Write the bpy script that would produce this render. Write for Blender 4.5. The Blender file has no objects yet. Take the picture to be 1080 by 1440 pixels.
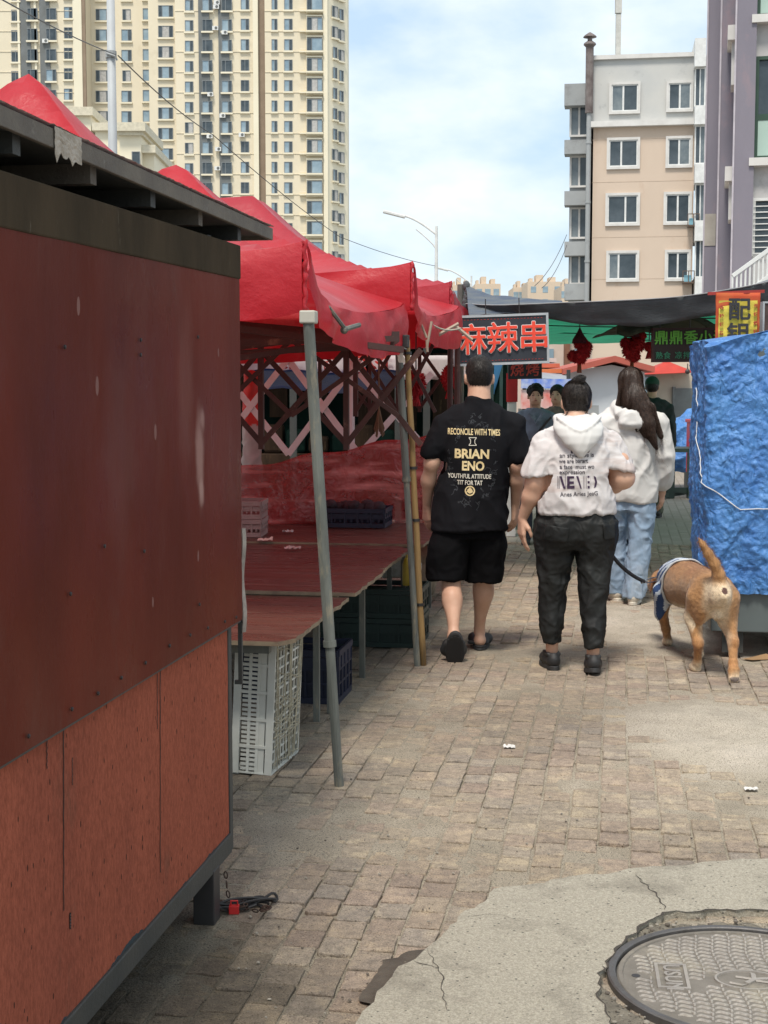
import bpy, bmesh, math, random
import numpy as np
from mathutils import Vector, Matrix, noise
from mathutils.bvhtree import BVHTree
from mathutils.geometry import tessellate_polygon
random.seed(7)
C = bpy.context.scene.collection
R = math.radians
# ------------------------------------------------------------------ camera
CAMZ = 1.57; F = 2000.0; PITCH = math.atan(175 / F)
cam = bpy.data.objects.new('camera', bpy.data.cameras.new('camera')); C.objects.link(cam)
cam.location = (0, 0, CAMZ); cam.rotation_euler = (math.pi / 2 - PITCH, 0, 0)
cam.data.sensor_fit = 'VERTICAL'; cam.data.sensor_height = 36; cam.data.lens = F / 1440 * 36
cam.data.clip_start = 0.05; cam.data.clip_end = 3000
bpy.context.scene.camera = cam
# ------------------------------------------------------------------ sky and sun
SUN_EL = 62; SUN_AZ = 197            # azimuth clockwise from +Y: behind the camera, to the left
world = bpy.data.worlds.new('World'); bpy.context.scene.world = world; world.use_nodes = True
nt = world.node_tree; N = nt.nodes; L = nt.links; N.clear()
out = N.new('ShaderNodeOutputWorld'); bg = N.new('ShaderNodeBackground')
sky = N.new('ShaderNodeTexSky'); sky.sky_type = 'NISHITA'; sky.sun_disc = False
sky.sun_elevation = R(SUN_EL); sky.sun_rotation = R(SUN_AZ); sky.dust_density = 2.0; sky.air_density = 1.0
tc = N.new('ShaderNodeTexCoord'); mp = N.new('ShaderNodeMapping'); mp.inputs['Scale'].default_value = (1, 1, 2.0)
mp.inputs['Location'].default_value = (0.35, 0.1, 0.42)
n1 = N.new('ShaderNodeTexNoise'); n1.inputs['Scale'].default_value = 4.6; n1.inputs['Detail'].default_value = 9; n1.inputs['Roughness'].default_value = 0.52
cr = N.new('ShaderNodeValToRGB'); cr.color_ramp.elements[0].position = 0.38; cr.color_ramp.elements[1].position = 0.62
cr.color_ramp.elements[0].color = (0, 0, 0, 1); cr.color_ramp.elements[1].color = (1, 1, 1, 1)
n2 = N.new('ShaderNodeTexNoise'); n2.inputs['Scale'].default_value = 11; n2.inputs['Detail'].default_value = 6
cc = N.new('ShaderNodeMix'); cc.data_type = 'RGBA'; cc.inputs['A'].default_value = (7.7, 8.6, 9.0, 1); cc.inputs['B'].default_value = (9.4, 9.4, 9.2, 1)
blue = N.new('ShaderNodeMix'); blue.data_type = 'RGBA'; blue.inputs['Factor'].default_value = 0.62; blue.inputs['B'].default_value = (6.2, 8.0, 9.7, 1)
mx = N.new('ShaderNodeMix'); mx.data_type = 'RGBA'
L.new(tc.outputs['Generated'], mp.inputs['Vector']); L.new(mp.outputs[0], n1.inputs['Vector']); L.new(mp.outputs[0], n2.inputs['Vector'])
L.new(n1.outputs['Fac'], cr.inputs['Fac']); L.new(n2.outputs['Fac'], cc.inputs['Factor'])
L.new(sky.outputs[0], blue.inputs['A']); L.new(cr.outputs['Color'], mx.inputs['Factor'])
L.new(blue.outputs['Result'], mx.inputs['A']); L.new(cc.outputs['Result'], mx.inputs['B'])
L.new(mx.outputs['Result'], bg.inputs['Color']); bg.inputs['Strength'].default_value = 0.08
L.new(bg.outputs[0], out.inputs['Surface'])
sd = bpy.data.lights.new('sun', 'SUN'); sd.energy = 2.3; sd.angle = R(13); sd.color = (1.0, 0.94, 0.85)
so = bpy.data.objects.new('sun', sd); C.objects.link(so)
a_, e_ = R(SUN_AZ), R(SUN_EL)
sdir = Vector((math.sin(a_) * math.cos(e_), math.cos(a_) * math.cos(e_), math.sin(e_)))
so.rotation_euler = sdir.to_track_quat('Z', 'Y').to_euler(); so.location = sdir * 40
vs = bpy.context.scene.view_settings
bpy.context.scene.display_settings.display_device = 'sRGB'
vs.view_transform = 'Standard'; vs.look = 'None'; vs.gamma = 1; vs.use_curve_mapping = False
vs.exposure = 0.7
cy = bpy.context.scene.cycles
cy.max_bounces = 8; cy.transparent_max_bounces = 12
# ------------------------------------------------------------------ placing helpers
def ray(px, py):
    a = (px - 540) / F; b = (720 - py) / F
    return Vector((a, math.cos(PITCH) + b * math.sin(PITCH), -math.sin(PITCH) + b * math.cos(PITCH)))
def P(px, py, Y):
    d = ray(px, py); return Vector((0, 0, CAMZ)) + d * (Y / d.y)
def G(px, py, z=0.0):
    d = ray(px, py); return Vector((0, 0, CAMZ)) + d * ((z - CAMZ) / d.z)
ST = math.atan(335 / F / 1.0038)
S_ = Vector((math.sin(ST), math.cos(ST), 0)); R_ = Vector((math.cos(ST), -math.sin(ST), 0))
def SP(u, v, z=0.0): return S_ * u + R_ * v + Vector((0, 0, z))
def uv(p): return p.dot(S_), p.dot(R_)
# ------------------------------------------------------------------ object helpers
def tag(o, label=None, cat=None, group=None, kind=None):
    if label: o['label'] = label
    if cat: o['category'] = cat
    if group: o['group'] = group
    if kind: o['kind'] = kind
    return o
def empty(name, loc=(0, 0, 0), rz=0.0, label=None, cat=None, group=None):
    o = bpy.data.objects.new(name, None); C.objects.link(o); o.location = loc; o.rotation_euler = (0, 0, rz)
    o.empty_display_size = 0.1
    return tag(o, label, cat, group)
def copy_tree(o, parent=None):
    c = o.copy(); C.objects.link(c)
    if parent: c.parent = parent
    for ch in list(o.children): copy_tree(ch, c)
    return c
class MB:
    def __init__(s): s.v = []; s.f = []; s.m = []
    def add(s, vs, fs, mi=0):
        b = len(s.v); s.v += [tuple(v) for v in vs]; s.f += [tuple(i + b for i in f) for f in fs]; s.m += [mi] * len(fs); return s
    def box(s, c, d, mi=0, rot=None, taper=None):
        hx, hy, hz = d[0] / 2, d[1] / 2, d[2] / 2; t = taper or 1.0
        pts = [Vector((x * (t if z > 0 else 1), y * (t if z > 0 else 1), z)) for z in (-hz, hz) for x, y in ((-hx, -hy), (hx, -hy), (hx, hy), (-hx, hy))]
        if rot is not None: pts = [rot @ p for p in pts]
        c = Vector(c)
        return s.add([p + c for p in pts], [(3, 2, 1, 0), (4, 5, 6, 7), (0, 1, 5, 4), (1, 2, 6, 5), (2, 3, 7, 6), (3, 0, 4, 7)], mi)
    def box2(s, a, b, mi=0):
        return s.box(((a[0] + b[0]) / 2, (a[1] + b[1]) / 2, (a[2] + b[2]) / 2), (abs(b[0] - a[0]), abs(b[1] - a[1]), abs(b[2] - a[2])), mi)
    def bar(s, a, b, w, t=None, mi=0, up=Vector((0, 0, 1))):
        a, b = Vector(a), Vector(b); d = b - a; ln = d.length; d.normalize(); t = t or w
        if abs(d.dot(up)) > 0.98: up = Vector((0, 1, 0))
        x = d.cross(up).normalized(); y = x.cross(d).normalized()
        m = Matrix((x, d, y)).transposed()
        return s.box((a + b) / 2, (w, ln, t), mi, m)
    def tube(s, pts, r, seg=8, mi=0, cap=True):
        pts = [Vector(p) for p in pts]; n = len(pts); rs = r if isinstance(r, (list, tuple)) else [r] * n
        rings = []; up = Vector((0, 0, 1)); px = None
        for i in range(n):
            d = (pts[min(i + 1, n - 1)] - pts[max(i - 1, 0)]).normalized()
            if px is None:
                x = d.cross(up if abs(d.z) < .95 else Vector((0, 1, 0))).normalized()
            else:
                x = (px - d * px.dot(d)).normalized()
            px = x; y = d.cross(x)
            rings += [pts[i] + (x * math.cos(2 * math.pi * k / seg) + y * math.sin(2 * math.pi * k / seg)) * rs[i] for k in range(seg)]
        fs = [(i * seg + k, i * seg + (k + 1) % seg, (i + 1) * seg + (k + 1) % seg, (i + 1) * seg + k) for i in range(n - 1) for k in range(seg)]
        if cap: fs += [tuple(range(seg))[::-1], tuple((n - 1) * seg + k for k in range(seg))]
        return s.add(rings, fs, mi)
    def lathe(s, c, prof, seg=16, mi=0, axis=None):
        c = Vector(c); m = axis or Matrix.Identity(3)
        vs = [c + m @ Vector((r * math.cos(2 * math.pi * k / seg), r * math.sin(2 * math.pi * k / seg), z)) for r, z in prof for k in range(seg)]
        n = len(prof)
        fs = [(i * seg + k, i * seg + (k + 1) % seg, (i + 1) * seg + (k + 1) % seg, (i + 1) * seg + k) for i in range(n - 1) for k in range(seg)]
        fs += [tuple(range(seg))[::-1], tuple((n - 1) * seg + k for k in range(seg))]
        return s.add(vs, fs, mi)
    def ball(s, c, r, seg=10, mi=0, sc=(1, 1, 1)):
        n = max(4, seg // 2 + 1)
        c = Vector(c); vs = []; fs = []
        for i in range(1, n):
            t = math.pi * i / n
            for k in range(seg):
                p = 2 * math.pi * k / seg
                vs.append(c + Vector((math.sin(t) * math.cos(p) * sc[0], math.sin(t) * math.sin(p) * sc[1], math.cos(t) * sc[2])) * r)
        vs += [c + Vector((0, 0, r * sc[2])), c - Vector((0, 0, r * sc[2]))]
        T = len(vs) - 2
        for i in range(n - 2):
            for k in range(seg): fs.append((i * seg + k, (i + 1) * seg + k, (i + 1) * seg + (k + 1) % seg, i * seg + (k + 1) % seg))
        for k in range(seg): fs.append((T, k, (k + 1) % seg)); fs.append((T + 1, (n - 2) * seg + (k + 1) % seg, (n - 2) * seg + k))
        return s.add(vs, fs, mi)
    def grid(s, fn, nu, nv, mi=0, flip=False):
        vs = [fn(i / nu, j / nv) for j in range(nv + 1) for i in range(nu + 1)]
        fs = []
        for j in range(nv):
            for i in range(nu):
                a = j * (nu + 1) + i; q = (a, a + 1, a + nu + 2, a + nu + 1)
                fs.append(q[::-1] if flip else q)
        return s.add(vs, fs, mi)
    def build(s, name, mats, parent=None, smooth=False, bevel=0, solid=0, loc=None, rz=None):
        me = bpy.data.meshes.new(name); me.from_pydata(s.v, [], s.f)
        mats = mats if isinstance(mats, (list, tuple)) else [mats]
        for m in mats: me.materials.append(m)
        if len(mats) > 1: me.polygons.foreach_set('material_index', s.m)
        if smooth: me.polygons.foreach_set('use_smooth', [True] * len(me.polygons))
        me.update()
        o = bpy.data.objects.new(name, me); C.objects.link(o)
        if parent: o.parent = parent
        if loc is not None: o.location = loc
        if rz is not None: o.rotation_euler = (0, 0, rz)
        if solid: md = o.modifiers.new('s', 'SOLIDIFY'); md.thickness = solid; md.offset = 0
        if bevel:
            md = o.modifiers.new('b', 'BEVEL'); md.width = bevel; md.segments = 2; md.limit_method = 'ANGLE'; md.angle_limit = R(50)
        return o
# ------------------------------------------------------------------ materials
def mk(name, c1, c2=None, scale=4.0, rough=0.7, bump=0.0, bscale=60.0, metal=0.0, c3=None, s3=1.2, t3=0.55, transl=0.0, stretch=(1, 1, 1), spec=0.5,
       attr=None, rvar=0.0, sheen=0.0, coat=0.0, alpha=1.0, spots=None, bdist=0.01, detail=6, grain=None):
    m = bpy.data.materials.new(name); m.use_nodes = True; nt = m.node_tree; N = nt.nodes; L = nt.links
    b = N['Principled BSDF']; b.inputs['Roughness'].default_value = rough; b.inputs['Metallic'].default_value = metal
    b.inputs['Specular IOR Level'].default_value = spec
    if coat: b.inputs['Coat Weight'].default_value = coat; b.inputs['Coat Roughness'].default_value = 0.15
    if sheen: b.inputs['Sheen Weight'].default_value = sheen
    tc = N.new('ShaderNodeTexCoord'); mp = N.new('ShaderNodeMapping'); mp.inputs['Scale'].default_value = stretch
    L.new(tc.outputs['Object'], mp.inputs['Vector']); vec = mp.outputs[0]
    def noise_(sc, det=6, rg=0.6):
        n = N.new('ShaderNodeTexNoise'); n.inputs['Scale'].default_value = sc; n.inputs['Detail'].default_value = det; n.inputs['Roughness'].default_value = rg
        L.new(vec, n.inputs['Vector']); return n.outputs['Fac']
    def ramp(src, a, bb):
        r = N.new('ShaderNodeMapRange'); r.inputs['From Min'].default_value = a; r.inputs['From Max'].default_value = bb
        L.new(src, r.inputs['Value']); return r.outputs[0]
    def mix(f, a, bb, mode='MIX'):
        x = N.new('ShaderNodeMix'); x.data_type = 'RGBA'; x.blend_type = mode
        for k, val in (('Factor', f), ('A', a), ('B', bb)):
            if hasattr(val, 'is_output'): L.new(val, x.inputs[k])
            elif k == 'Factor': x.inputs[k].default_value = val
            else: x.inputs[k].default_value = (*val[:3], 1)
        return x.outputs['Result']
    c2 = c2 or tuple(x * 0.8 for x in c1)
    col = mix(ramp(noise_(scale, detail), 0.35, 0.65), c1, c2)
    if c3: col = mix(ramp(noise_(s3, 8, 0.7), t3, t3 + 0.12), col, c3)
    if spots:
        sc, th, scol = spots
        v = N.new('ShaderNodeTexVoronoi'); v.inputs['Scale'].default_value = sc; L.new(vec, v.inputs['Vector'])
        nn = noise_(sc * 0.4, 3)
        mm = N.new('ShaderNodeMath'); mm.operation = 'LESS_THAN'; L.new(v.outputs['Distance'], mm.inputs[0])
        m2 = N.new('ShaderNodeMath'); m2.operation = 'MULTIPLY'; m2.inputs[1].default_value = th; L.new(nn, m2.inputs[0]); L.new(m2.outputs[0], mm.inputs[1])
        col = mix(mm.outputs[0], col, scol)
    if grain:
        gs, lo, hi = grain; gr = N.new('ShaderNodeMapRange'); gr.inputs['From Min'].default_value = .33; gr.inputs['From Max'].default_value = .67; gr.inputs['To Min'].default_value = lo; gr.inputs['To Max'].default_value = hi
        L.new(noise_(gs, 2, .8), gr.inputs['Value']); gc = N.new('ShaderNodeCombineColor'); 
        for q_ in range(3): L.new(gr.outputs[0], gc.inputs[q_])
        col = mix(1.0, col, gc.outputs[0], 'MULTIPLY')
    if attr:
        at = N.new('ShaderNodeAttribute'); at.attribute_name = attr
        col = mix(1.0, col, at.outputs['Color'], 'MULTIPLY')
    L.new(col, b.inputs['Base Color'])
    if rvar:
        r = N.new('ShaderNodeMapRange'); r.inputs['From Min'].default_value = .35; r.inputs['From Max'].default_value = .65
        r.inputs['To Min'].default_value = max(.05, rough - rvar); r.inputs['To Max'].default_value = min(1, rough + rvar)
        L.new(noise_(scale * 1.7), r.inputs['Value']); L.new(r.outputs[0], b.inputs['Roughness'])
    if bump:
        bp = N.new('ShaderNodeBump'); bp.inputs['Strength'].default_value = bump; bp.inputs['Distance'].default_value = bdist
        L.new(noise_(bscale, 8, 0.65), bp.inputs['Height']); L.new(bp.outputs[0], b.inputs['Normal'])
    last = b.outputs[0]; o = N['Material Output']
    if transl:
        t = N.new('ShaderNodeBsdfTranslucent'); L.new(col, t.inputs['Color'])
        s = N.new('ShaderNodeMixShader'); s.inputs[0].default_value = transl; L.new(last, s.inputs[1]); L.new(t.outputs[0], s.inputs[2]); last = s.outputs[0]
    if alpha < 1:
        t = N.new('ShaderNodeBsdfTransparent'); s = N.new('ShaderNodeMixShader'); s.inputs[0].default_value = alpha
        L.new(t.outputs[0], s.inputs[1]); L.new(last, s.inputs[2]); last = s.outputs[0]
    L.new(last, o.inputs['Surface'])
    return m
M = {}
M['white'] = mk('white_paint', (.72, .72, .70), (.6, .6, .58), rough=.6)
M['black'] = mk('black_metal', (.02, .02, .02), (.035, .03, .03), rough=.5)
M['glass'] = mk('window_glass', (.035, .05, .06), (.08, .10, .115), scale=.9, rough=.12, spec=.45)
M['glass_blue'] = mk('sky_glass', (.17, .25, .31), (.30, .39, .44), scale=.6, rough=.1, spec=.8)
M['curtain'] = mk('curtain', (.35, .34, .32), (.5, .48, .45), scale=3, rough=.5)
# ------------------------------------------------------------------ signed distance bodies
class SDF:
    def __init__(s, lo, hi, h):
        s.lo = np.array(lo, float); s.h = h
        s.n = np.ceil((np.array(hi) - s.lo) / h).astype(int) + 1
        s.F = np.full(tuple(s.n), 1.0, np.float32)
        s.ax = [s.lo[i] + h * np.arange(s.n[i]) for i in range(3)]
    def _sub(s, lo, hi, pad):
        i0 = [max(0, int((lo[i] - pad - s.lo[i]) / s.h)) for i in range(3)]
        i1 = [min(s.n[i], int((hi[i] + pad - s.lo[i]) / s.h) + 2) for i in range(3)]
        if any(i1[i] <= i0[i] for i in range(3)): return None
        sl = tuple(slice(i0[i], i1[i]) for i in range(3))
        X = s.ax[0][sl[0]][:, None, None]; Y = s.ax[1][sl[1]][None, :, None]; Z = s.ax[2][sl[2]][None, None, :]
        return sl, X, Y, Z
    def _merge(s, sl, d, k, sub=False):
        A = s.F[sl]
        if sub:
            d = -d
            if k > 0:
                h = np.clip(.5 - .5 * (A - d) / k, 0, 1); s.F[sl] = A + (d - A) * h + k * h * (1 - h)
            else: s.F[sl] = np.maximum(A, d)
            return
        if k > 0:
            h = np.clip(.5 + .5 * (A - d) / k, 0, 1); s.F[sl] = A + (d - A) * h - k * h * (1 - h)
        else: s.F[sl] = np.minimum(A, d)
    def cap(s, a, b, ra, rb=None, k=.02, sc=(1, 1, 1), sub=False):
        rb = ra if rb is None else rb; a = np.array(a, float); b = np.array(b, float)
        rm = max(ra, rb) * max(sc)
        q = s._sub(np.minimum(a, b) - rm, np.maximum(a, b) + rm, k + .03)
        if q is None: return s
        sl, X, Y, Z = q; d = b - a; dd = max(d @ d, 1e-12)
        t = np.clip(((X - a[0]) * d[0] + (Y - a[1]) * d[1] + (Z - a[2]) * d[2]) / dd, 0, 1)
        D = np.sqrt(((X - a[0] - t * d[0]) / sc[0]) ** 2 + ((Y - a[1] - t * d[1]) / sc[1]) ** 2 + ((Z - a[2] - t * d[2]) / sc[2]) ** 2) - (ra + (rb - ra) * t)
        s._merge(sl, D.astype(np.float32), k, sub); return s
    def ell(s, c, r, k=.02, sub=False, rot=None):
        c = np.array(c, float); rm = max(r)
        q = s._sub(c - rm, c + rm, k + .03)
        if q is None: return s
        sl, X, Y, Z = q; x = X - c[0]; y = Y - c[1]; z = Z - c[2]
        if rot is not None:
            m = np.array(rot.inverted() if isinstance(rot, Matrix) else rot)
            x, y, z = m[0][0] * x + m[0][1] * y + m[0][2] * z, m[1][0] * x + m[1][1] * y + m[1][2] * z, m[2][0] * x + m[2][1] * y + m[2][2] * z
        k0 = np.sqrt((x / r[0]) ** 2 + (y / r[1]) ** 2 + (z / r[2]) ** 2) + 1e-6
        k1 = np.sqrt((x / r[0] ** 2) ** 2 + (y / r[1] ** 2) ** 2 + (z / r[2] ** 2) ** 2) + 1e-6
        s._merge(sl, (k0 * (k0 - 1) / k1).astype(np.float32), k, sub); return s
    def loft(s, prof, k=.02, pw=2.0, cap=.01):
        # prof rows: z, cx, cy, rx, ry
        p = np.array(sorted(prof), float); zt = p[:, 0]
        rm = max(p[:, 3].max(), p[:, 4].max())
        lo = [p[:, 1].min() - rm, p[:, 2].min() - rm, zt[0]]; hi = [p[:, 1].max() + rm, p[:, 2].max() + rm, zt[-1]]
        q = s._sub(lo, hi, k + .03)
        if q is None: return s
        sl, X, Y, Z = q; z = Z.ravel()
        def it(col):
            fine = np.linspace(zt[0], zt[-1], 200); v = np.interp(fine, zt, p[:, col])
            w = np.hanning(23); w /= w.sum(); vp = np.pad(v, 11, mode='edge'); v = np.convolve(vp, w, 'valid')
            return np.interp(z, fine, v)[None, None, :]
        cx, cy_, rx, ry = it(1), it(2), it(3), it(4)
        e = (np.abs((X - cx) / rx) ** pw + np.abs((Y - cy_) / ry) ** pw) ** (1 / pw)
        D = (e - 1) * np.minimum(rx, ry) 
        D = np.maximum(D, np.maximum(zt[0] - Z, Z - zt[-1]))
        s._merge(sl, D.astype(np.float32), k); return s
    def lofty(s, prof, k=.02, pw=2.0):
        # prof rows: y, cx, cz, rx, rz, round ends
        p = np.array(sorted(prof), float); yt = p[:, 0]; rm = max(p[:, 3].max(), p[:, 4].max())
        q = s._sub([p[:, 1].min() - rm, yt[0] - rm, p[:, 2].min() - rm], [p[:, 1].max() + rm, yt[-1] + rm, p[:, 2].max() + rm], k + .03)
        sl, X, Y, Z = q; y = Y.ravel()
        def it(col):
            fine = np.linspace(yt[0], yt[-1], 300); v = np.interp(fine, yt, p[:, col]); w = np.hanning(41); w /= w.sum()
            v = np.convolve(np.pad(v, 20, mode='edge'), w, 'valid'); return np.interp(y, fine, v)[None, :, None]
        cx, cz, rx, rz = it(1), it(2), it(3), it(4)
        e = (np.abs((X - cx) / rx) ** pw + np.abs((Z - cz) / rz) ** pw) ** (1 / pw)
        over = np.maximum(yt[0] - Y, Y - yt[-1]); D = (e - 1) * np.minimum(rx, rz)
        D = np.where(over > 0, np.sqrt(np.maximum(D + rm, 0) ** 2 + over ** 2) - rm, D)
        s._merge(sl, D.astype(np.float32), k); return s
    def cut(s, pt, n):
        # remove everything on the side the normal points to
        n = np.array(n, float); n /= np.linalg.norm(n); pt = np.array(pt, float)
        X = s.ax[0][:, None, None]; Y = s.ax[1][None, :, None]; Z = s.ax[2][None, None, :]
        D = (X - pt[0]) * n[0] + (Y - pt[1]) * n[1] + (Z - pt[2]) * n[2]
        s.F = np.maximum(s.F, D.astype(np.float32)); return s
    def cut_near(s, pt, n, rad):
        n = np.array(n, float); n /= np.linalg.norm(n); pt = np.array(pt, float)
        q = s._sub(pt - rad, pt + rad, 0)
        if q is None: return s
        sl, X, Y, Z = q
        D = (X - pt[0]) * n[0] + (Y - pt[1]) * n[1] + (Z - pt[2]) * n[2]
        rr = np.sqrt((X - pt[0]) ** 2 + (Y - pt[1]) ** 2 + (Z - pt[2]) ** 2)
        s.F[sl] = np.where(rr < rad, np.maximum(s.F[sl], D), s.F[sl]); return s
    def mesh(s):
        Fv = s.F; Fv[[0, -1]] = 1; Fv[:, [0, -1]] = 1; Fv[:, :, [0, -1]] = 1
        nx, ny, nz = Fv.shape; I = Fv < 0
        c = np.zeros((nx - 1, ny - 1, nz - 1), np.uint8)
        for a in (0, 1):
            for b in (0, 1):
                for d in (0, 1): c += I[a:nx - 1 + a, b:ny - 1 + b, d:nz - 1 + d]
        act = np.argwhere((c > 0) & (c < 8)); ids = np.full(c.shape, -1, np.int64); ids[tuple(act.T)] = np.arange(len(act))
        acc = np.zeros((len(act), 3)); cnt = np.zeros(len(act))
        for axis in range(3):
            o1, o2 = [i for i in range(3) if i != axis]
            for a in (0, 1):
                for b in (0, 1):
                    off = np.zeros(3, int); off[o1] = a; off[o2] = b; p0 = act + off; off2 = off.copy(); off2[axis] = 1; p1 = act + off2
                    f0 = Fv[tuple(p0.T)]; f1 = Fv[tuple(p1.T)]; m = (f0 < 0) != (f1 < 0)
                    t = np.where(m, f0 / np.where(m, f0 - f1, 1), 0)
                    pt = p0.astype(float); pt[:, axis] += t
                    acc[m] += pt[m]; cnt[m] += 1
        V = s.lo + s.h * acc / cnt[:, None]; Q = []
        for axis in range(3):
            o1, o2 = [(1, 2), (2, 0), (0, 1)][axis]
            sl0 = [slice(None)] * 3; sl1 = [slice(None)] * 3; sl0[axis] = slice(0, -1); sl1[axis] = slice(1, None)
            a0 = I[tuple(sl0)]; a1 = I[tuple(sl1)]
            e = np.argwhere(a0 != a1); e = e[(e[:, o1] > 0) & (e[:, o2] > 0)]
            ins = a0[tuple(e.T)]
            def cid(d1, d2):
                q = e.copy(); q[:, o1] += d1; q[:, o2] += d2; return ids[tuple(q.T)]
            quad = np.stack([cid(-1, -1), cid(0, -1), cid(0, 0), cid(-1, 0)], 1)
            quad[~ins] = quad[~ins][:, ::-1]; Q.append(quad)
        Q = np.concatenate(Q); return V, Q
def join_vq(parts):
    V = []; Q = []; n = 0
    for v, q in parts: V.append(v); Q.append(q + n); n += len(v)
    return np.concatenate(V), np.concatenate(Q)
def normals_of(V, Q):
    n = np.cross(V[Q[:, 2]] - V[Q[:, 0]], V[Q[:, 3]] - V[Q[:, 1]]); N_ = np.zeros_like(V)
    for k in range(4): np.add.at(N_, Q[:, k], n)
    return N_ / (np.linalg.norm(N_, axis=1)[:, None] + 1e-12)
def np_mesh(name, V, Q, mat, parent=None, colors=None, smooth_it=0):
    if smooth_it:
        E = np.concatenate([Q[:, [0, 1]], Q[:, [1, 2]], Q[:, [2, 3]], Q[:, [3, 0]]])
        for _ in range(smooth_it):
            A = np.zeros_like(V); c = np.zeros(len(V)); np.add.at(A, E[:, 0], V[E[:, 1]]); np.add.at(c, E[:, 0], 1); V = V * .5 + .5 * A / np.maximum(c, 1)[:, None]
    me = bpy.data.meshes.new(name); me.vertices.add(len(V)); me.vertices.foreach_set('co', V.astype(np.float32).ravel())
    me.loops.add(len(Q) * 4); me.loops.foreach_set('vertex_index', Q.astype(np.int32).ravel())
    me.polygons.add(len(Q)); me.polygons.foreach_set('loop_start', (np.arange(len(Q)) * 4).astype(np.int32))
    me.update(calc_edges=True); me.validate()
    me.polygons.foreach_set('use_smooth', [True] * len(me.polygons))
    me.materials.append(mat)
    if colors is not None:
        at = me.color_attributes.new('col', 'FLOAT_COLOR', 'POINT'); at.data.foreach_set('color', np.c_[colors, np.ones(len(colors))].astype(np.float32).ravel())
    o = bpy.data.objects.new(name, me); C.objects.link(o)
    if parent: o.parent = parent
    return o
def wrinkle(V, Q, amp, scale, stretch=(1, 1, 1), seed=0, ridged=True):
    Nn = normals_of(V, Q); d = np.empty(len(V)); sx, sy, sz = (scale * q for q in stretch)
    for i, p in enumerate(V):
        w = noise.noise((p[0] * scale * .6 + seed, p[1] * scale * .6, p[2] * scale * .6 + 3)) * .7
        a = noise.noise((p[0] * sx + w + seed * 3.1, p[1] * sy + w, p[2] * sz + w * 1.5))
        b = noise.noise((p[0] * sx * 2.3 + 9, p[1] * sy * 2.3 + seed, p[2] * sz * 2.3 + w * 2))
        d[i] = (1 - abs(a) * 3.2 if ridged else a) + .45 * b
    return V + Nn * (d * amp)[:, None]
# ------------------------------------------------------------------ writing
def text_mb(s, size, extrude=0.002, offset=0.0, mat=None, mi=0, spacing=1.0, line=1.0, align='CENTER'):
    cu = bpy.data.curves.new('t', 'FONT'); cu.body = s; cu.size = size; cu.extrude = extrude; cu.offset = offset
    cu.align_x = align; cu.align_y = 'CENTER'; cu.space_character = spacing; cu.space_line = line; cu.resolution_u = 3
    o = bpy.data.objects.new('t', cu); C.objects.link(o)
    dg = bpy.context.evaluated_depsgraph_get(); me = bpy.data.meshes.new_from_object(o.evaluated_get(dg))
    vs = [v.co.copy() for v in me.vertices]; fs = [tuple(p.vertices) for p in me.polygons]
    C.objects.unlink(o); bpy.data.objects.remove(o); bpy.data.curves.remove(cu); bpy.data.meshes.remove(me)
    return vs, fs
def put_text(mb, s, size, at, extrude=0.002, offset=0.0, mi=0, rot=None, spacing=1.0, width=None, sx=1.0, line=1.0, align='CENTER'):
    vs, fs = text_mb(s, size, extrude, offset, spacing=spacing, line=line, align=align)
    if not vs: return mb
    if width:
        x0 = min(v.x for v in vs); x1 = max(v.x for v in vs); sx = width / (x1 - x0)
    r = rot or Matrix.Identity(3)
    at = Vector(at)
    return mb.add([at + r @ Vector((v.x * sx, -v.z, v.y)) for v in vs], fs, mi)

def bold_text(mb, s, size, at, grow, extrude=0.001, mi=0, step=.0004):
    """heavier strokes: the glyph laid down several times, each a hair off the last"""
    vs, fs = text_mb(s, size, extrude, 0); at = Vector(at); n = 0
    for k in range(9):
        a = k / 8 * 6.283; dx, dz = (0, 0) if k == 8 else (grow * math.cos(a), grow * math.sin(a))
        mb.add([at + Vector((v.x + dx, -v.z - k * step, v.y + dz)) for v in vs], fs, mi)
    return mb
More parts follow.
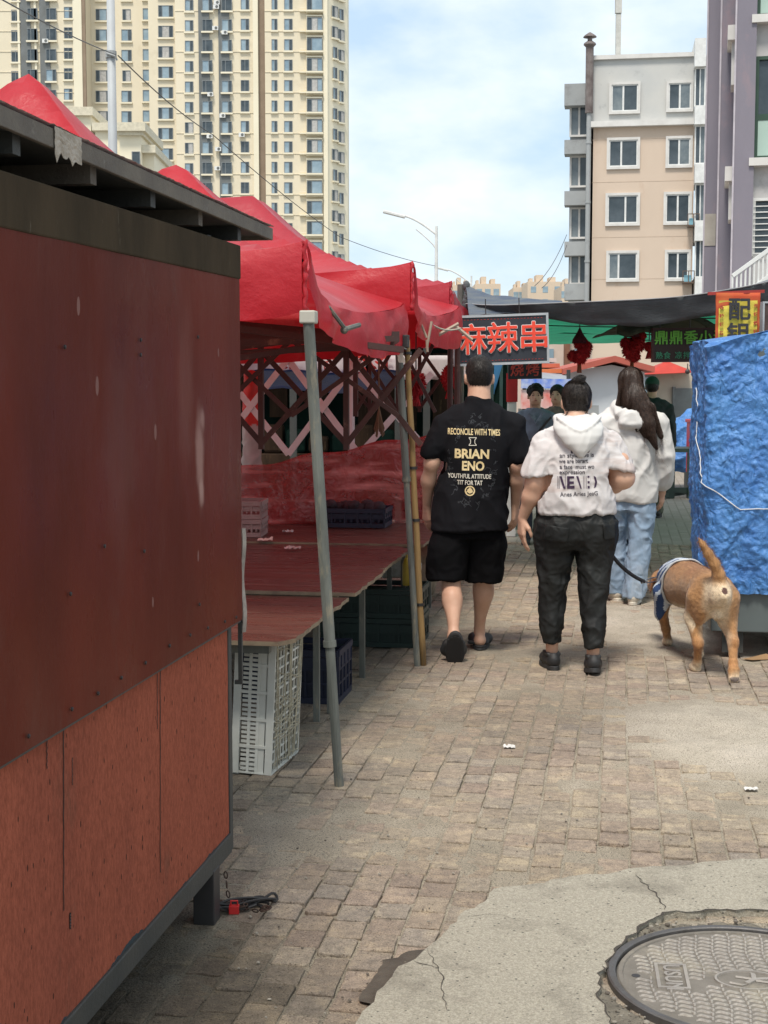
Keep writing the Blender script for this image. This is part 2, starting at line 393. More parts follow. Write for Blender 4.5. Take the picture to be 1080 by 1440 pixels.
# ================================================================== ground
M['sand'] = mk('sandy_dirt', (.37, .32, .245), (.29, .25, .19), scale=5, rough=.95, bump=.9, bscale=170, attr='col', spec=.2, c3=(.37, .32, .25), s3=2.2, t3=.5, spots=(90, .42, (.12, .1, .085)), grain=(230, .55, 1.4))
M['brick'] = mk('paving_brick', (1.08, 1.02, .95), (.74, .71, .68), scale=34, rough=.93, bump=1.0, bscale=110, attr='col', spec=.15, c3=(1.22, 1.14, 1.0), s3=9, t3=.5, spots=(75, .36, (.5, .46, .42)), bdist=.012, grain=(230, .66, 1.32))
def nz(x, y, z=0.0): return noise.noise((x, y, z))
def brick_far_mat():
    m = bpy.data.materials.new('far_paving'); m.use_nodes = True; nt = m.node_tree; N = nt.nodes; L = nt.links; b = N['Principled BSDF']
    tc = N.new('ShaderNodeTexCoord'); mp = N.new('ShaderNodeMapping'); mp.inputs['Rotation'].default_value = (0, 0, ST + math.pi / 2)
    br = N.new('ShaderNodeTexBrick'); br.inputs['Scale'].default_value = 1; br.inputs['Brick Width'].default_value = .128; br.inputs['Row Height'].default_value = .105
    br.inputs['Mortar Size'].default_value = .008; br.inputs['Color1'].default_value = (.25, .215, .18, 1); br.inputs['Color2'].default_value = (.31, .27, .23, 1); br.inputs['Mortar'].default_value = (.2, .17, .135, 1)
    n = N.new('ShaderNodeTexNoise'); n.inputs['Scale'].default_value = 1.4; n.inputs['Detail'].default_value = 8
    x = N.new('ShaderNodeMix'); x.data_type = 'RGBA'; x.inputs['B'].default_value = (.27, .235, .19, 1)
    r = N.new('ShaderNodeMapRange'); r.inputs['From Min'].default_value = .48; r.inputs['From Max'].default_value = .66
    L.new(tc.outputs['Object'], mp.inputs['Vector']); L.new(mp.outputs[0], br.inputs['Vector']); L.new(tc.outputs['Object'], n.inputs['Vector'])
    L.new(n.outputs['Fac'], r.inputs['Value']); L.new(r.outputs[0], x.inputs['Factor']); L.new(br.outputs['Color'], x.inputs['A']); L.new(x.outputs['Result'], b.inputs['Base Color'])
    bp = N.new('ShaderNodeBump'); bp.inputs['Strength'].default_value = .6; bp.inputs['Distance'].default_value = .01; L.new(br.outputs['Fac'], bp.inputs['Height']); bp.invert = True
    L.new(bp.outputs[0], b.inputs['Normal']); b.inputs['Roughness'].default_value = .9
    return m
g = MB(); g.grid(lambda a, b: Vector((-600 + 1200 * a, -100 + 1300 * b, -.06)), 4, 4)
tag(g.build('ground', mk('town_ground', (.2, .19, .17), (.26, .25, .22), scale=.05, rough=.95)), kind='structure')
g = MB()
UF = 14.6
def fq(u0, u1, v0, v1, z): g.add([SP(u0, v0, z), SP(u0, v1, z), SP(u1, v1, z), SP(u1, v0, z)], [(0, 1, 2, 3)])
fq(UF - .1, 55, -14, 9, -.003)
fq(-1, UF, 2.6, 9, 0); fq(-1, UF, -14, -4.6, 0); fq(-1, 2.6, -4.6, 2.6, -.03)
tag(g.build('pavement', brick_far_mat()), kind='structure')
# dust that fills the joints and buries some of the bricks
def lump(u, v):
    w = nz(u * 1.1 + 7, v * 1.1) * .6 + nz(u * 2.7, v * 2.7 + 4) * .4
    return w
SANDY = [(G(1010, 1030), .55, .9), (G(905, 880), .5, 1.3), (G(1000, 905), .45, .5)]
def sandiness(p):
    s = 0
    for c, rx, ry in SANDY:
        d = math.hypot((p.x - c.x) / rx, (p.y - c.y) / ry); s = max(s, 1.1 - d)
    return max(0, s)
def damp_shade(u, v):  # damp dirt and the kiosk's shade, both darkened into the ground colour
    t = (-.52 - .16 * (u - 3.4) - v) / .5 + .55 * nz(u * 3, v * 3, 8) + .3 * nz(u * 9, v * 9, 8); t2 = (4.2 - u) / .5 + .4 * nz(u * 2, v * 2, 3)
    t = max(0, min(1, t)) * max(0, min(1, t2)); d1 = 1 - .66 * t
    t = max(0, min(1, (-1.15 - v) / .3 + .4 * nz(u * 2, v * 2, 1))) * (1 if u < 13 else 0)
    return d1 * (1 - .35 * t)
U0, U1, V0, V1 = 2.6, UF, -4.6, 2.6
NU, NV = 430, 260
vs = []; cols = []
for j in range(NV + 1):
    for i in range(NU + 1):
        t = i / NU; u = U0 + (U1 - U0) * (t ** 1.35); v = V0 + (V1 - V0) * j / NV
        p = SP(u, v); w = lump(u, v); s = sandiness(p)
        h = -.0052 + .013 * max(-.45, w) * 1.3 + .011 * min(1, s * 1.4) * (.55 + .9 * abs(w)) + .0055 * nz(u * 7, v * 7) + .0035 * nz(u * 27, v * 27)
        if w > .28: h += .01 * (w - .28)
        vs.append((p.x, p.y, h))
        k = (1 + .3 * nz(u * .8, v * .8, 5)) * damp_shade(u, v); pale = min(1, s * 1.5)
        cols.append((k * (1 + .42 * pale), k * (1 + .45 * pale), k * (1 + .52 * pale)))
m_ = MB(); m_.v = vs
m_.f = [(j * (NU + 1) + i, (j + 1) * (NU + 1) + i, (j + 1) * (NU + 1) + i + 1, j * (NU + 1) + i + 1)[::-1] for j in range(NV) for i in range(NU)]
m_.m = [0] * len(m_.f)
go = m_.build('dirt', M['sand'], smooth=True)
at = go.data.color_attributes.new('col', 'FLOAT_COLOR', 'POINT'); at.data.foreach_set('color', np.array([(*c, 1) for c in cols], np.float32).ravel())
tag(go, kind='structure')
# bricks, one by one, uneven and chipped
BW, BL = .108, .128
bv = []; bf = []; bc = []
rnd = random.Random(3)
pal = [(.27, .225, .185), (.29, .245, .20), (.255, .22, .19), (.28, .225, .19), (.235, .215, .195), (.31, .275, .23), (.265, .21, .18)]
jb = int((V1 - V0) / BW)
for j in range(jb):
    off = (j % 2) * BL * .5 + rnd.uniform(-.02, .02)
    for i in range(int((U1 - U0) / BL) + 1):
        uc = U0 + off + i * BL; vc = V0 + (j + .5) * BW
        if uc > U1 - .1: continue
        p = SP(uc, vc); s = sandiness(p)
        wob = .022 * nz(uc * .7, vc * .7, 2)
        hz = .0022 * rnd.gauss(0, 1) + .006 * nz(uc * 1.5, vc * 1.5, 9)
        if rnd.random() < .03: hz -= .02
        if s > .3: hz -= .006
        tx, ty = rnd.gauss(0, .010), rnd.gauss(0, .014)
        yaw = rnd.gauss(0, .018)
        gp = rnd.uniform(.002, .006); hw, hl = BW / 2 - gp, BL / 2 - gp
        b = len(bv); ring = []
        ch = [rnd.uniform(.004, .016) if rnd.random() < .45 else .003 for _ in range(4)]
        cor = [(-hl, -hw), (hl, -hw), (hl, hw), (-hl, hw)]
        out = []
        for q in range(4):
            x, y = cor[q]; xn, yn = cor[(q + 1) % 4]; xp, yp = cor[(q - 1) % 4]
            c = ch[q]; ln = math.hypot(xn - x, yn - y); lp = math.hypot(xp - x, yp - y)
            out.append((x + (xp - x) * c / lp, y + (yp - y) * c / lp)); out.append((x + (xn - x) * c / ln, y + (yn - y) * c / ln))
            mx_, my_ = (x + xn) / 2, (y + yn) / 2; k = 1 - rnd.uniform(0, .05)
            out.append((mx_ * k, my_ * k))
        n = len(out)
        for lev, ins in ((-.04, 1.0), (-.003, 1.0), (-.0008, .985), (0, .955)):
            for (x, y) in out:
                x2, y2 = x * ins, y * (ins - (1 - ins) * .6)
                ux = uc + wob + x2 * math.cos(yaw) - y2 * math.sin(yaw); vx = vc + wob * .5 + x2 * math.sin(yaw) + y2 * math.cos(yaw)
                z = lev + hz + x2 * tx + y2 * ty + (0.0008 * rnd.gauss(0, 1) if lev > -.01 else 0)
                q = SP(ux, vx, z); bv.append((q.x, q.y, q.z))
        for l in range(3):
            for k in range(n): bf.append((b + l * n + k, b + (l + 1) * n + k, b + (l + 1) * n + (k + 1) % n, b + l * n + (k + 1) % n)[::-1])
        bf.append(tuple(b + 3 * n + k for k in range(n)))
        c = [.55 * q1 + .45 * q2 for q1, q2 in zip(rnd.choice(pal), (.27, .235, .195))]; f = rnd.uniform(.9, 1.1) * (1 + .25 * nz(uc * .8, vc * .8, 5)) ; w = lump(uc, vc)
        f *= (1 + .3 * min(1, s)) * damp_shade(uc, vc) * 1.3
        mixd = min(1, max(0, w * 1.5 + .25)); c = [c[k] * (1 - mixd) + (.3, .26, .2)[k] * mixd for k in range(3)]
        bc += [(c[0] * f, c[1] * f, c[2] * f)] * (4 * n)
m_ = MB(); m_.v = bv; m_.f = bf; m_.m = [0] * len(bf)
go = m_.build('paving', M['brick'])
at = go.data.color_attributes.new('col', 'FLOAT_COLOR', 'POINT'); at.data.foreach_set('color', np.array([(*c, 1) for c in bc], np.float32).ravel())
tag(go, kind='structure')
# concrete slab round the manhole
M['conc'] = mk('concrete', (.40, .365, .295), (.32, .29, .23), scale=85, rough=.95, bump=1.0, bscale=120, c3=(.25, .225, .18), s3=2.6, t3=.5, detail=3, spots=(38, .26, (.13, .12, .1)), spec=.25, bdist=.008, grain=(210, .74, 1.26))
M['grit'] = mk('broken_mortar', (.27, .24, .19), (.17, .15, .12), scale=22, rough=.97, bump=1.0, bscale=70, spec=.15, spots=(70, .5, (.1, .09, .075)), bdist=.02)
def jag(pts, amp, step, seed):
    o = []; n = len(pts)
    for i in range(n):
        a, b = pts[i], pts[(i + 1) % n]; k = max(1, int((b - a).length / step))
        for q in range(k):
            p = a.lerp(b, q / k); d = Vector((-(b - a).y, (b - a).x, 0)).normalized()
            o.append(p + d * amp * (noise.noise((p.x * 9 + seed, p.y * 9, seed)) * 1.5 + noise.noise((p.x * 33, p.y * 33 + seed, 1)) * .7))
    return o
outer = [G(x, y) for x, y in ((470, 1490), (545, 1392), (590, 1352), (622, 1335), (645, 1295), (700, 1262), (800, 1242), (930, 1226), (1080, 1216), (1260, 1208), (1500, 1200), (1560, 1500), (1100, 1700), (600, 1600))]
MC = G(1052, 1385); MR = .355
inner = [G(x, y) for x, y in ((852, 1450), (843, 1400), (846, 1362), (880, 1340), (905, 1312), (932, 1294), (985, 1291), (1040, 1287), (1100, 1292), (1180, 1296), (1240, 1312), (1290, 1360), (1310, 1420), (1270, 1500), (1180, 1570), (1000, 1570), (900, 1500))]
oj = jag(outer, .018, .03, 2.0); ij = jag(inner, .02, .02, 5.0)
bm = bmesh.new()
def loop(ps, z):
    vv = [bm.verts.new((p.x, p.y, z)) for p in ps]; ee = [bm.edges.new((vv[i], vv[(i + 1) % len(vv)])) for i in range(len(vv))]; return vv, ee
ZC = .022
v1, e1 = loop(oj, ZC); v2, e2 = loop(ij, ZC)
bmesh.ops.triangle_fill(bm, edges=e1 + e2, use_beauty=True)
w1 = [bm.verts.new((v.co.x + .0, v.co.y, -.03)) for v in v1]; w2 = [bm.verts.new((v.co.x, v.co.y, -.03)) for v in v2]
for a, b in ((v1, w1), (v2, w2)):
    for i in range(len(a)):
        try: bm.faces.new((a[i], a[(i + 1) % len(a)], b[(i + 1) % len(a)], b[i]))
        except ValueError: pass
bmesh.ops.recalc_face_normals(bm, faces=bm.faces)
me = bpy.data.meshes.new('concrete_patch'); bm.to_mesh(me); bm.free(); me.materials.append(M['conc'])
o = bpy.data.objects.new('concrete_patch', me); C.objects.link(o); tag(o, kind='structure')
# the rougher bed inside the hole
b_ = MB(); b_.grid(lambda a, b: Vector((MC.x - .62 + 1.3 * a, MC.y - .5 + 1.0 * b, -.035 * max(0, min(1, (.385 - math.hypot(-.62 + 1.3 * a, -.5 + b)) / .02)) + .011 + .010 * noise.noise((a * 14, b * 12, 3)) + .005 * noise.noise((a * 50, b * 40, 3)) - .03 * (abs(a - .5) * 2) ** 6 - .03 * (abs(b - .5) * 2) ** 6)), 120, 100)
tag(b_.build('mortar_bed', M['grit'], smooth=True), kind='structure')
# cracks: narrow dark open lines in slab and patch
M['crack'] = mk('crack', (.035, .03, .025), (.06, .05, .04), rough=1)
ck = MB()
def crack(pts, w, seed, z=.0235):
    P3 = [G(x, y) for x, y in pts]; line = []
    for i in range(len(P3) - 1):
        k = max(2, int((P3[i + 1] - P3[i]).length / .012))
        for q in range(k):
            p = P3[i].lerp(P3[i + 1], q / k); d = (P3[i + 1] - P3[i]).normalized(); line.append(p + Vector((-d.y, d.x, 0)) * .012 * noise.noise((p.x * 25, p.y * 25, seed)))
    n = len(line); vs = []
    for i, p in enumerate(line):
        d = (line[min(i + 1, n - 1)] - line[max(0, i - 1)]).normalized(); ww = w * (.35 + .9 * abs(noise.noise((p.x * 40, p.y * 40, seed + 2)))) * min(1, 4 * i / n + .2, 4 * (n - 1 - i) / n + .2)
        vs += [(p.x - d.y * ww, p.y + d.x * ww, z), (p.x + d.y * ww, p.y - d.x * ww, z)]
    ck.add(vs, [(2 * i, 2 * i + 1, 2 * i + 3, 2 * i + 2) for i in range(n - 1)])
crack([(898, 1245), (925, 1270), (936, 1292)], .004, 1); crack([(905, 1250), (890, 1238)], .002, 9)
crack([(600, 1345), (620, 1380), (622, 1400), (630, 1440)], .0025, 2); crack([(583, 1362), (610, 1372), (625, 1375)], .002, 3)
crack([(846, 1370), (858, 1382)], .004, 4, .0235); crack([(878, 1292), (890, 1296)], .0025, 5); crack([(640, 1300), (700, 1296), (730, 1305)], .0012, 6)
ni = len(ij)
for s0, s1 in ((int(ni * .0), int(ni * .47)), (int(ni * .5), int(ni * .62))):  # cracked rim of the hole, its recess shade painted as dark strips
    seg_ = ij[s0:s1]; vs = []; n = len(seg_)
    for i, p in enumerate(seg_):
        d = (seg_[min(i + 1, n - 1)] - seg_[max(0, i - 1)]).normalized(); ww = .0075 * (.25 + 1.3 * abs(noise.noise((p.x * 14, p.y * 14, 4))))
        vs += [(p.x - d.y * ww * .4, p.y + d.x * ww * .4, .0236), (p.x + d.y * ww, p.y - d.x * ww, .0236)]
    ck.add(vs, [(2 * i, 2 * i + 1, 2 * i + 3, 2 * i + 2) for i in range(n - 1)])
tag(ck.build('cracks', M['crack']), kind='structure')
# wet stain
st = MB(); stp = jag([G(x, y) for x, y in ((512, 1412), (523, 1375), (545, 1350), (575, 1338), (604, 1338), (592, 1352), (552, 1388), (535, 1408), (528, 1420))], .02, .02, 8)
tri = tessellate_polygon([[Vector((p.x, p.y, 0)) for p in stp]]); st.add([(p.x, p.y, .0075) for p in stp], [tuple(t) for t in tri])
tag(st.build('puddle', mk('damp_dirt', (.055, .042, .03), (.10, .08, .058), scale=11, rough=.55, bump=.8, bscale=80)), kind='structure')
# pebbles and crumbs
pb = MB()
for i in range(420):
    if i < 190:
        a = rnd.uniform(0, 6.28); r = rnd.uniform(.375, .47); p = Vector((MC.x + r * math.cos(a), MC.y + r * math.sin(a), 0)); z = .008; s_ = rnd.uniform(.002, .009)
    else:
        p = G(rnd.uniform(330, 1080), 980 + 460 * rnd.random() ** .7); z = .004; s_ = rnd.uniform(.002, .006)
    pb.ball((p.x, p.y, z + s_ * .4), s_, 5, rnd.choice((0, 0, 1)), (1, rnd.uniform(.6, 1.2), rnd.uniform(.4, .8)))
o = pb.build('pebbles', [mk('pebble', (.3, .27, .22), (.2, .18, .15), rough=.95), mk('dark_pebble', (.12, .1, .08), rough=.95)]); tag(o, 'small grey and brown grit and stone crumbs scattered over the brick paving', 'grit', kind='stuff')
# ------------------------------------------------------------------ manhole
M['iron'] = mk('cast_iron', (.33, .30, .265), (.26, .235, .21), scale=9, rough=.55, bump=.35, bscale=150, metal=.15, c3=(.34, .31, .26), s3=3.5, t3=.5, rvar=.12)
M['iron_dark'] = mk('cast_iron_rim', (.13, .125, .125), (.1, .09, .08), scale=12, rough=.5, bump=.3, bscale=120, metal=.5)
mh = empty('manhole', (MC.x, MC.y, 0.0), R(-7), 'round cast iron manhole cover with raised ridges set in broken concrete', 'manhole cover')
mb = MB(); mb.lathe((0, 0, 0), [(.368, -.03), (.368, .019), (.363, .022), (.349, .022), (.346, .019), (.346, .002)], 96); mb.build('frame', M['iron_dark'], mh)
mb = MB(); mb.lathe((0, 0, 0), [(.338, -.02), (.342, .010), (.338, .0145), (.327, .0145), (.325, .010), (.0001, .010)], 96, 1)
def inbox(x, y, m=.0):
    return (-.245 - m < x < -.15 + m and -.085 - m < y < .085 + m) or (math.hypot(x / .09, y / .065) < 1 + m * 12) or math.hypot(x + .292, y) < .026
dy = .0255; dx = .0455
for j in range(-13, 14):
    y = j * dy
    for i in range(-8, 9):
        x = i * dx + .005 * math.sin(j * .7)
        if math.hypot(x, y) > .312 or inbox(x, y, .012): continue
        vs = []; nseg = 6
        for q in range(nseg + 1):
            t = q / nseg; xx = x + (t - .5) * dx * .80; yy = y + .0035 * math.sin(t * 6.28); hh = .0045 * math.sin(math.pi * min(1, max(0, t))) ** .5 + .0002
            vs += [(xx, yy - .0045, .0101), (xx, yy - .0018, .010 + hh), (xx, yy + .0018, .010 + hh), (xx, yy + .0045, .0101)]
        mb.add(vs, [(4 * q + k, 4 * q + 4 + k, 4 * q + 5 + k, 4 * q + 1 + k) for q in range(nseg) for k in range(3)])
        mb.ball((x + dx / 2, y + dy * .5, .0105), .0062, 6, sc=(.8, 1.35, .8))
def frame_bars(x0, x1, y0, y1, w, z):
    mb.box2((x0, y0, .0095), (x1, y0 + w, z)); mb.box2((x0, y1 - w, .0095), (x1, y1, z)); mb.box2((x0, y0 + w, .0095), (x0 + w, y1 - w, z)); mb.box2((x1 - w, y0 + w, .0095), (x1, y1 - w, z))
frame_bars(-.24, -.155, -.08, .08, .009, .0165)
nn = 40
for r0, r1 in ((.92, 1.0),):
    vs = []
    for k in range(nn):
        a = 2 * math.pi * k / nn
        for rr, z in ((1.0, .0095), (.99, .0155), (.92, .0155), (.91, .0095)): vs.append((.088 * rr * math.cos(a), .062 * rr * math.sin(a), z))
    mb.add(vs, [(4 * k + q, 4 * ((k + 1) % nn) + q, 4 * ((k + 1) % nn) + q + 1, 4 * k + q + 1) for k in range(nn) for q in range(3)])
mb.build('cover', [M['iron'], mk('cover_ground', (.20, .18, .155), (.15, .135, .115), scale=12, rough=.85, bump=.5, bscale=140, spec=.2, c3=(.27, .24, .19), s3=5, t3=.52)], mh)
lt = MB(); tv, tf = text_mb('-USUN', .062, .003, .001); rz = Matrix.Rotation(R(-90), 3, 'Z')
lt.add([Vector((-.1975, 0, .013)) + rz @ v for v in tv], tf)
tv, tf = text_mb('Y', .09, .003, .002)
lt.add([Vector((.012, .0, .0125)) + Matrix.Rotation(R(-40), 3, 'Z') @ v for v in tv], tf)
lt.tube([(-.05, -.02, .012), (-.02, -.032, .012), (.0, -.02, .012), (-.02, -.005, .012), (-.05, -.012, .012)], .004, 5)
lt.tube([(-.03, .02, .012), (.01, .01, .012), (.06, .02, .012)], .004, 5); lt.tube([(.02, .0, .012), (.06, -.01, .012)], .004, 5)
lt.build('lettering', M['iron'], mh)
lt = MB(); lt.lathe((-.292, 0, .0102), [(.012, 0), (.012, .0006), (.0001, .0006)], 8); lt.build('pick_hole', M['black'], mh)

# ================================================================== buildings
class Facade:
    pass
WIN = {}
def window_unit(key, w, h, depth, frame_mat, glass_mats, panes, sill=None, fr=.06, mull=.05, sill_mat=None):
    """window with frame, panes and sill, centred on its wall point, facing -Y; returns (frame mesh, pane mesh, sill mesh)"""
    f = MB(); g_ = MB(); s_ = MB()
    f.box2((-w / 2, -depth, -h / 2), (-w / 2 + fr, .02, h / 2)); f.box2((w / 2 - fr, -depth, -h / 2), (w / 2, .02, h / 2))
    f.box2((-w / 2 + fr, -depth, h / 2 - fr), (w / 2 - fr, .02, h / 2)); f.box2((-w / 2 + fr, -depth, -h / 2), (w / 2 - fr, .02, -h / 2 + fr))
    x = -w / 2 + fr; tot = w - 2 * fr
    for i, (fr_, gm) in enumerate(panes):
        x2 = x + tot * fr_
        g_.box2((x, -.008 - .012 * (i % 2), -h / 2 + fr), (x2, .01, h / 2 - fr), gm)
        if i < len(panes) - 1: f.box2((x2 - mull / 2, -depth * .9, -h / 2 + fr), (x2 + mull / 2, .015, h / 2 - fr))
        x = x2
    if sill: s_.box2((-w / 2 - sill[0], -depth - sill[1], -h / 2 - sill[2]), (w / 2 + sill[0], .02, -h / 2))
    o = f.build('window', frame_mat); a = g_.build('pane', glass_mats, o)
    if sill: s_.build('sill', sill_mat or frame_mat, o)
    return o
def place_copy(o, parent, loc, rz=0.0, first=[None]):
    c = copy_tree(o, parent); c.location = loc; c.rotation_euler = (0, 0, rz); return c
def kill(o):
    for c in list(o.children): kill(c)
    bpy.data.objects.remove(o)
M['cream'] = mk('cream_render', (.72, .635, .48), (.67, .59, .44), scale=.15, rough=.85, c3=(.6, .52, .38), s3=.12, t3=.55, bump=.2, bscale=4)
M['cream_lt'] = mk('pale_cream', (.78, .71, .55), (.73, .66, .5), scale=.2, rough=.85)
M['spandrel'] = mk('grey_spandrel', (.16, .17, .17), (.12, .125, .12), scale=.5, rough=.7)
M['brown'] = mk('brown_cladding', (.27, .20, .14), (.22, .16, .11), scale=.5, rough=.8)
M['wf'] = mk('dark_window_frame', (.22, .24, .25), rough=.5)
TY = 200.0
rows = [h for h in range(-4, 19)]
tower = empty('apartment_tower', P(240, 560, TY).xyz * 1, 0, 'tall cream apartment tower with dark spandrel columns, far left behind the tents', 'apartment tower')
tb = tower.location.copy(); tower.location = (tb.x, tb.y, 0); TB = Vector((tb.x, tb.y, 0))
def tw(px, py, Y): return P(px, py, Y) - TB
topz = P(0, -260, TY).z
wl = MB(); 
def slab(x0, x1, Y, Yb, mi, z0=0.0, z1=None):
    a = P(x0, 500, Y); b = P(x1, 500, Y); wl.box2((a.x - TB.x, Y - TB.y, z0), (b.x - TB.x, Yb - TB.y, z1 or topz), mi)
slab(-40, 128, 200, 215, 0); slab(128, 215, 204, 214, 0); slab(215, 252, 201.5, 215, 0); slab(252, 366, 200, 215, 0); slab(366, 375.5, 200.25, 214, 3); slab(375.5, 462, 200, 213, 0)
slab(111, 123, 199.8, 200.2, 1); slab(359, 366, 199.6, 200.2, 1); slab(123, 128, 199.9, 200.3, 3); slab(456, 462, 199.6, 200.2, 1)
for c, w in ((45.5, 14), (72, 14), (291.5, 15), (319, 15)): slab(c - w / 2, c + w / 2, 199.82, 200.3, 2)
for c in (36, 59): slab(c - 1.5, c + 1.5, 199.78, 200.2, 1)
# angled right flank, its paler cream standing in for sunlight
pa = P(462, 500, 200) - TB; pb_ = P(489.5, 500, 203) - TB
wl.add([(pa.x, pa.y, 0), (pb_.x, pb_.y, 0), (pb_.x, pb_.y + 8, 0), (pa.x, pa.y + 10, 0), (pa.x, pa.y, topz), (pb_.x, pb_.y, topz), (pb_.x, pb_.y + 8, topz), (pa.x, pa.y + 10, topz)], [(0, 1, 5, 4), (1, 2, 6, 5), (2, 3, 7, 6), (3, 0, 4, 7), (4, 5, 6, 7)], 1)
# floor lines
for k in range(-3, 20):
    z = P(0, 30 + 28.7 * k + 14, TY).z
    for x0, x1, Y in ((-40, 111, 199.93), (252, 284, 199.93), (327, 359, 199.93), (375.5, 432, 199.93)):
        a = P(x0, 500, Y); b = P(x1, 500, Y); wl.box2((a.x - TB.x, Y - TB.y, z - .04), (b.x - TB.x, 200.1 - TB.y, z + .04), 0)
wl.build('wall', [M['cream'], M['cream_lt'], M['spandrel'], M['brown']], tower)
GB = [M['glass_blue'], M['glass'], M['curtain']]
kinds = {}
def wk(key, w, h, panes):
    kinds[key] = window_unit(key, w, h, .08, M['wf'], GB, panes, sill=(.12, .18, .22), fr=.07, mull=.07, sill_mat=M['cream_lt'])
wk('s1', 1.15, 1.55, [(.62, 0), (.38, 1)]); wk('s2', 1.15, 1.55, [(.5, 1), (.5, 1)]); wk('s3', 1.15, 1.55, [(.4, 1), (.6, 2)])
wk('d1', 1.42, 1.6, [(.66, 0), (.34, 1)]); wk('d2', 1.42, 1.6, [(.35, 1), (.65, 1)]); wk('n1', .8, 1.55, [(.5, 0), (.5, 1)])
wk('w1', 2.05, 1.6, [(.24, 1), (.5, 0), (.26, 1)]); wk('w2', 2.05, 1.6, [(.25, 1), (.5, 2), (.25, 1)])
wk('b1', 2.1, 1.75, [(.3, 1), (.7, 0)]); wk('b2', 2.1, 1.75, [(.3, 1), (.4, 2), (.3, 0)])
spots_ = []
def colw(px, y0, ks, Y, n0=-1, n1=14, sp=28.7, rz=0):
    for k in range(n0, n1):
        spots_.append((px, y0 + sp * k, Y, rnd.choice(ks), rz))
colw(22, 22, ['s2', 's3', 's2'], 199.98, n1=18); colw(45.5, 20, ['d2'], 199.8, n1=18); colw(72, 20, ['d2', 'd1'], 199.8, n1=18); colw(96, 18, ['s2', 's1'], 199.98, n1=18)
colw(145, 21, ['w1', 'w2', 'w2'], 203.98, n1=18); colw(178, 21, ['d1', 's3'], 203.98, n1=18); colw(208, 20, ['d1'], 203.98, n1=18); colw(233, 16, ['w1', 'w2'], 201.48, n1=18)
colw(266, 8, ['s1', 's1', 's3'], 199.98, n1=18); colw(291.5, 7, ['d1', 'd2'], 199.8, n1=18); colw(319, 7, ['d1', 'd2'], 199.8, n1=18); colw(344.5, 6, ['s1', 's2'], 199.98, n1=18)
colw(386, 6, ['n1'], 199.98, n1=18); colw(405.5, 6, ['s1'], 199.98, n1=18)
colw(442.5, 5, ['b1', 'b2'], 199.35, n1=18)
ang = math.atan2(203 - 200, (pb_.x - pa.x))
colw(471, 17, ['n1', 's3'], 200.95, n1=18, rz=ang); colw(480, 21, ['n1', 's3'], 201.9, n1=18, rz=ang)
spots_.sort(key=lambda s: -s[1] if False else abs(s[1] - 200))
rest = {}
for i, (px, py, Y, k, rz) in enumerate(spots_):
    loc = tw(px, py, Y)
    if i < 100: place_copy(kinds[k], tower, loc, rz)
    else: rest.setdefault('x', []).append((k, loc, rz))
mb = MB()
for k, loc, rz in rest['x']:
    rm = Matrix.Rotation(rz, 3, 'Z')
    for src, base in [(kinds[k], 0)] + [(c, {'pane': 1, 'sill': 4}[c.name.split('.')[0]]) for c in kinds[k].children]:
        me = src.data; mb_v = [loc + rm @ v.co for v in me.vertices]
        b0 = len(mb.v); mb.v += [tuple(v) for v in mb_v]
        for p in me.polygons: mb.f.append(tuple(b0 + q for q in p.vertices)); mb.m.append(base + (p.material_index if base == 1 else 0))
o = mb.build('window', [M['wf']] + GB + [M['cream_lt']], tower); o['kind'] = 'stuff'
# bay boxes, ledges
by = MB()
for k in range(-1, 13):
    p = tw(442.5, 5 + 28.7 * k, 200); by.box2((p.x - 1.15, p.y - .6, p.z - 1.35), (p.x + 1.15, p.y + .05, p.z - .95)); by.box2((p.x - 1.1, p.y - .57, p.z + .88), (p.x + 1.1, p.y + .05, p.z + 1.05))
    by.box2((p.x - 1.12, p.y - .56, p.z - .95), (p.x - 1.06, p.y, p.z + .88)); by.box2((p.x + 1.06, p.y - .56, p.z - .95), (p.x + 1.12, p.y, p.z + .88))
    q = tw(426, 5 + 28.7 * k, 200); by.box2((q.x - .45, q.y - .5, q.z - 1.15), (q.x + .45, q.y + .05, q.z - 1.0)); by.box2((q.x - .42, q.y - .42, q.z - .7), (q.x + .42, q.y - .38, q.z - .62))
by.build('balcony', M['cream_lt'], tower)
acm = MB(); acm.box2((-.4, -.3, -.27), (.4, 0, .27)); acm.lathe((.1, -.3, 0), [(.2, -.02), (.2, .02), (.0001, .02)], 12, 1, Matrix.Rotation(R(90), 3, 'X'))
ac0 = acm.build('air_conditioner', [M['white'], M['spandrel']], tower)
acs = [(305, 4), (304, 10), (303, 40), (316, 46), (296, 133), (313, 163), (295, 192), (307, 210), (340, 190), (306, 237), (64, 58), (475, 229)]
for i, (x, y) in enumerate(acs):
    o = ac0 if i == 0 else copy_tree(ac0, tower); o.location = tw(x, y, 199.75 if x < 470 else 202.3)
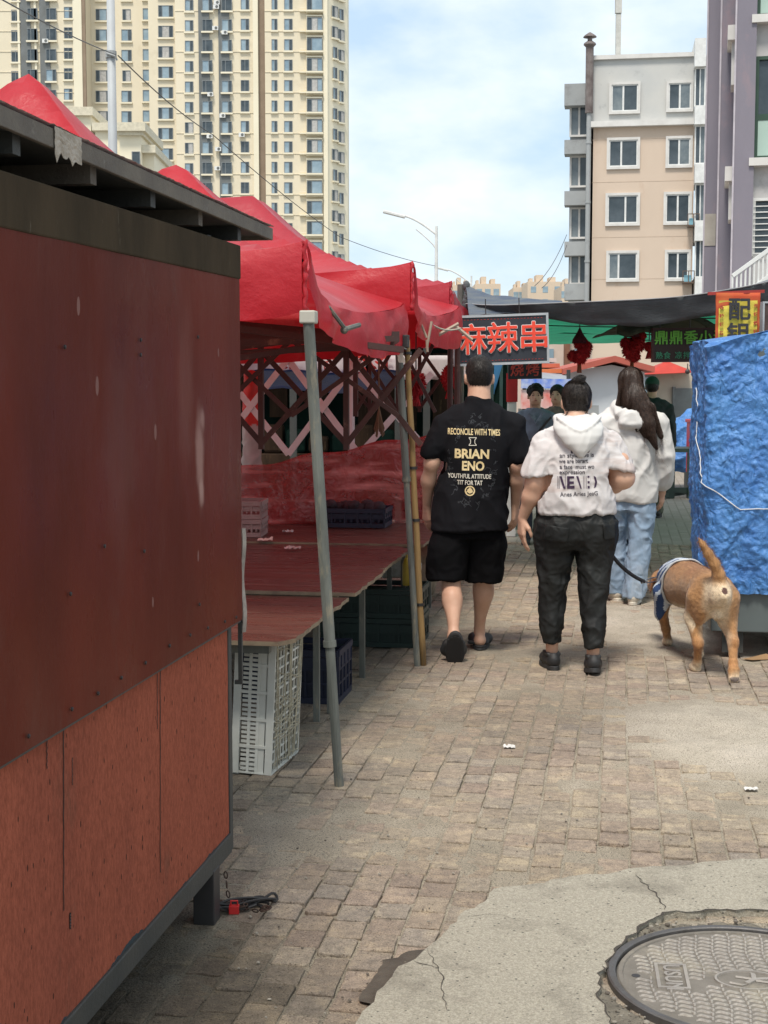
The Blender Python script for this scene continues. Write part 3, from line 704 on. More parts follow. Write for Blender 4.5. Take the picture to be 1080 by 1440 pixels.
# cornice building in front of the tower
cb = empty('corniced_building', (0, 0, 0), 0, 'low yellow building with stepped cornices in front of the tall tower, at far left', 'building')
YB = 120
o_ = P(170, 545, YB); cb.location = (o_.x, YB, 0)
mb = MB()
def cbx(x0, x1, y0, Y0, Y1, mi=0):
    a = P(x0, y0, YB); b = P(x1, y0, YB); mb.box2((a.x - o_.x, Y0 - YB, 0), (b.x - o_.x, Y1 - YB, a.z), mi)
def cbc(x0, x1, y0, y1, Y0, Y1, mi=1):
    a = P(x0, y0, YB); b = P(x1, y1, YB); mb.box2((a.x - o_.x, Y0 - YB, a.z), (b.x - o_.x, Y1 - YB, b.z), mi)
cbx(95, 124, 150, 121, 130); cbc(93, 128, 160, 148, 120.6, 130)
cbx(132, 168, 175, 120.5, 130); cbc(129, 171, 183, 172, 120.1, 130)
cbx(168, 198, 185, 120, 128); cbc(165, 206, 186, 174, 119.3, 129); cbc(167, 202, 191, 186, 119.6, 128.5)
cbx(198, 214, 206, 121, 129); cbc(196, 218, 214, 203, 120.2, 129.5)
mb.build('wall', [M['cream_lt'], mk('cornice', (.66, .6, .46), rough=.8)], cb)
w = window_unit('cb', .7, 1.6, .06, M['wf'], GB, [(1.0, 1)]); w.parent = cb; p = P(191.5, 227, YB); w.location = (p.x - o_.x, -.02, p.z)
# ------------------------------------------------------------------ peach building
M['peach'] = mk('peach_render', (.60, .48, .38), (.56, .445, .35), scale=.35, rough=.9, c3=(.52, .38, .28), s3=.5, t3=.58, bump=.3, bscale=6, stretch=(1, 1, .6))
M['gable'] = mk('whitewashed_render', (.53, .52, .49), (.46, .465, .455), scale=.4, rough=.9, c3=(.38, .38, .37), s3=.9, t3=.57, bump=.3, bscale=6)
M['trim'] = mk('worn_white_trim', (.66, .64, .61), (.55, .53, .5), scale=1.5, rough=.8)
M['greyw'] = mk('grey_render', (.36, .37, .37), (.3, .31, .31), scale=.6, rough=.9, c3=(.24, .24, .24), s3=1.2, t3=.56)
YM = 74.0
o_ = P(905, 545, YM)
pbd = empty('peach_apartment_block', (o_.x, YM, 0), R(-9), 'peach and white apartment block with square white framed windows, behind the netting', 'apartment block')
OB = Vector((o_.x, YM, 0))
def pb2(m, x0, x1, y0, y1, dY0, dY1, mi=0):
    a = P(x0, y0, YM); b = P(x1, y1, YM); z0 = 0 if y0 > 540 else a.z
    m.box2((a.x - OB.x, dY0, z0), (b.x - OB.x, dY1, b.z), mi)
mb = MB(); pb2(mb, 830, 976, 600, 172, 0, 14, 0); pb2(mb, 830, 976, 172, 78, .02, 14, 1)
pb2(mb, 827, 833, 600, 78, -.1, .3, 2)
mb.build('wall', [M['peach'], M['gable'], M['trim']], pbd)
mb = MB(); pb2(mb, 826, 976, 178, 170, -.35, .1); mb.build('cornice', M['trim'], pbd); mb = MB(); pb2(mb, 829, 976, 82, 76, -.15, .3); mb.build('cornice', M['trim'], pbd)
jm = mk('joint', (.52, .40, .30), rough=.9)
for y in (195, 255, 333, 392): mb = MB(); pb2(mb, 833, 975, y + .25, y - .2, -.008, .02); mb.build('render_joint', jm, pbd)
gg = [M['glass'], mk('hazy_pane', (.1, .13, .15), (.2, .23, .24), scale=1.5, rough=.15), M['glass_blue']]
def pwin(cx, cy, w, h, panes):
    k = 2000 / YM; o = window_unit('p', w / k, h / k, .05, M['white'], gg, panes, fr=.06, mull=.09)
    o.parent = pbd; p = P(cx, cy, YM); o.location = (p.x - OB.x, -.02, p.z)
    s = MB(); W, H = w / k / 2, h / k / 2
    for a, b in (((-W - .12, -.1, H), (W + .12, .02, H + .13)), ((-W - .12, -.1, -H - .13), (W + .12, .02, -H)), ((-W - .12, -.1, -H), (-W, .02, H)), ((W, -.1, -H), (W + .12, .02, H))): s.box2(a, b)
    s.build('frame', M['trim'], o)
for cx, cy, w, h, pn in ((879, 137, 36, 36, [(.44, 1), (.56, 0)]), (955, 137, 30, 35, [(.5, 0), (.5, 1)]), (877, 215, 39, 36, [(.42, 0), (.58, 0)]), (954, 215, 30, 36, [(.5, 0), (.5, 1)]),
                         (876, 294, 41, 38, [(.6, 0), (.4, 0)]), (952, 294, 32, 38, [(.5, 0), (.5, 0)]), (876, 374, 39, 36, [(.34, 1), (.66, 0)]), (952, 374, 29, 36, [(.5, 0), (.5, 0)])): pwin(cx, cy, w, h, pn)
# left wing of enclosed balconies
mb = MB(); pb2(mb, 797, 832, 600, 112, 1.2, 14)
for y0, y1 in ((143, 112), (212, 192), (285, 265), (357, 337), (420, 397)): pb2(mb, 794, 826, y0, y1, .35, 1.4)
mb.build('balcony_wing', M['greyw'], pbd)
for y in (167, 239, 312, 377):
    o = window_unit('bw', 27 / 27.0, 44 / 27.0, .06, M['trim'], gg, [(.5, 1), (.5, 0)], fr=.1, mull=.1); o.parent = pbd; p = P(811, y, YM + 1); o.location = (p.x - OB.x, 1.05, p.z)
# right balcony column
mb = MB()
for y0, y1 in ((101, 62), (181, 155), (262, 236), (342, 314), (420, 392)): pb2(mb, 974, 990, y0, y1, -.9, 2)
pb2(mb, 982, 1000, 600, 78, .3, 6); mb.build('balcony', M['white'], pbd)
for y in (128, 208, 289, 366):
    o = window_unit('bw2', 15 / 27.0, 52 / 27.0, .06, M['white'], gg, [(.5, 0), (.5, 1)], fr=.07, mull=.06); o.parent = pbd; p = P(982, y, YM); o.location = (p.x - OB.x, -.5, p.z)
mb = MB(); a = P(826, 420, YM); b = P(826, 62, YM); c = a.x - OB.x
mb.tube([(c, -.3, 0), (c, -.3, b.z - 3.2)], .12, 10); mb.tube([(c, -.3, b.z - 3.4), (c, -.3, b.z)], .2, 12, 1)
mb.lathe((c, -.3, b.z), [(.22, -.1), (.32, 0), (.3, .08), (.12, .2), (.12, .35), (.35, .38), (.3, .45), (.05, .62)], 12, 1)
for z in (2, 5, 8, 11, 14): mb.lathe((c, -.3, z), [(.15, 0), (.15, .1), (.0001, .1)], 10)
mb.build('chimney_flue', [M['greyw'], mk('rusty_flue', (.1, .075, .07), (.2, .17, .16), scale=2, rough=.7)], pbd)
mb = MB(); 
for cx, cy in ((973, 313), (966, 392)):
    p = P(cx, cy, YM) - OB; mb.box2((p.x - .28, -.65, p.z - .3), (p.x + .28, -.02, p.z - .22)); 
    for dx_ in (-.28, .0, .28): mb.box2((p.x + dx_ - .02, -.65, p.z - .22), (p.x + dx_ + .02, -.6, p.z + .3))
    mb.box2((p.x - .3, -.66, p.z + .3), (p.x + .3, -.62, p.z + .34)); mb.box2((p.x - .2, -.5, p.z - .22), (p.x + .15, -.1, p.z + .12), 1)
mb.build('window_cage', [mk('rust_iron', (.12, .08, .06), rough=.8), mk('blue_tub', (.25, .5, .6), rough=.5)], pbd)
an = MB(); a = P(868, 76, YM + 1); b = P(868, 45, YM + 1)
an.box2((-.13, -.1, -.2), (.13, .1, 2.05)); an.box2((-.17, -.14, 2.1), (.15, .14, 2.15 + 1.3)); an.tube([(.1, 0, 3.4), (.1, 0, 4.2)], .02, 5)
tag(an.build('antenna', mk('pale_antenna', (.55, .54, .5), rough=.7), loc=(P(869, 76, YM + 1).x, YM + 1, P(869, 77, YM).z + .2)), 'pale two-part antenna mast on the roof of the peach apartment block', 'antenna')
# ------------------------------------------------------------------ purple building
M['purple'] = mk('lilac_render', (.225, .205, .24), (.195, .18, .215), scale=.8, rough=.85, c3=(.27, .21, .235), s3=.9, t3=.55, bump=.2, bscale=20, stretch=(1, 1, .5))
M['palegrey'] = mk('pale_grey_render', (.5, .49, .48), (.44, .43, .42), scale=1, rough=.85, c3=(.36, .35, .34), s3=1.5, t3=.58)
YP = 30.0; o_ = P(1050, 545, YP); OP = Vector((o_.x, YP, 0))
pu = empty('lilac_building', OP, R(-13), 'tall lilac rendered building with stepped corner at the right edge', 'building')
TZ = 17.5
def px_at(px, Y): return P(px, 500, Y).x - OP.x
mb = MB()
x1 = px_at(1026, 30); x2 = px_at(1054, 30)
mb.box2((x1, 0, 0), (x2, 3, TZ)); mb.box2((x2, .35, 0), (x2 + 9, 12, TZ))
x3 = px_at(1006, 30); mb.box2((x3, 1.6, 0), (x1, 12, TZ)); x4 = px_at(986, 30); mb.box2((x4, 3.0, 0), (x3, 12, TZ))
mb.build('wall', M['purple'], pu)
mb = MB()
for xx, yy in ((x1, 0), (x3, 1.6), (x4, 3.0)): mb.box2((xx - .015, yy - .015, 0), (xx + .02, yy + .02, TZ))
mb.build('corner_strip', mk('pale_corner', (.5, .46, .5), rough=.8), pu)
mb = MB()
z_a = P(1004, 345, 33).z; z_b = P(1004, 300, 33).z
mb.box2((x4 + .02, 2.985, z_a), (x3 - .03, 3.01, z_b)); mb.build('patch', mk('bare_render', (.4, .37, .32), (.33, .3, .26), scale=3, rough=.9), pu)
for yt, yb in ((45, 125), (240, 312)):
    sm = MB()   # small balcony slabs seen edge-on in the step
    z1_, z0_ = P(1022, yt, 31).z, P(1022, yb, 31).z; sm.box2((x1 - .07, .5, z0_), (x1, 1.3, z1_ - .3)); sm.box2((x1 - .16, .3, z1_ - .3), (x1, 1.5, z1_)); sm.build('ledge', M['trim'], pu)
gm = mk('green_window_frame', (.03, .07, .045), rough=.5); mint = mk('mint_panel', (.4, .52, .45), (.36, .48, .42), scale=.8, rough=.4)
sp = MB(); si = MB()
for y0, y1, yw0, yw1, kk in ((140, 35, None, None, 0),):
    pass
bays = [(-160, 27, 'g'), (82, 226, 'g'), (280, 362, 'b')]
xr = x2 + 2.2
def zz(y): return P(1060, y, 30.35).z
segs = [(27, 82), (226, 280)]
for a, b in segs:
    sp, si = MB(), MB(); sp.box2((x2, .2, zz(b)), (xr, .36, zz(a) - .12)); si.box2((x2 - .1, -.05, zz(a) - .16), (xr + .1, .36, zz(a) - .0)); sp.build('spandrel', M['palegrey'], pu); si.build('sill', M['trim'], pu)
sp = MB(); sp.box2((x2, .2, 0), (xr, .36, zz(362))); 
sp.build('spandrel', M['palegrey'], pu)
for a, b, k in bays:
    h = zz(a) - zz(b); w = xr - x2
    if k == 'g':
        o = window_unit('pg', w, h, .08, gm, [M['glass'], mint], [(.42, 0), (.58, 0)], fr=.07, mull=.07); o.parent = pu; o.location = ((x2 + xr) / 2, .28, (zz(a) + zz(b)) / 2)
        if h > 1.5:
            e = MB(); e.box2((-w / 2 + .07, -.06, -h / 2 + .07), (w / 2 - .07, -.03, -h / 2 + h * .38)); e.build('panel', mint, o)
            e = MB(); e.box2((-w / 2 + .07, -.07, -h / 2 + h * .38), (w / 2 - .07, -.03, -h / 2 + h * .44)); e.build('rail', gm, o)
    else:
        o = window_unit('pb', w, h, .08, M['white'], [M['curtain'], M['glass']], [(.45, 1), (.55, 0)], fr=.06, mull=.06); o.parent = pu; o.location = ((x2 + xr) / 2, .28, (zz(a) + zz(b)) / 2)
        e = MB()
        for q in range(10): z = -h / 2 + h * (q + .5) / 10; e.bar((-w / 2, -.16, z), (w / 2, -.16, z), .02)
        for q in range(4): x = -w / 2 + w * q / 3; e.bar((x, -.17, -h / 2), (x, -.17, h / 2), .03)
        e.build('burglar_bars', M['white'], o)
for k in kinds.values(): kill(k)
# ------------------------------------------------------------------ far blocks
M['farw'] = mk('distant_wall', (.62, .5, .38), (.58, .47, .36), scale=.1, rough=.9)
fars = [(742, 792, 412, 396, 330, 'stepped'), (722, 745, 412, 404, 345, ''), (790, 812, 418, 402, 300, ''), (668, 704, 412, 399, 310, ''), (636, 664, 412, 401, 290, '')]
labs = ['wide distant peach apartment block on the skyline left of the peach block', 'low distant block just left of the widest skyline block', 'distant block touching the left wing of the peach apartment block', 'small distant block on the skyline above the dark netting end', 'distant pale block behind the red tent corner and street lamp']
for (x0, x1, yb, yt, Y, st_), lb in zip(fars, labs):
    a = P(x0, yt, Y); b = P(x1, yt, Y); e = empty('distant_block', ((a.x + b.x) / 2, Y, 0), 0, lb, 'apartment block', 'distant blocks on the skyline')
    W = (b.x - a.x) / 2; H = a.z; mb = MB(); mb.box2((-W, 0, 0), (W, 14, H))
    mb.box2((-W * .5, 1, H), (-W * .1, 6, H + 1.6)); mb.box2((W * .25, 1, H), (W * .6, 6, H + 1.1)); mb.box2((-W * .9, .5, H), (-W * .7, 4, H + .8))
    mb.build('wall', M['farw'], e)
    n = min(12, max(3, int(W * 2 / 3.2))); proto_ = None
    for i in range(n):
        for k in range(6):
            x = -W + 2 * W * (i + .5) / n; z = H - 1.8 - 2.9 * k
            if z > 2:
                if proto_ is None: mb = MB(); mb.box2((-.6, -.05, -.7), (.6, .03, .7)); proto_ = o = mb.build('window', M['glass_blue'], e)
                else: o = copy_tree(proto_, e)
                o.location = (x, 0, z)
# ================================================================== red kiosk on the left
M['maroon'] = mk('maroon_panel', (.135, .028, .017), (.085, .020, .013), scale=1.6, rough=.34, spec=.025, bump=.14, bscale=9, c3=(.115, .034, .024), s3=2.2, t3=.55, rvar=.14, stretch=(1, 1, .45), spots=(7, .12, (.2, .1, .085)), bdist=.02)
M['terra'] = mk('faded_red_board', (.31, .092, .056), (.25, .075, .048), scale=2.5, rough=.8, spec=.01, bump=.45, bscale=110, c3=(.2, .075, .05), s3=5, t3=.6, spots=(38, .21, (.07, .03, .022)), stretch=(1, 1, .42), bdist=.006, grain=(120, .8, 1.18))
M['grime'] = mk('grimy_steel', (.065, .048, .031), (.04, .031, .021), scale=6, rough=.85, spec=.04, bump=.3, bscale=40, c3=(.16, .14, .11), s3=14, t3=.62, stretch=(1, 1, .25))
M['darksteel'] = mk('dark_steel', (.03, .033, .032), (.045, .045, .04), scale=5, rough=.6, bump=.2)
M['fascia'] = mk('rusty_fascia', (.14, .12, .095), (.10, .085, .07), scale=9, rough=.75, bump=.4, bscale=60, c3=(.22, .2, .17), s3=20, t3=.6)
kv = uv(P(338, 545, 4.3)); KV = kv[1]; KU = kv[0]       # corner of the wall
ks = empty('market_kiosk', SP(KU, KV), -ST, 'maroon and brick red sheet metal market kiosk filling the left foreground', 'kiosk')
# local frame: x to the right, y along the street (away), origin at the far aisle corner; the kiosk goes to -x and -y
LK = 3.3; WK = 1.7
ZB = .155; ZM = P(338, 864, 4.3).z; ZT = P(338, 345, 4.3).z
def wavy_panel(y0, y1, z0, z1, th, amp, seed):
    m = MB(); n1_, n2_ = 60, 24
    m.grid(lambda a, b: Vector((amp * (noise.noise((a * 5, b * 2.5, seed)) + .4 * noise.noise((a * 14, b * 7, seed))), y0 + (y1 - y0) * a, z0 + (z1 - z0) * b)), n1_, n2_, 0)
    m.box2((-th, y0, z0), (-amp * 1.5, y1, z1)); return m
p = wavy_panel(-LK, 0, ZM - .015, ZT - .10, .04, .004, 3); p.build('upper_panel', M['maroon'], ks, smooth=False)
p = wavy_panel(-LK, -.065, ZB + .06, ZM + .1, .03, .0015, 8)
for v in range(len(p.v)): p.v[v] = (p.v[v][0] - .03, p.v[v][1], p.v[v][2])
p.build('lower_panel', M['terra'], ks)
m = MB(); m.box2((-.035, -LK, ZT - .10), (.004, .004, ZT)); m.v = [(x, y, z + (.048 * y / LK if y < -.5 else 0) - (.01 if (y < -.5 and z < ZT - .05) else 0)) for x, y, z in m.v]; m.build('top_rail', M['grime'], ks, bevel=.004)
tn = M['terra'].node_tree; N = tn.nodes; L = tn.links; pbn = N['Principled BSDF']; src = pbn.inputs['Base Color'].links[0].from_socket
tc = N.new('ShaderNodeTexCoord'); sx_ = N.new('ShaderNodeSeparateXYZ'); L.new(tc.outputs['Object'], sx_.inputs[0]); nn_ = N.new('ShaderNodeTexNoise'); nn_.inputs['Scale'].default_value = 7; nn_.inputs['Detail'].default_value = 9; L.new(tc.outputs['Object'], nn_.inputs['Vector'])
m1 = N.new('ShaderNodeMath'); m1.operation = 'MULTIPLY_ADD'; m1.inputs[1].default_value = .09; m1.inputs[2].default_value = ZB + .012; L.new(nn_.outputs['Fac'], m1.inputs[0])
m2 = N.new('ShaderNodeMath'); m2.operation = 'LESS_THAN'; L.new(sx_.outputs['Z'], m2.inputs[0]); L.new(m1.outputs[0], m2.inputs[1])
mxn = N.new('ShaderNodeMix'); mxn.data_type = 'RGBA'; mxn.inputs['B'].default_value = (.05, .062, .068, 1); L.new(m2.outputs[0], mxn.inputs['Factor']); L.new(src, mxn.inputs['A']); L.new(mxn.outputs['Result'], pbn.inputs['Base Color'])
m = MB(); m.box2((-.032, -LK, ZM - .022), (-.004, -.002, ZM - .015)); m.build('shadow_line', M['black'], ks)  # dark bar added as the shadow cast by the upper panel's edge
m = MB(); m.box2((-.075, -LK, ZB), (-.022, -.06, ZB + .06)); m.box2((-.1, -.064, ZB + .001), (-.026, -.03, ZM)); m.build('frame', M['darksteel'], ks, bevel=.003)
m = MB(); m.box2((-WK, -LK, ZB + .01), (-.1, -.03, ZB + .05)); m.box2((-WK, -.05, ZB + .05), (-.1, -.03, ZT)); m.box2((-WK, -LK, ZB + .05), (-WK + .03, -.05, ZT)); m.box2((-WK + .03, -LK, ZB + .05), (-.1, -LK + .03, ZT)); m.build('body', M['darksteel'], ks)
# drip marks and screws of the panels
m = MB()
def kp(px, py, off=.0):      # a pixel on the wall plane, local
    d = ray(px, py); n = R_; o0 = SP(KU, KV); t = (o0 - Vector((0, 0, CAMZ))).dot(n) / d.dot(n); w = Vector((0, 0, CAMZ)) + d * t - o0; w.z = (Vector((0, 0, CAMZ)) + d * t).z
    return Vector((off, w.dot(S_), w.z))
ax = Matrix.Rotation(R(90), 3, 'Y')
for px, py in ((37, 1035), (98, 997), (135, 975), (168, 953), (202, 932), (236, 908), (265, 893), (290, 883), (314, 874), (330, 868), (88, 488), (195, 478), (195, 499), (276, 474), (200, 775), (96, 835), (144, 768), (278, 850)):
    q = kp(px, py); m.lathe((.004, q.y, q.z), [(.005, 0), (.0045, .003), (.0001, .0045)], 8, 0, ax)
m.build('rivet', mk('dark_rivet', (.02, .012, .012), rough=.5), ks)
m = MB()
for px, y0, y1, w in ((107, 1010, 1282, .0011), (240, 932, 1228, .001), (236, 930, 1026, .0008), (84, 1032, 1082, .001), (119, 1066, 1105, .0008), (116, 1285, 1308, .002)):
    a = kp(px, y0); b = kp(px, y1); n_ = 20
    m.tube([(-.0278, a.y + (b.y - a.y) * i / n_ + .0015 * math.sin(i * 1.7), a.z + (b.z - a.z) * i / n_) for i in range(n_ + 1)], w, 4)
m.build('drip_mark', mk('dried_drip', (.03, .015, .012), rough=.5), ks)
# soft pale spot and tall highlights painted into the upper panel's colour
nt = M['maroon'].node_tree; N = nt.nodes; L = nt.links; pb_n = N['Principled BSDF']; src = pb_n.inputs['Base Color'].links[0].from_socket
tc = N.new('ShaderNodeTexCoord'); nn_ = N.new('ShaderNodeTexNoise'); nn_.inputs['Scale'].default_value = 9; nn_.inputs['Detail'].default_value = 6; L.new(tc.outputs['Object'], nn_.inputs['Vector'])
prev = src
for px, py, w, h, st_ in ((281, 640, .05, .17, .55), (283, 690, .03, .05, .6), (285, 590, .03, .05, .5), (262, 545, .09, .25, .09), (170, 640, .14, .3, .05)):
    q = kp(px, py); mpn = N.new('ShaderNodeMapping'); mpn.vector_type = 'POINT'; mpn.inputs['Scale'].default_value = (0, 1 / w, 1 / h); mpn.inputs['Location'].default_value = (0, -q.y / w, -q.z / h)
    L.new(tc.outputs['Object'], mpn.inputs['Vector']); ln_ = N.new('ShaderNodeVectorMath'); ln_.operation = 'LENGTH'; L.new(mpn.outputs[0], ln_.inputs[0])
    ad = N.new('ShaderNodeMath'); ad.operation = 'ADD'; L.new(ln_.outputs['Value'], ad.inputs[0]); sb = N.new('ShaderNodeMath'); sb.operation = 'MULTIPLY'; sb.inputs[1].default_value = .9; L.new(nn_.outputs['Fac'], sb.inputs[0]); L.new(sb.outputs[0], ad.inputs[1])
    mr = N.new('ShaderNodeMapRange'); mr.interpolation_type = 'SMOOTHSTEP'; mr.inputs['From Min'].default_value = 1.5; mr.inputs['From Max'].default_value = .75; mr.inputs['To Max'].default_value = st_; L.new(ad.outputs[0], mr.inputs['Value'])
    mxn = N.new('ShaderNodeMix'); mxn.data_type = 'RGBA'; mxn.inputs['B'].default_value = (.42, .26, .22, 1); L.new(mr.outputs[0], mxn.inputs['Factor']); L.new(prev, mxn.inputs['A']); prev = mxn.outputs['Result']
L.new(prev, pb_n.inputs['Base Color'])
# roof
ra = P(384, 338, 4.62); ru, rv = uv(ra); yr = ru - KU; xr_ = rv - KV
ZR = ra.z; RT = .038
m = MB(); m.box2((-WK - .15, -LK, ZR + .012), (xr_ - .012, yr - .012, ZR + RT - .004)); m.build('roof', M['darksteel'], ks)
m = MB(); m.box2((xr_ - .012, -LK, ZR), (xr_, yr, ZR + RT)); m.box2((-WK - .15, yr - .012, ZR), (xr_ - .012, yr, ZR + RT)); m.build('fascia', M['fascia'], ks, bevel=.002)
for i in range(8):
    y = yr - .3 - i * .4; m = MB(); m.box2((-WK - .1, y - .018, ZR - .03), (xr_ - .03, y + .018, ZR + .012)); m.build('roof_beam', M['fascia'] if i % 2 else M['darksteel'], ks)
m = MB(); m.box2((-.09, -.16, ZT - .002), (-.05, -.12, ZR - .031)); m.build('roof_post', M['darksteel'], ks)
# trim of crumpled film along the roof edge
m = MB(); n_ = 220
m.grid(lambda a, b: Vector((xr_ + .004 - .035 * b + .003 * noise.noise((a * 90, b, 1)), -LK + (LK + yr) * a, ZR + RT + .003 + .005 * abs(noise.noise((a * 120, b * 2, 5))) + .002)), n_, 3); m.build('edge_film', mk('torn_film', (.62, .55, .55), (.4, .2, .22), scale=30, rough=.5), ks)
d = kp(60, 190); m = MB()
q = P(62, 178, 2.93); qu, qv = uv(q)
m.grid(lambda a, b: Vector((xr_ + .003 + .003 * noise.noise((a * 9, b * 9, 2)), qu - KU - .07 + .14 * a, ZR + RT + .004 - (.055 + .02 * noise.noise((a * 7, 1, 4))) * b)), 14, 10); m.build('tape_patch', mk('old_tape', (.42, .37, .31), (.3, .26, .21), scale=25, rough=.8, bump=.5), ks, solid=.001)
# far-end bracket and strip, legs
m = MB(); m.box2((-.018, .012, .66), (-.006, .024, ZM - .005)); m.box2((-.03, .012, .66), (-.018, .024, .672)); m.tube([(-.012, .018, ZM - .02), (.0, .02, ZM - .03), (.004, .02, ZM - .012)], .005, 6); m.build('hanging_bracket', M['darksteel'], ks)
m = MB(); m.grid(lambda a, b: Vector((-.004 + .008 * a + .004 * math.sin(b * 9), .008 + .012 * a, P(338, 890, 4.3).z + .32 * b)), 3, 20); m.build('rubber_strip', mk('dirty_rubber', (.35, .31, .27), (.2, .17, .15), scale=20, rough=.8), ks, solid=.004)
lu_, lv_ = uv(G(291, 1296)); lu_ -= KU; lv_ -= KV
for y in (lu_, -2.9):
    for x in (lv_, -WK + .15):
        m = MB(); m.box2((x - .032, y - .032, 0), (x + .032, y + .032, ZB + .009)); m.build('leg', M['black'], ks, bevel=.003)
# chain heap beside the leg
ch = empty('chain', G(330, 1283), 0, 'rusty chain heaped on the bricks beside the kiosk leg', 'chain')
m = MB(); rr = random.Random(5)
pth = [Vector((-.09 + .2 * t + .03 * math.sin(t * 17), .04 * math.cos(t * 11) + .02 * math.sin(t * 23), .012 + .012 * abs(math.sin(t * 9)))) for t in [i / 22 for i in range(23)]]
pth = [Vector((-.03, .03, .12)), Vector((-.028, .03, .09)), Vector((-.025, .03, .06)), Vector((-.02, .03, .03))] + pth
for i in range(len(pth) - 1):
    c = (pth[i] + pth[i + 1]) / 2; d = (pth[i + 1] - pth[i]).normalized(); s = d.cross(Vector((0, 0, 1)) if i % 2 else Vector((.3, .9, .4))).normalized()
    m.tube([c + d * .011 * math.cos(t) + s * .006 * math.sin(t) for t in [k / 8 * 6.283 for k in range(9)]], .0022, 5, cap=False)
m.build('links', mk('rusty_chain', (.09, .05, .035), (.05, .035, .03), scale=40, rough=.6, metal=.6), ch)
m = MB()
for q in range(5):
    r0 = .05 + .012 * q; m.tube([(.02 + r0 * 1.1 * math.cos(t) + .012 * math.sin(3 * t + q), .02 + r0 * .5 * math.sin(t + q * .4), .008 + .007 * q * abs(math.sin(t * 1.5 + q))) for t in [k / 26 * 6.283 * (.7 + .08 * q) for k in range(27)]], .0042, 6)
m.build('cable', mk('black_cable', (.02, .018, .018), rough=.6), ch)
m = MB(); m.box((.0, -.012, .014), (.03, .022, .024)); m.tube([(-.01, -.012, .024), (-.01, -.012, .04), (.01, -.012, .04), (.01, -.012, .024)], .003, 6); m.build('padlock', mk('red_plastic', (.5, .02, .02), rough=.4), ch, bevel=.003)
# ================================================================== red tents
def vinyl(name, c1, c2, c3):
    return mk(name, c1, c2, scale=1.3, rough=.42, bump=.25, bscale=16, c3=c3, s3=1.8, t3=.56, transl=.34, rvar=.1, bdist=.03)
M['red1'] = vinyl('red_vinyl', (.60, .03, .042), (.50, .022, .034), (.60, .09, .095))
M['red2'] = vinyl('faded_red_vinyl', (.52, .04, .06), (.44, .03, .045), (.5, .09, .1))
M['pole'] = mk('galvanised_pole', (.15, .158, .14), (.085, .09, .078), scale=12, rough=.6, metal=.1, c3=(.27, .23, .16), s3=11, t3=.54, bump=.2, bscale=50, stretch=(1, 1, .25))
M['brownbar'] = mk('brown_truss', (.065, .022, .016), (.045, .018, .014), scale=8, rough=.6, bump=.2, c3=(.17, .09, .06), s3=9, t3=.6)
M['whitebar'] = mk('white_truss', (.8, .8, .78), (.7, .7, .68), scale=8, rough=.5)
M['wood'] = mk('yellow_wood_pole', (.33, .2, .075), (.24, .15, .06), scale=6, rough=.8, bump=.4, stretch=(6, 6, .5), c3=(.17, .13, .09), s3=4, t3=.58)
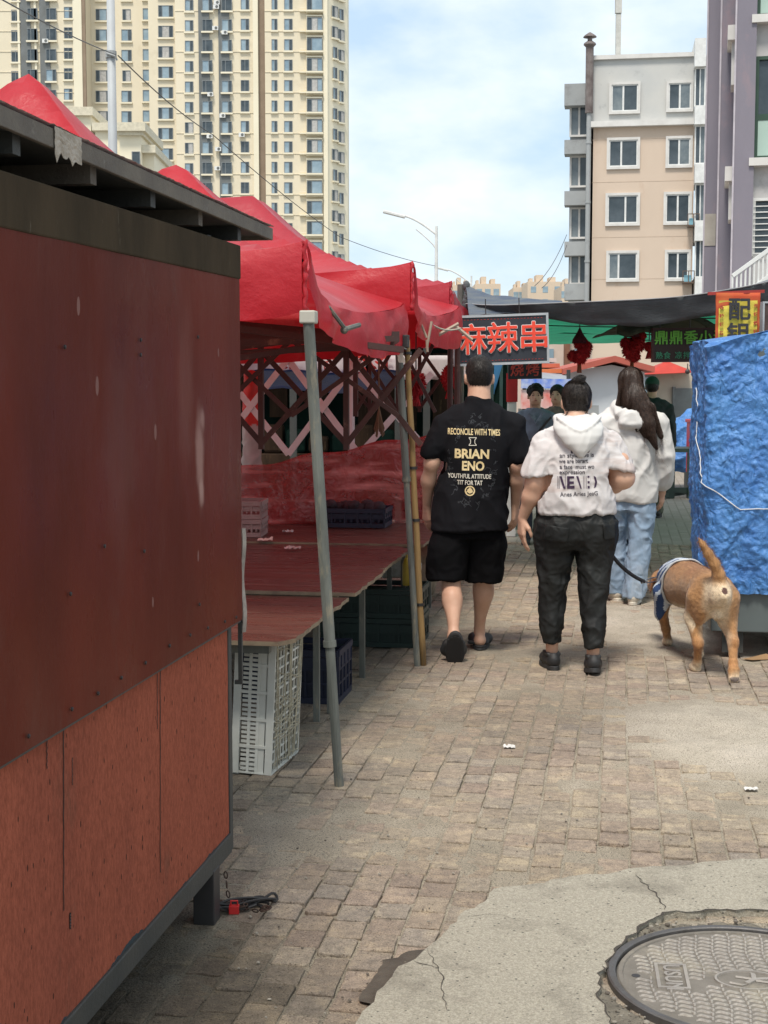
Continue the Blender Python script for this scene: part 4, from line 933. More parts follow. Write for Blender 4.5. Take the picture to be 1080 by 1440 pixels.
def tent(label, u0, u1, v0, v1, ze, peak, H, mat, pole_specs, seed, ends, ridge=0.0, vh=.27, sag=.07, drop=0.0):
    """ends: eave heights at (near aisle, far aisle, far left, near left)"""
    c = SP((u0 + u1) / 2, (v0 + v1) / 2); root = empty('market_tent', c, -ST, label, 'tent', 'red pop-up tents along the left of the lane')
    hu, hv = (u1 - u0) / 2, (v1 - v0) / 2         # local y = u, local x = v ; aisle side is +x
    za, zb, zc, zd = ends
    pv, pu = peak[1] - (v0 + v1) / 2, peak[0] - (u0 + u1) / 2
    def surf(a, b):
        A, B = 2 * a - 1, 2 * b - 1; r = max(abs(A), abs(B))
        eave = (zd * (1 - a) + za * a) * (1 - b) + (zc * (1 - a) + zb * a) * b
        edge = 0
        if r > .0001:
            other = min(abs(A), abs(B)) / max(r, 1e-4); edge = 1 - other ** 2
        rr = max(0, (r - ridge) / (1 - ridge))
        rr = math.sqrt(rr * rr + .0009) - .0006 if rr < 1 else rr
        h = (1 - rr) * .42 + (1 - rr) ** 3.2 * .58
        z = eave + H * h - sag * edge * r ** 3 + .012 * noise.noise((a * 5 + seed, b * 5, 3)) * (1 - rr * .5)
        fold = noise.noise((a * 11 + seed, b * 3, 7)) * .01 * (1 - rr) + .012 * math.sin(math.atan2(A, B) * 14 + seed) * max(0, .35 - rr) * 1.3
        if r > 1e-4: z += .014 * math.exp(-((abs(A) - abs(B)) / .035) ** 2) * min(1, r * 4)
        z += fold - drop * (1 - math.exp(-b / .06)) * (1 - b) * max(0, A) ** 5 * (1 if a > .5 else 0)
        x = A * hv + pv * (1 - r) ; y = B * hu + pu * (1 - r)
        # slack edges pull inward a little
        x -= .04 * edge * r ** 2 * (1 if A > 0 else -1) * (abs(A) == r); y -= .04 * edge * r ** 2 * (1 if B > 0 else -1) * (abs(B) == r)
        return Vector((x, y, z))
    m = MB(); m.grid(surf, 44, 44); m.build('canopy', mat, root, smooth=True)
    m = MB(); n = 40
    def edgept(k, t):
        return [surf(1, t), surf(1 - t, 1), surf(0, 1 - t), surf(t, 0)][k]
    outn = [Vector((1, 0, 0)), Vector((0, 1, 0)), Vector((-1, 0, 0)), Vector((0, -1, 0))]
    for k in range(4):
        def f(a, b, k=k):
            p = edgept(k, a); fl = noise.noise((a * 7 + seed * 2 + k * 5, b * .6, k)); f2 = noise.noise((a * 19 + seed + k * 5, b * 1.5, k + 4))
            ends_ = min(a, 1 - a) * 6
            hf = (.42 + .58 * a) if (k == 0 and drop) else 1
            return p + Vector((0, 0, -vh * hf * b * (1 + .10 * fl))) + outn[k] * (.012 + .06 * b * fl * min(1, ends_ + .2) + .022 * b * f2 + .02 * math.sin(b * 3) + .012 * noise.noise((a * 9 + b * 5 + seed, b * 2, 6)) * min(1, ends_ * 2))
        m.grid(f, 60, 8, flip=True)
    m.build('valance', mat, root, smooth=True)
    m = MB(); q0 = surf(1, 0); m.tube([q0 + Vector((.006 + .006 * math.sin(k * 1.9), -.006 + .005 * math.sin(k * 2.3), .004 - vh * k / 14)) for k in range(15)], [.011 + .004 * math.sin(k * 2.7 + seed) for k in range(15)], 7); m.build('corner_seam', mat, root, smooth=True)
    fr = MB()
    for (A, B) in ((1, 1), (1, -1), (-1, 1), (-1, -1)):
        a, b = (A + 1) / 2, (B + 1) / 2; q = [surf(a + (.5 - a) * s, b + (.5 - b) * s) - Vector((0, 0, .075)) for s in (0, .12, .25, .4, .6, .8, .97)]
        fr.tube(q, .011, 6)
    fr.build('rafter', M['brownbar'], root)
    inv = root.matrix_world.inverted() if False else None
    def loc(w): d = w - c; return Vector((d.dot(R_), d.dot(S_), d.z))
    for spec in pole_specs:
        mtl, foot, top, rad = spec[:4]; a, b = loc(foot), loc(top)
        m = MB(); j = b.lerp(a, spec[4] if len(spec) > 4 else .55)
        if rad < .03:
            m.tube([a, j + (a - b) * .0], rad * .88, 12); m.tube([j - (b - a).normalized() * .02, j + (b - a).normalized() * .005], rad * 1.22, 12); m.tube([j, b], rad * 1.05, 12)
        m.build('pole', mtl, root, smooth=False)
    return root, surf, loc
def truss(root, loc, u, v_list, zt, zb_, mat, w=.026, t=.012, along='v', posts=True):
    """scissor truss: X cells between successive positions"""
    for i in range(len(v_list) - 1):
        a, b = v_list[i], v_list[i + 1]
        m = MB()
        def pt(s, z, off): 
            w_ = SP(u + off, s, z) if along == 'v' else SP(s, u + off, z)
            return loc(w_)
        m.bar(pt(a, zt, -.008), pt(b, zb_, -.008), t, w); m.build('scissor_bar', mat, root)
        m = MB(); m.bar(pt(a, zb_, .008), pt(b, zt, .008), t, w); m.build('scissor_bar', mat, root)
        if posts:
            m = MB(); m.bar(pt(b, zb_ - .03, .0), pt(b, zt + .03, .0), .03, .03); m.build('joint_post', mat, root)
p1f = G(477, 1106); p1t = P(433, 440, 5.55); p2f = G(587, 937); p2t = P(560, 478, 7.98)
u1_, v1_ = uv(p1f); u2_, v2_ = uv(p2f)
T1 = tent('bright red market tent nearest the kiosk, its slack corner on the grey leaning pole', 5.42, 7.95, -4.7, -1.22, 2.1, (6.72, -2.88), 1.10, M['red1'],
          [(M['pole'], p1f, p1t, .0215, .69), (M['pole'], p2f, p2t, .0205, .42)], 1.0, (P(436, 345, 5.55).z, P(566, 428, 7.95).z, 2.05, 2.08), drop=.15)
T2 = tent('second red market tent along the lane, corner raised high above the sagging first one', 7.98, 10.35, -4.7, -1.18, 2.15, (9.3, -2.96), .90, M['red1'],
          [(M['brownbar'], SP(10.3, -1.18), SP(10.3, -1.18, 2.05), .02, .5)], 4.0, (P(561, 371, 8.0).z, P(660, 434, 10.5).z, 2.2, 2.24), drop=.2)
T3 = tent('third and farthest red market tent, faded, with a flat topped ridge', 10.4, 13.1, -4.9, -1.25, 2.2, (11.9, -3.35), .95, M['red2'],
          [(M['brownbar'], SP(10.45, -1.25), SP(10.45, -1.25, 2.1), .02, .5), (M['brownbar'], SP(13.0, -1.25), SP(13.0, -1.25, 2.1), .02, .5)], 9.0, (P(636, 401, 10.6).z, 2.25, 2.2, P(575, 402, 10.4).z), ridge=.12)
r1, _, l1 = T1; r2, _, l2 = T2; r3, _, l3 = T3
def vat(px, u):   # v coordinate where pixel column px meets the plane u
    d = ray(px, 545); # ground direction
    # point t*d with dot S = u
    t = u / (d.x * S_.x + d.y * S_.y); p = d * t; return p.dot(R_)
ub = 7.85
truss(r1, l1, ub, [vat(x, ub) for x in (592, 487, 367, 255)], P(487, 492, 8.0).z, P(487, 625, 8.0).z, M['brownbar'], w=.03)
truss(r1, l1, ub - .35, [vat(x, ub - .35) for x in (560, 410, 300)], P(487, 478, 7.6).z, P(487, 585, 7.6).z, M['brownbar'], w=.024, posts=False)
for (a, b, uu) in (((336, 474), (560, 470), 7.0), ((336, 462), (566, 492), 6.4), ((336, 488), (560, 462), 7.4), ((336, 503), (500, 478), 7.0), ((336, 468), (560, 482), 7.7), ((336, 482), (560, 476), 6.8), ((336, 456), (560, 476), 7.2), ((336, 496), (566, 486), 7.6)):
    m = MB(); m.bar(l1(P(a[0], a[1], uu)), l1(P(b[0], b[1], uu + .6)), .022, .03); m.build('eave_bar', M['brownbar'], r1)
truss(r2, l2, 10.25, [vat(x, 10.25) for x in (505, 405, 300)], P(450, 505, 10.4).z, P(500, 640, 10.4).z, M['whitebar'], w=.045, t=.015, posts=False)
truss(r2, l2, 10.25, [vat(x, 10.25) for x in (608, 505)], P(450, 525, 10.4).z, P(500, 640, 10.4).z, M['whitebar'], w=.045, t=.015, posts=False)
truss(r2, l2, 9.4, [vat(x, 9.4) for x in (612, 560, 500)], P(600, 478, 9.4).z, P(600, 580, 9.4).z, M['brownbar'], w=.024)
m = MB(); m.tube([l2(SP(10.28, vat(494, 10.28), 0)), l2(SP(10.28, vat(494, 10.28), 2.1))], .025, 10); m.build('pole', M['whitebar'], r2)
truss(r3, l3, 12.6, [vat(x, 12.6) for x in (650, 590, 520, 450)], P(600, 490, 12.6).z, P(600, 575, 12.6).z, M['brownbar'], w=.03)
# hardware under the slack corners
m = MB(); m.tube([l1(P(462, 432, 6.0)), l1(P(485, 462, 6.1))], .009, 6); m.tube([l1(P(485, 463, 6.1)), l1(P(505, 457, 6.3))], .011, 6); m.ball(l1(P(484, 464, 6.1)), .018, 8); m.build('strut', M['pole'], r1)
m = MB(); m.box(l1(P(434, 446, 5.55)), (.062, .062, .05)); m.build('corner_bracket', mk('cream_plastic', (.5, .47, .4), rough=.6), r1, bevel=.006)
m = MB(); m.box(l1(P(566, 480, 7.95)), (.07, .07, .07)); m.tube([l1(P(560, 476, 7.9)), l1(P(551, 482, 7.9)), l1(P(572, 492, 7.88))], .008, 6); m.build('corner_bracket', M['black'], r1, bevel=.006)
rg = MB(); rg.grid(lambda a, b: l1(P(552 + 9 * a + 9 * b, 470 + 40 * b, 7.9)) + Vector((.01 * noise.noise((a * 5, b * 6, 1)), 0, 0)), 4, 12); rg.build('tied_rag', mk('pale_rag', (.45, .4, .34), rough=.9), r1, solid=.002)
for i, (pa_, pb__, yy) in enumerate((((592, 455), (600, 475), 8.6), ((607, 452), (600, 490), 8.6), ((600, 478), (601, 495), 8.6), ((615, 472), (645, 455), 9.4), ((640, 458), (664, 478), 9.6))):
    m = MB(); m.tube([l2(P(*pa_, yy)), l2(P(*pb__, yy))], .008 if i < 3 else .013, 6); m.build('tie', mk('pale_cord%d' % i, (.42, .33, .25), rough=.8), r2)
m = MB(); m.tube([l2(P(588 + 60 * t, 440 + 20 * t + 12 * math.sin(t * 3), 8.9 + .5 * t)) for t in [k / 8 for k in range(9)]], .006, 5); m.build('cord', mk('cord', (.4, .35, .28), rough=.9), r2)
# yellow wooden pole lashed to the grey one
yp = empty('wooden_pole', G(595, 936), 0, 'weathered yellow wooden pole lashed beside the farther grey tent pole', 'pole')
o0 = yp.location.copy(); m = MB(); b = P(572, 478, 8.02) - o0
m.tube([Vector((0, 0, 0)).lerp(b, k / 10) + Vector((.002 * math.sin(k * 2), 0, 0)) for k in range(11)], [.02 - .0004 * k for k in range(11)], 9); m.build('pole_shaft', M['wood'], yp, smooth=True)
for k in (.19, .45, .61, .96):
    m = MB(); q = Vector((0, 0, 0)).lerp(b, k); m.tube([q - Vector((.0, 0, .008)), q + Vector((0, 0, .008))], .0235, 10); m.build('lashing', M['black'], yp)
# ================================================================== tables
M['table'] = mk('red_stained_board', (.105, .045, .032), (.06, .03, .022), scale=2.4, rough=.34, bump=.45, bscale=26, c3=(.22, .13, .095), s3=2.4, t3=.56, rvar=.15, stretch=(.6, 5, 1), bdist=.004)
M['table2'] = mk('worn_red_board', (.12, .048, .032), (.07, .033, .025), scale=2, rough=.38, bump=.5, bscale=26, c3=(.28, .17, .13), s3=2, t3=.56, rvar=.15, stretch=(.6, 6, 1), bdist=.004)
M['edge'] = mk('raw_board_edge', (.26, .2, .13), (.17, .12, .08), scale=12, rough=.9)
ZTAB = P(405, 903, 5.47).z
tabs = []
tu0 = uv(P(405, 903, 5.47))[0]; tv1 = -1.26
desc = ['worn dark red board table nearest the kiosk, with a chipped front corner', 'second dark red board table from the kiosk, orange streak on its top', 'third dark red board table, with a pale shiny worn strip', 'farthest dark red board table, below the plastic sheet']
us = [tu0, tu0 + 1.22, tu0 + 2.25, tu0 + 3.35, tu0 + 4.75]
for i in range(4):
    ua, ub_ = us[i], us[i + 1] - .012; va, vb = -3.1, tv1 + (.0, .03, .0, .06)[i]; zt = ZTAB + (0, .02, .008, .018)[i]
    t = empty('market_table', SP((ua + ub_) / 2, (va + vb) / 2), -ST, desc[i], 'table', 'board tables under the red tents')
    hu, hv = (ub_ - ua) / 2, (vb - va) / 2
    m = MB(); n = 26
    # top with uneven outer edge
    def e(k): return hv + .012 * noise.noise((k * .5 + i * 7, 3, 1)) - (.05 * max(0, 1 - k / 2.0) if i == 0 else 0) - (.10 * max(0, (k - 22) / 4) if i in (1, 2) else 0)
    for k in range(n):
        y0, y1 = -hu + 2 * hu * k / n, -hu + 2 * hu * (k + 1) / n
        w0 = .006 * noise.noise((k * .3, i, 2)); w1 = .006 * noise.noise(((k + 1) * .3, i, 2))
        b0 = len(m.v)
        m.v += [(-hv, y0, zt + w0), (e(k), y0, zt + w0), (e(k + 1), y1, zt + w1), (-hv, y1, zt + w1), (-hv, y0, zt - .018 + w0), (e(k), y0, zt - .018 + w0), (e(k + 1), y1, zt - .018 + w1), (-hv, y1, zt - .018 + w1)]
        m.f += [(b0, b0 + 1, b0 + 2, b0 + 3), (b0 + 7, b0 + 6, b0 + 5, b0 + 4), (b0 + 1, b0 + 5, b0 + 6, b0 + 2)]; m.m += [0, 1, 1]
        if k == 0: m.f.append((b0 + 4, b0 + 5, b0 + 1, b0)); m.m.append(1)
        if k == n - 1: m.f.append((b0 + 3, b0 + 2, b0 + 6, b0 + 7)); m.m.append(1)
    m.build('tabletop', [M['table2'] if i % 2 else M['table'], M['edge']], t)
    if i == 1:
        m = MB(); m.add([(-.9 + .9 * math.cos(a) * (.8 + .2 * math.sin(3 * a)) * .4, .25 + .035 * math.sin(a), zt + .0085) for a in [k / 20 * 6.283 for k in range(20)]], [tuple(range(20))]); m.build('orange_streak', mk('orange_wood', (.42, .15, .06), rough=.5), t)
    m = MB(); m.box2((-hv + .05, -hu + .06, zt - .06), (hv - .1, -hu + .1, zt - .026)); m.box2((-hv + .05, hu - .1, zt - .06), (hv - .1, hu - .06, zt - .026)); m.build('apron', M['pole'], t)
    for sx in (-1, 1):
        for sy in (-1, 1):
            if i == 0 and sx > 0 and sy < 0: continue
            m = MB(); x = hv - .14 if sx > 0 else -hv + .1; m.bar((x, sy * (hu - .08), 0), (x, sy * (hu - .08), zt - .06), .028, .028); m.build('leg', M['pole'], t)
# ------------------------------------------------------------------ plastic sheet behind the tables
M['film'] = bpy.data.materials.new('red_tinted_film'); M['film'].use_nodes = True
def film(m, tint, al):
    nt = m.node_tree; N = nt.nodes; L = nt.links; b = N['Principled BSDF']; b.inputs['Roughness'].default_value = .13; b.inputs['Base Color'].default_value = (*tint, 1)
    tc = N.new('ShaderNodeTexCoord'); n = N.new('ShaderNodeTexNoise'); n.inputs['Scale'].default_value = 2.2; n.inputs['Detail'].default_value = 9; n.inputs['Roughness'].default_value = .65; L.new(tc.outputs['Object'], n.inputs['Vector'])
    r = N.new('ShaderNodeMapRange'); r.inputs['From Min'].default_value = .35; r.inputs['From Max'].default_value = .7; r.inputs['To Min'].default_value = al; r.inputs['To Max'].default_value = min(1, al + .45); L.new(n.outputs['Fac'], r.inputs['Value'])
    n3 = N.new('ShaderNodeTexNoise'); n3.inputs['Scale'].default_value = 3; n3.inputs['Detail'].default_value = 7; mp = N.new('ShaderNodeMapping'); mp.inputs['Scale'].default_value = (.8, .8, 5); L.new(tc.outputs['Object'], mp.inputs['Vector']); L.new(mp.outputs[0], n3.inputs['Vector'])
    c = N.new('ShaderNodeMix'); c.data_type = 'RGBA'; c.inputs['A'].default_value = (*tint, 1); c.inputs['B'].default_value = (min(1, tint[0] * 2.2), tint[1] * 5, tint[2] * 5, 1)
    r3 = N.new('ShaderNodeMapRange'); r3.inputs['From Min'].default_value = .5; r3.inputs['From Max'].default_value = .72; L.new(n3.outputs['Fac'], r3.inputs['Value']); L.new(r3.outputs[0], c.inputs['Factor']); L.new(c.outputs['Result'], b.inputs['Base Color'])
    t = N.new('ShaderNodeBsdfTransparent'); s = N.new('ShaderNodeMixShader'); L.new(r.outputs[0], s.inputs[0]); L.new(t.outputs[0], s.inputs[1]); L.new(b.outputs[0], s.inputs[2]); L.new(s.outputs[0], N['Material Output'].inputs['Surface'])
    n2 = N.new('ShaderNodeTexNoise'); n2.inputs['Scale'].default_value = 9; n2.inputs['Detail'].default_value = 4; n2.inputs['Distortion'].default_value = 1.5; L.new(tc.outputs['Object'], n2.inputs['Vector'])
    bp = N.new('ShaderNodeBump'); bp.inputs['Strength'].default_value = .45; bp.inputs['Distance'].default_value = .03; L.new(n2.outputs['Fac'], bp.inputs['Height']); L.new(bp.outputs[0], b.inputs['Normal'])
film(M['film'], (.36, .05, .045), .5)
A0 = SP(9.75, vat(310, 9.75)); A1 = SP(10.1, vat(604, 10.1)); A2 = SP(12.9, -1.35)
def sheetpt(a, b):
    k = a * 1.6
    p = A0.lerp(A1, min(1, k)) if k <= 1 else A1.lerp(A2, (k - 1) / .6)
    zt = .98 + .26 * min(1, k) + .015 * math.sin(a * 30); zb_ = ZTAB + .01 if k < .9 else max(.35, ZTAB - (k - .9) * 1.5)
    w = .02 * noise.noise((a * 7, b * 1.5, 1)) + .008 * noise.noise((a * 25, b * 2 + a * 8, 3))
    return Vector((p.x, p.y, zb_ + (zt - zb_) * (1 - b))) + Vector((.3, -.9, 0)) * w
m = MB(); m.grid(sheetpt, 110, 22); sh = m.build('plastic_sheet', M['film'], smooth=True, solid=.002)
tag(sh, 'red tinted crinkled plastic sheet hung behind the board tables', 'plastic sheet')
# ------------------------------------------------------------------ crates
def crate(name, w, d, h, mat, slots=(9, 3), wall=.006, lab=None, group=None, net=None, liner=None, loc=(0, 0, 0), rot=(0, 0, 0), floor_open=False):
    """open topped plastic crate, base at z=0 : real slots between ribs"""
    r = empty(name, loc, 0, lab, 'crate', group); r.rotation_euler = rot
    def side(L_, nx, axis, sgn, nm='side_panel'):
        m = MB()
        def put(a0, a1, z0, z1, t0, t1):
            o = (d / 2 if axis == 'x' else w / 2) * sgn
            lo, hi = sorted((o - sgn * t1, o - sgn * t0))
            if axis == 'x': m.box2((a0, lo, z0), (a1, hi, z1))
            else: m.box2((lo, a0, z0), (hi, a1, z1))
        put(-L_ / 2, L_ / 2, h - .03, h, -.008, wall); put(-L_ / 2, L_ / 2, .0, .03, -.003, wall)
        for i in range(nx + 1):
            x = -L_ / 2 + L_ * i / nx; put(max(-L_ / 2, x - .006), min(L_ / 2, x + .006), .03, h - .03, -.004, wall)
        nz_ = slots[1]
        for k in range(1, nz_):
            z = .03 + (h - .06) * k / nz_; put(-L_ / 2 + .006, L_ / 2 - .006, z - .006, z + .006, -.002, wall - .001)
        ns = slots[0]
        for k in range(nz_):
            z0 = .03 + (h - .06) * k / nz_ + .006; z1 = .03 + (h - .06) * (k + 1) / nz_ - .006
            if (k == 0 if floor_open else k == nz_ - 1): put(-L_ / 2 + .006, L_ / 2 - .006, z0, z1, .001, wall - .002); continue
            nb = int(ns * L_ / w)
            for q in range(nb + 1):
                x = -L_ / 2 + L_ * q / nb; put(max(-L_ / 2 + .006, x - .0055), min(L_ / 2 - .006, x + .0055), z0, z1, .001, wall - .002)
        m.build(nm, mat, r)
    side(w, 5, 'x', 1); side(w, 5, 'x', -1); side(d - 2 * wall, 4, 'y', 1); side(d - 2 * wall, 4, 'y', -1)
    m = MB(); n1_ = 13; n2_ = 9; e = wall + .001
    for i in range(n1_ + 1): x = -w / 2 + e + (w - 2 * e) * i / n1_; m.box2((max(-w / 2 + e, x - .004), -d / 2 + e, .002), (min(w / 2 - e, x + .004), d / 2 - e, .007))
    for i in range(n2_ + 1): y = -d / 2 + e + (d - 2 * e) * i / n2_; m.box2((-w / 2 + e, max(-d / 2 + e, y - .004), .004), (w / 2 - e, min(d / 2 - e, y + .004), .009))
    m.build('bottom', mat, r)
    if net:
        m = MB(); q_ = random.Random(6)
        for i in range(34):
            x0, y0 = q_.uniform(-w / 2, w / 2) * .95, -d / 2 * .94; x1, y1 = x0 + q_.uniform(-.12, .12), d / 2 * .94
            if q_.random() < .5: y0, x0 = q_.uniform(-d / 2, d / 2) * .9, -w / 2 * .95; y1, x1 = y0 + q_.uniform(-.1, .1), w / 2 * .95
            x1 = max(-w / 2 * .95, min(w / 2 * .95, x1)); y1 = max(-d / 2 * .95, min(d / 2 * .95, y1))
            m.tube([(x0 + (x1 - x0) * t / 6 + .006 * math.sin(t * 2 + i), y0 + (y1 - y0) * t / 6, .000 - .004 * abs(math.sin(t + i))) for t in range(7)], .0022, 4)
        m.build('netting', net, r)
        m = MB(); m.box2((-w / 2 + .014, -d / 2 + .014, .012), (w / 2 - .014, d / 2 - .014, .02)); m.build('inner_sheet', mk('dusty_sack', (.24, .21, .15), (.16, .14, .1), scale=30, rough=.95, bump=.8, bscale=60), r)
    if liner: m = MB(); m.box2((-w / 2 + .012, -d / 2 + .012, .012), (w / 2 - .012, d / 2 - .012, h * .8)); m.build('liner', liner, r)
    return r
M['wplastic'] = mk('white_crate_plastic', (.62, .62, .57), (.5, .5, .45), scale=5, rough=.5, bump=.1, c3=(.4, .36, .28), s3=4, t3=.62, spec=.4)
M['navy'] = mk('navy_crate_plastic', (.012, .016, .04), (.008, .012, .03), rough=.5)
M['dgreen'] = mk('dark_green_crate', (.01, .03, .024), (.008, .02, .018), rough=.5)
M['pinkc'] = mk('pinkish_crate', (.42, .28, .25), (.33, .22, .2), scale=8, rough=.6)
# white crate standing on its end, open bottom grid towards the lane
wc = crate('plastic_crate', .56, .40, .17, M['wplastic'], (30, 3), lab='white plastic crate standing on its end beneath the nearest table corner', floor_open=True, net=mk('tan_net', (.42, .38, .28), (.3, .27, .2), scale=30, rough=.9))
cpos = G(360, 1094); wc.location = (cpos.x + .115, cpos.y + .22, .281)
wc.rotation_euler = Matrix(((0, 0, -1), (0, -1, 0), (-1, 0, 0))).to_euler()     # placeholder, replaced below
# crate x axis -> world z (stands on end); crate y axis -> away ; crate z axis (opening) -> to the left
rot = Matrix((Vector((0, 0, 1)), (S_ * .93 + R_ * .37).normalized(), Vector((0, 0, 0)))).transposed()
ey = (S_ * .995 + R_ * .05).normalized(); ex = Vector((.0, 0, 1)); ez = ex.cross(ey)
rm = Matrix((ex, ey, ez)).transposed() 
wc.rotation_euler = (Matrix.Rotation(R(2.5), 3, 'Y') @ rm).to_euler()
crate('plastic_crate', .5, .36, .27, M['navy'], (12, 3), lab='navy blue plastic crate on the bricks under the second table', loc=SP(7.0, -1.62, 0), rot=(0, 0, -ST), liner=M['navy'])
for k, nm in enumerate(('bottom', 'top')):
    crate('plastic_crate', .62, .42, .175, M['dgreen'], (12, 2), lab='%s black-green crate of the pair stacked under the third table' % ('lower' if k == 0 else 'upper'), loc=SP(8.62, -1.50, .178 * k), rot=(0, 0, -ST), group='black-green crates under the third table', liner=M['dgreen'])
for k in range(2):
    crate('small_crate', .30, .3, .115, M['pinkc'], (10, 2), lab='%s dusty pink crate of the two stacked on the far table beside the kiosk edge' % ('lower' if k == 0 else 'upper'), loc=SP(9.05, vat(338, 9.05), ZTAB + .02 + .118 * k), rot=(0, 0, -ST + .1), group='dusty pink crates on the table')
nc = crate('goods_crate', .46, .34, .13, M['navy'], (12, 2), lab='low navy crate of dark goods on the far table behind the grey pole', loc=SP(9.75, vat(500, 9.75), ZTAB + .026), rot=(0, 0, -ST))
rr = random.Random(8)
gm_ = mk('dark_cloth_bundle', (.025, .018, .022), (.06, .03, .035), scale=12, rough=.9)
for k in range(9):
    m = MB(); m.ball((-.17 + .043 * k, rr.uniform(-.08, .06), .12 + rr.uniform(0, .03)), rr.uniform(.045, .06), 9, 0, (1, 1, .8)); o = m.build('bundle', gm_, smooth=True); o.location = nc.location; o.rotation_euler = nc.rotation_euler
    tag(o, 'small dark round bundle heaped in the low navy crate on the table', 'bundle', 'dark bundles in the navy crate')
def scrap(name, px, py, Y, s, mat, lab, z=None):
    m = MB(); c = P(px, py, Y); z = c.z if z is None else z; rr = random.Random(int(px))
    m.grid(lambda a, b: Vector(((a - .5) * s * (1 + .3 * noise.noise((a * 3, b * 3, px))), (b - .5) * s * .7, abs(.35 * s * noise.noise((a * 3 + px, b * 3, 1))) + .003)), 9, 9)
    o = m.build(name, mat, solid=.001); o.location = (c.x, c.y, z); return tag(o, lab, name.replace('_', ' '))
pk = mk('pink_paper', (.6, .42, .38), (.5, .34, .3), scale=20, rough=.8); wp = mk('white_scrap', (.68, .66, .62), (.5, .48, .45), scale=20, rough=.7)
scrap('paper_scrap', 373, 747, 8.9, .09, pk, 'crumpled pink paper scrap on the table beside the small crates', ZTAB + .028)
scrap('paper_scrap', 405, 738, 9.4, .07, wp, 'small white scrap near the plastic sheet at the back of the table', ZTAB + .03)
scrap('paper_scrap', 412, 763, 8.5, .09, pk, 'torn pinkish scrap on a peeled patch of the third table', ZTAB + .02)
scrap('paper_scrap', 1056, 1112, G(1056, 1112).y, .05, wp, 'white scrap of litter on the bricks at the right edge', .004)
scrap('paper_scrap', 716, 1052, G(716, 1052).y, .05, wp, 'thin pale litter strip on the bricks mid lane below the walking woman', .002)
for i, (x, y) in enumerate(((520, 985), (505, 1105), (545, 1090), (420, 1370), (905, 1060), (860, 1000))):
    pass
# white bag with a yellow bottle on the crates
m = MB(); bagc = SP(8.95, vat(560, 8.95), .36)
V, Q = SDF((-.2, -.16, -.02), (.2, .16, .26), .01).cap((-.06, 0, .06), (.06, 0, .07), .075, .085, .04).cap((0, 0, .1), (.02, 0, .19), .07, .04, .05).cut((0, 0, 0), (0, 0, -1)).mesh()
V = wrinkle(V, Q, .009, 14, seed=3)
o = np_mesh('plastic_bag', V, Q, mk('white_bag', (.6, .6, .56), (.45, .45, .42), scale=10, rough=.35, transl=.2)); o.location = bagc; tag(o, 'crumpled white plastic bag on the dark crates under the third table', 'bag')
m = MB(); m.lathe((0, 0, 0), [(.028, 0), (.03, .01), (.03, .13), (.02, .16), (.012, .17), (.012, .2)], 14); o = m.build('bottle', mk('yellow_bottle', (.55, .38, .03), rough=.35), smooth=False); o.location = SP(8.62, vat(573, 8.62), .354); tag(o, 'yellow bottle standing beside the white bag under the third table', 'bottle')
V, Q = SDF((-.2, -.2, -.02), (.2, .2, .36), .012).cap((0, 0, .09), (0, 0, .16), .12, .11, .04).cap((0, 0, .2), (0, 0, .28), .06, .03, .06).cut((0, 0, 0), (0, 0, -1)).mesh()
V = wrinkle(V, Q, .012, 9, seed=5)
sk_p = SP(10.6, vat(592, 10.6), 0); 
o = np_mesh('grain_sack', V * np.array([1, 1, 1.6]), Q, mk('tan_sack', (.3, .24, .17), (.22, .17, .12), scale=14, rough=.95, bump=.4)); o.location = sk_p; tag(o, 'tan tied sack on the ground behind the yellow wooden pole', 'sack')
# ================================================================== netting over the lane
M['net'] = mk('grey_shade_net', (.06, .072, .075), (.09, .10, .105), scale=3, rough=.8, bump=.5, bscale=30, transl=.08, c3=(.1, .11, .115), s3=3, t3=.6, stretch=(1, 1, 3))
M['nettop'] = mk('bluegrey_net', (.10, .12, .14), (.14, .155, .17), scale=2, rough=.7, bump=.3, transl=.08)
M['green'] = mk('green_mesh', (.02, .24, .13), (.015, .16, .09), scale=2, rough=.6, transl=.5, c3=(.04, .38, .23), s3=2, t3=.6)
M['olive'] = mk('olive_net', (.045, .06, .035), (.06, .075, .045), scale=5, rough=.9, transl=.2, bump=.3)
def curve3(pts):
    P3 = [P(*p) for p in pts]
    def f(t):
        x = t * (len(P3) - 1); i = min(int(x), len(P3) - 2); k = x - i
        a, b, c, d = P3[max(0, i - 1)], P3[i], P3[i + 1], P3[min(len(P3) - 1, i + 2)]
        return .5 * ((2 * b) + (c - a) * k + (2 * a - 5 * b + 4 * c - d) * k * k + (3 * b - a - 3 * c + d) * k ** 3)
    return f
edge = curve3([(655, 428, 11.8), (700, 430, 11.4), (780, 427, 11.0), (860, 424, 10.6), (947, 419, 10.2), (1020, 409, 9.8), (1080, 397, 9.4), (1180, 372, 9.0), (1300, 345, 8.7)])
nc_ = empty('shade_canopy', (2.0, 11, 2.2), 0, 'dark grey shade netting with green mesh behind, slung across the lane', 'shade canopy')
o0 = nc_.location.copy()
def sheetA(a, b):
    e = edge(a); back = Vector((S_.x, S_.y, 0)) * (9.5 * b + .5 * noise.noise((a * 3, 1, 2)) * b)
    rise = (.02 + .11 * a) * math.sin(min(1, b / .22) * math.pi / 2)
    zb = e.z + rise * (1 if b < .22 else 1 - (b - .22) / .78) + (2.19 - e.z) * max(0, (b - .15) / .85) + .02 * noise.noise((a * 14, b * 7, 3)) - .03 * abs(math.sin(a * 14)) * b * (1 - b) * 4
    return Vector((e.x + back.x, e.y + back.y, zb)) - o0
def subgrid(fn, a0, a1, b0, b1): return lambda a, b: fn(a0 + (a1 - a0) * a, b0 + (b1 - b0) * b)
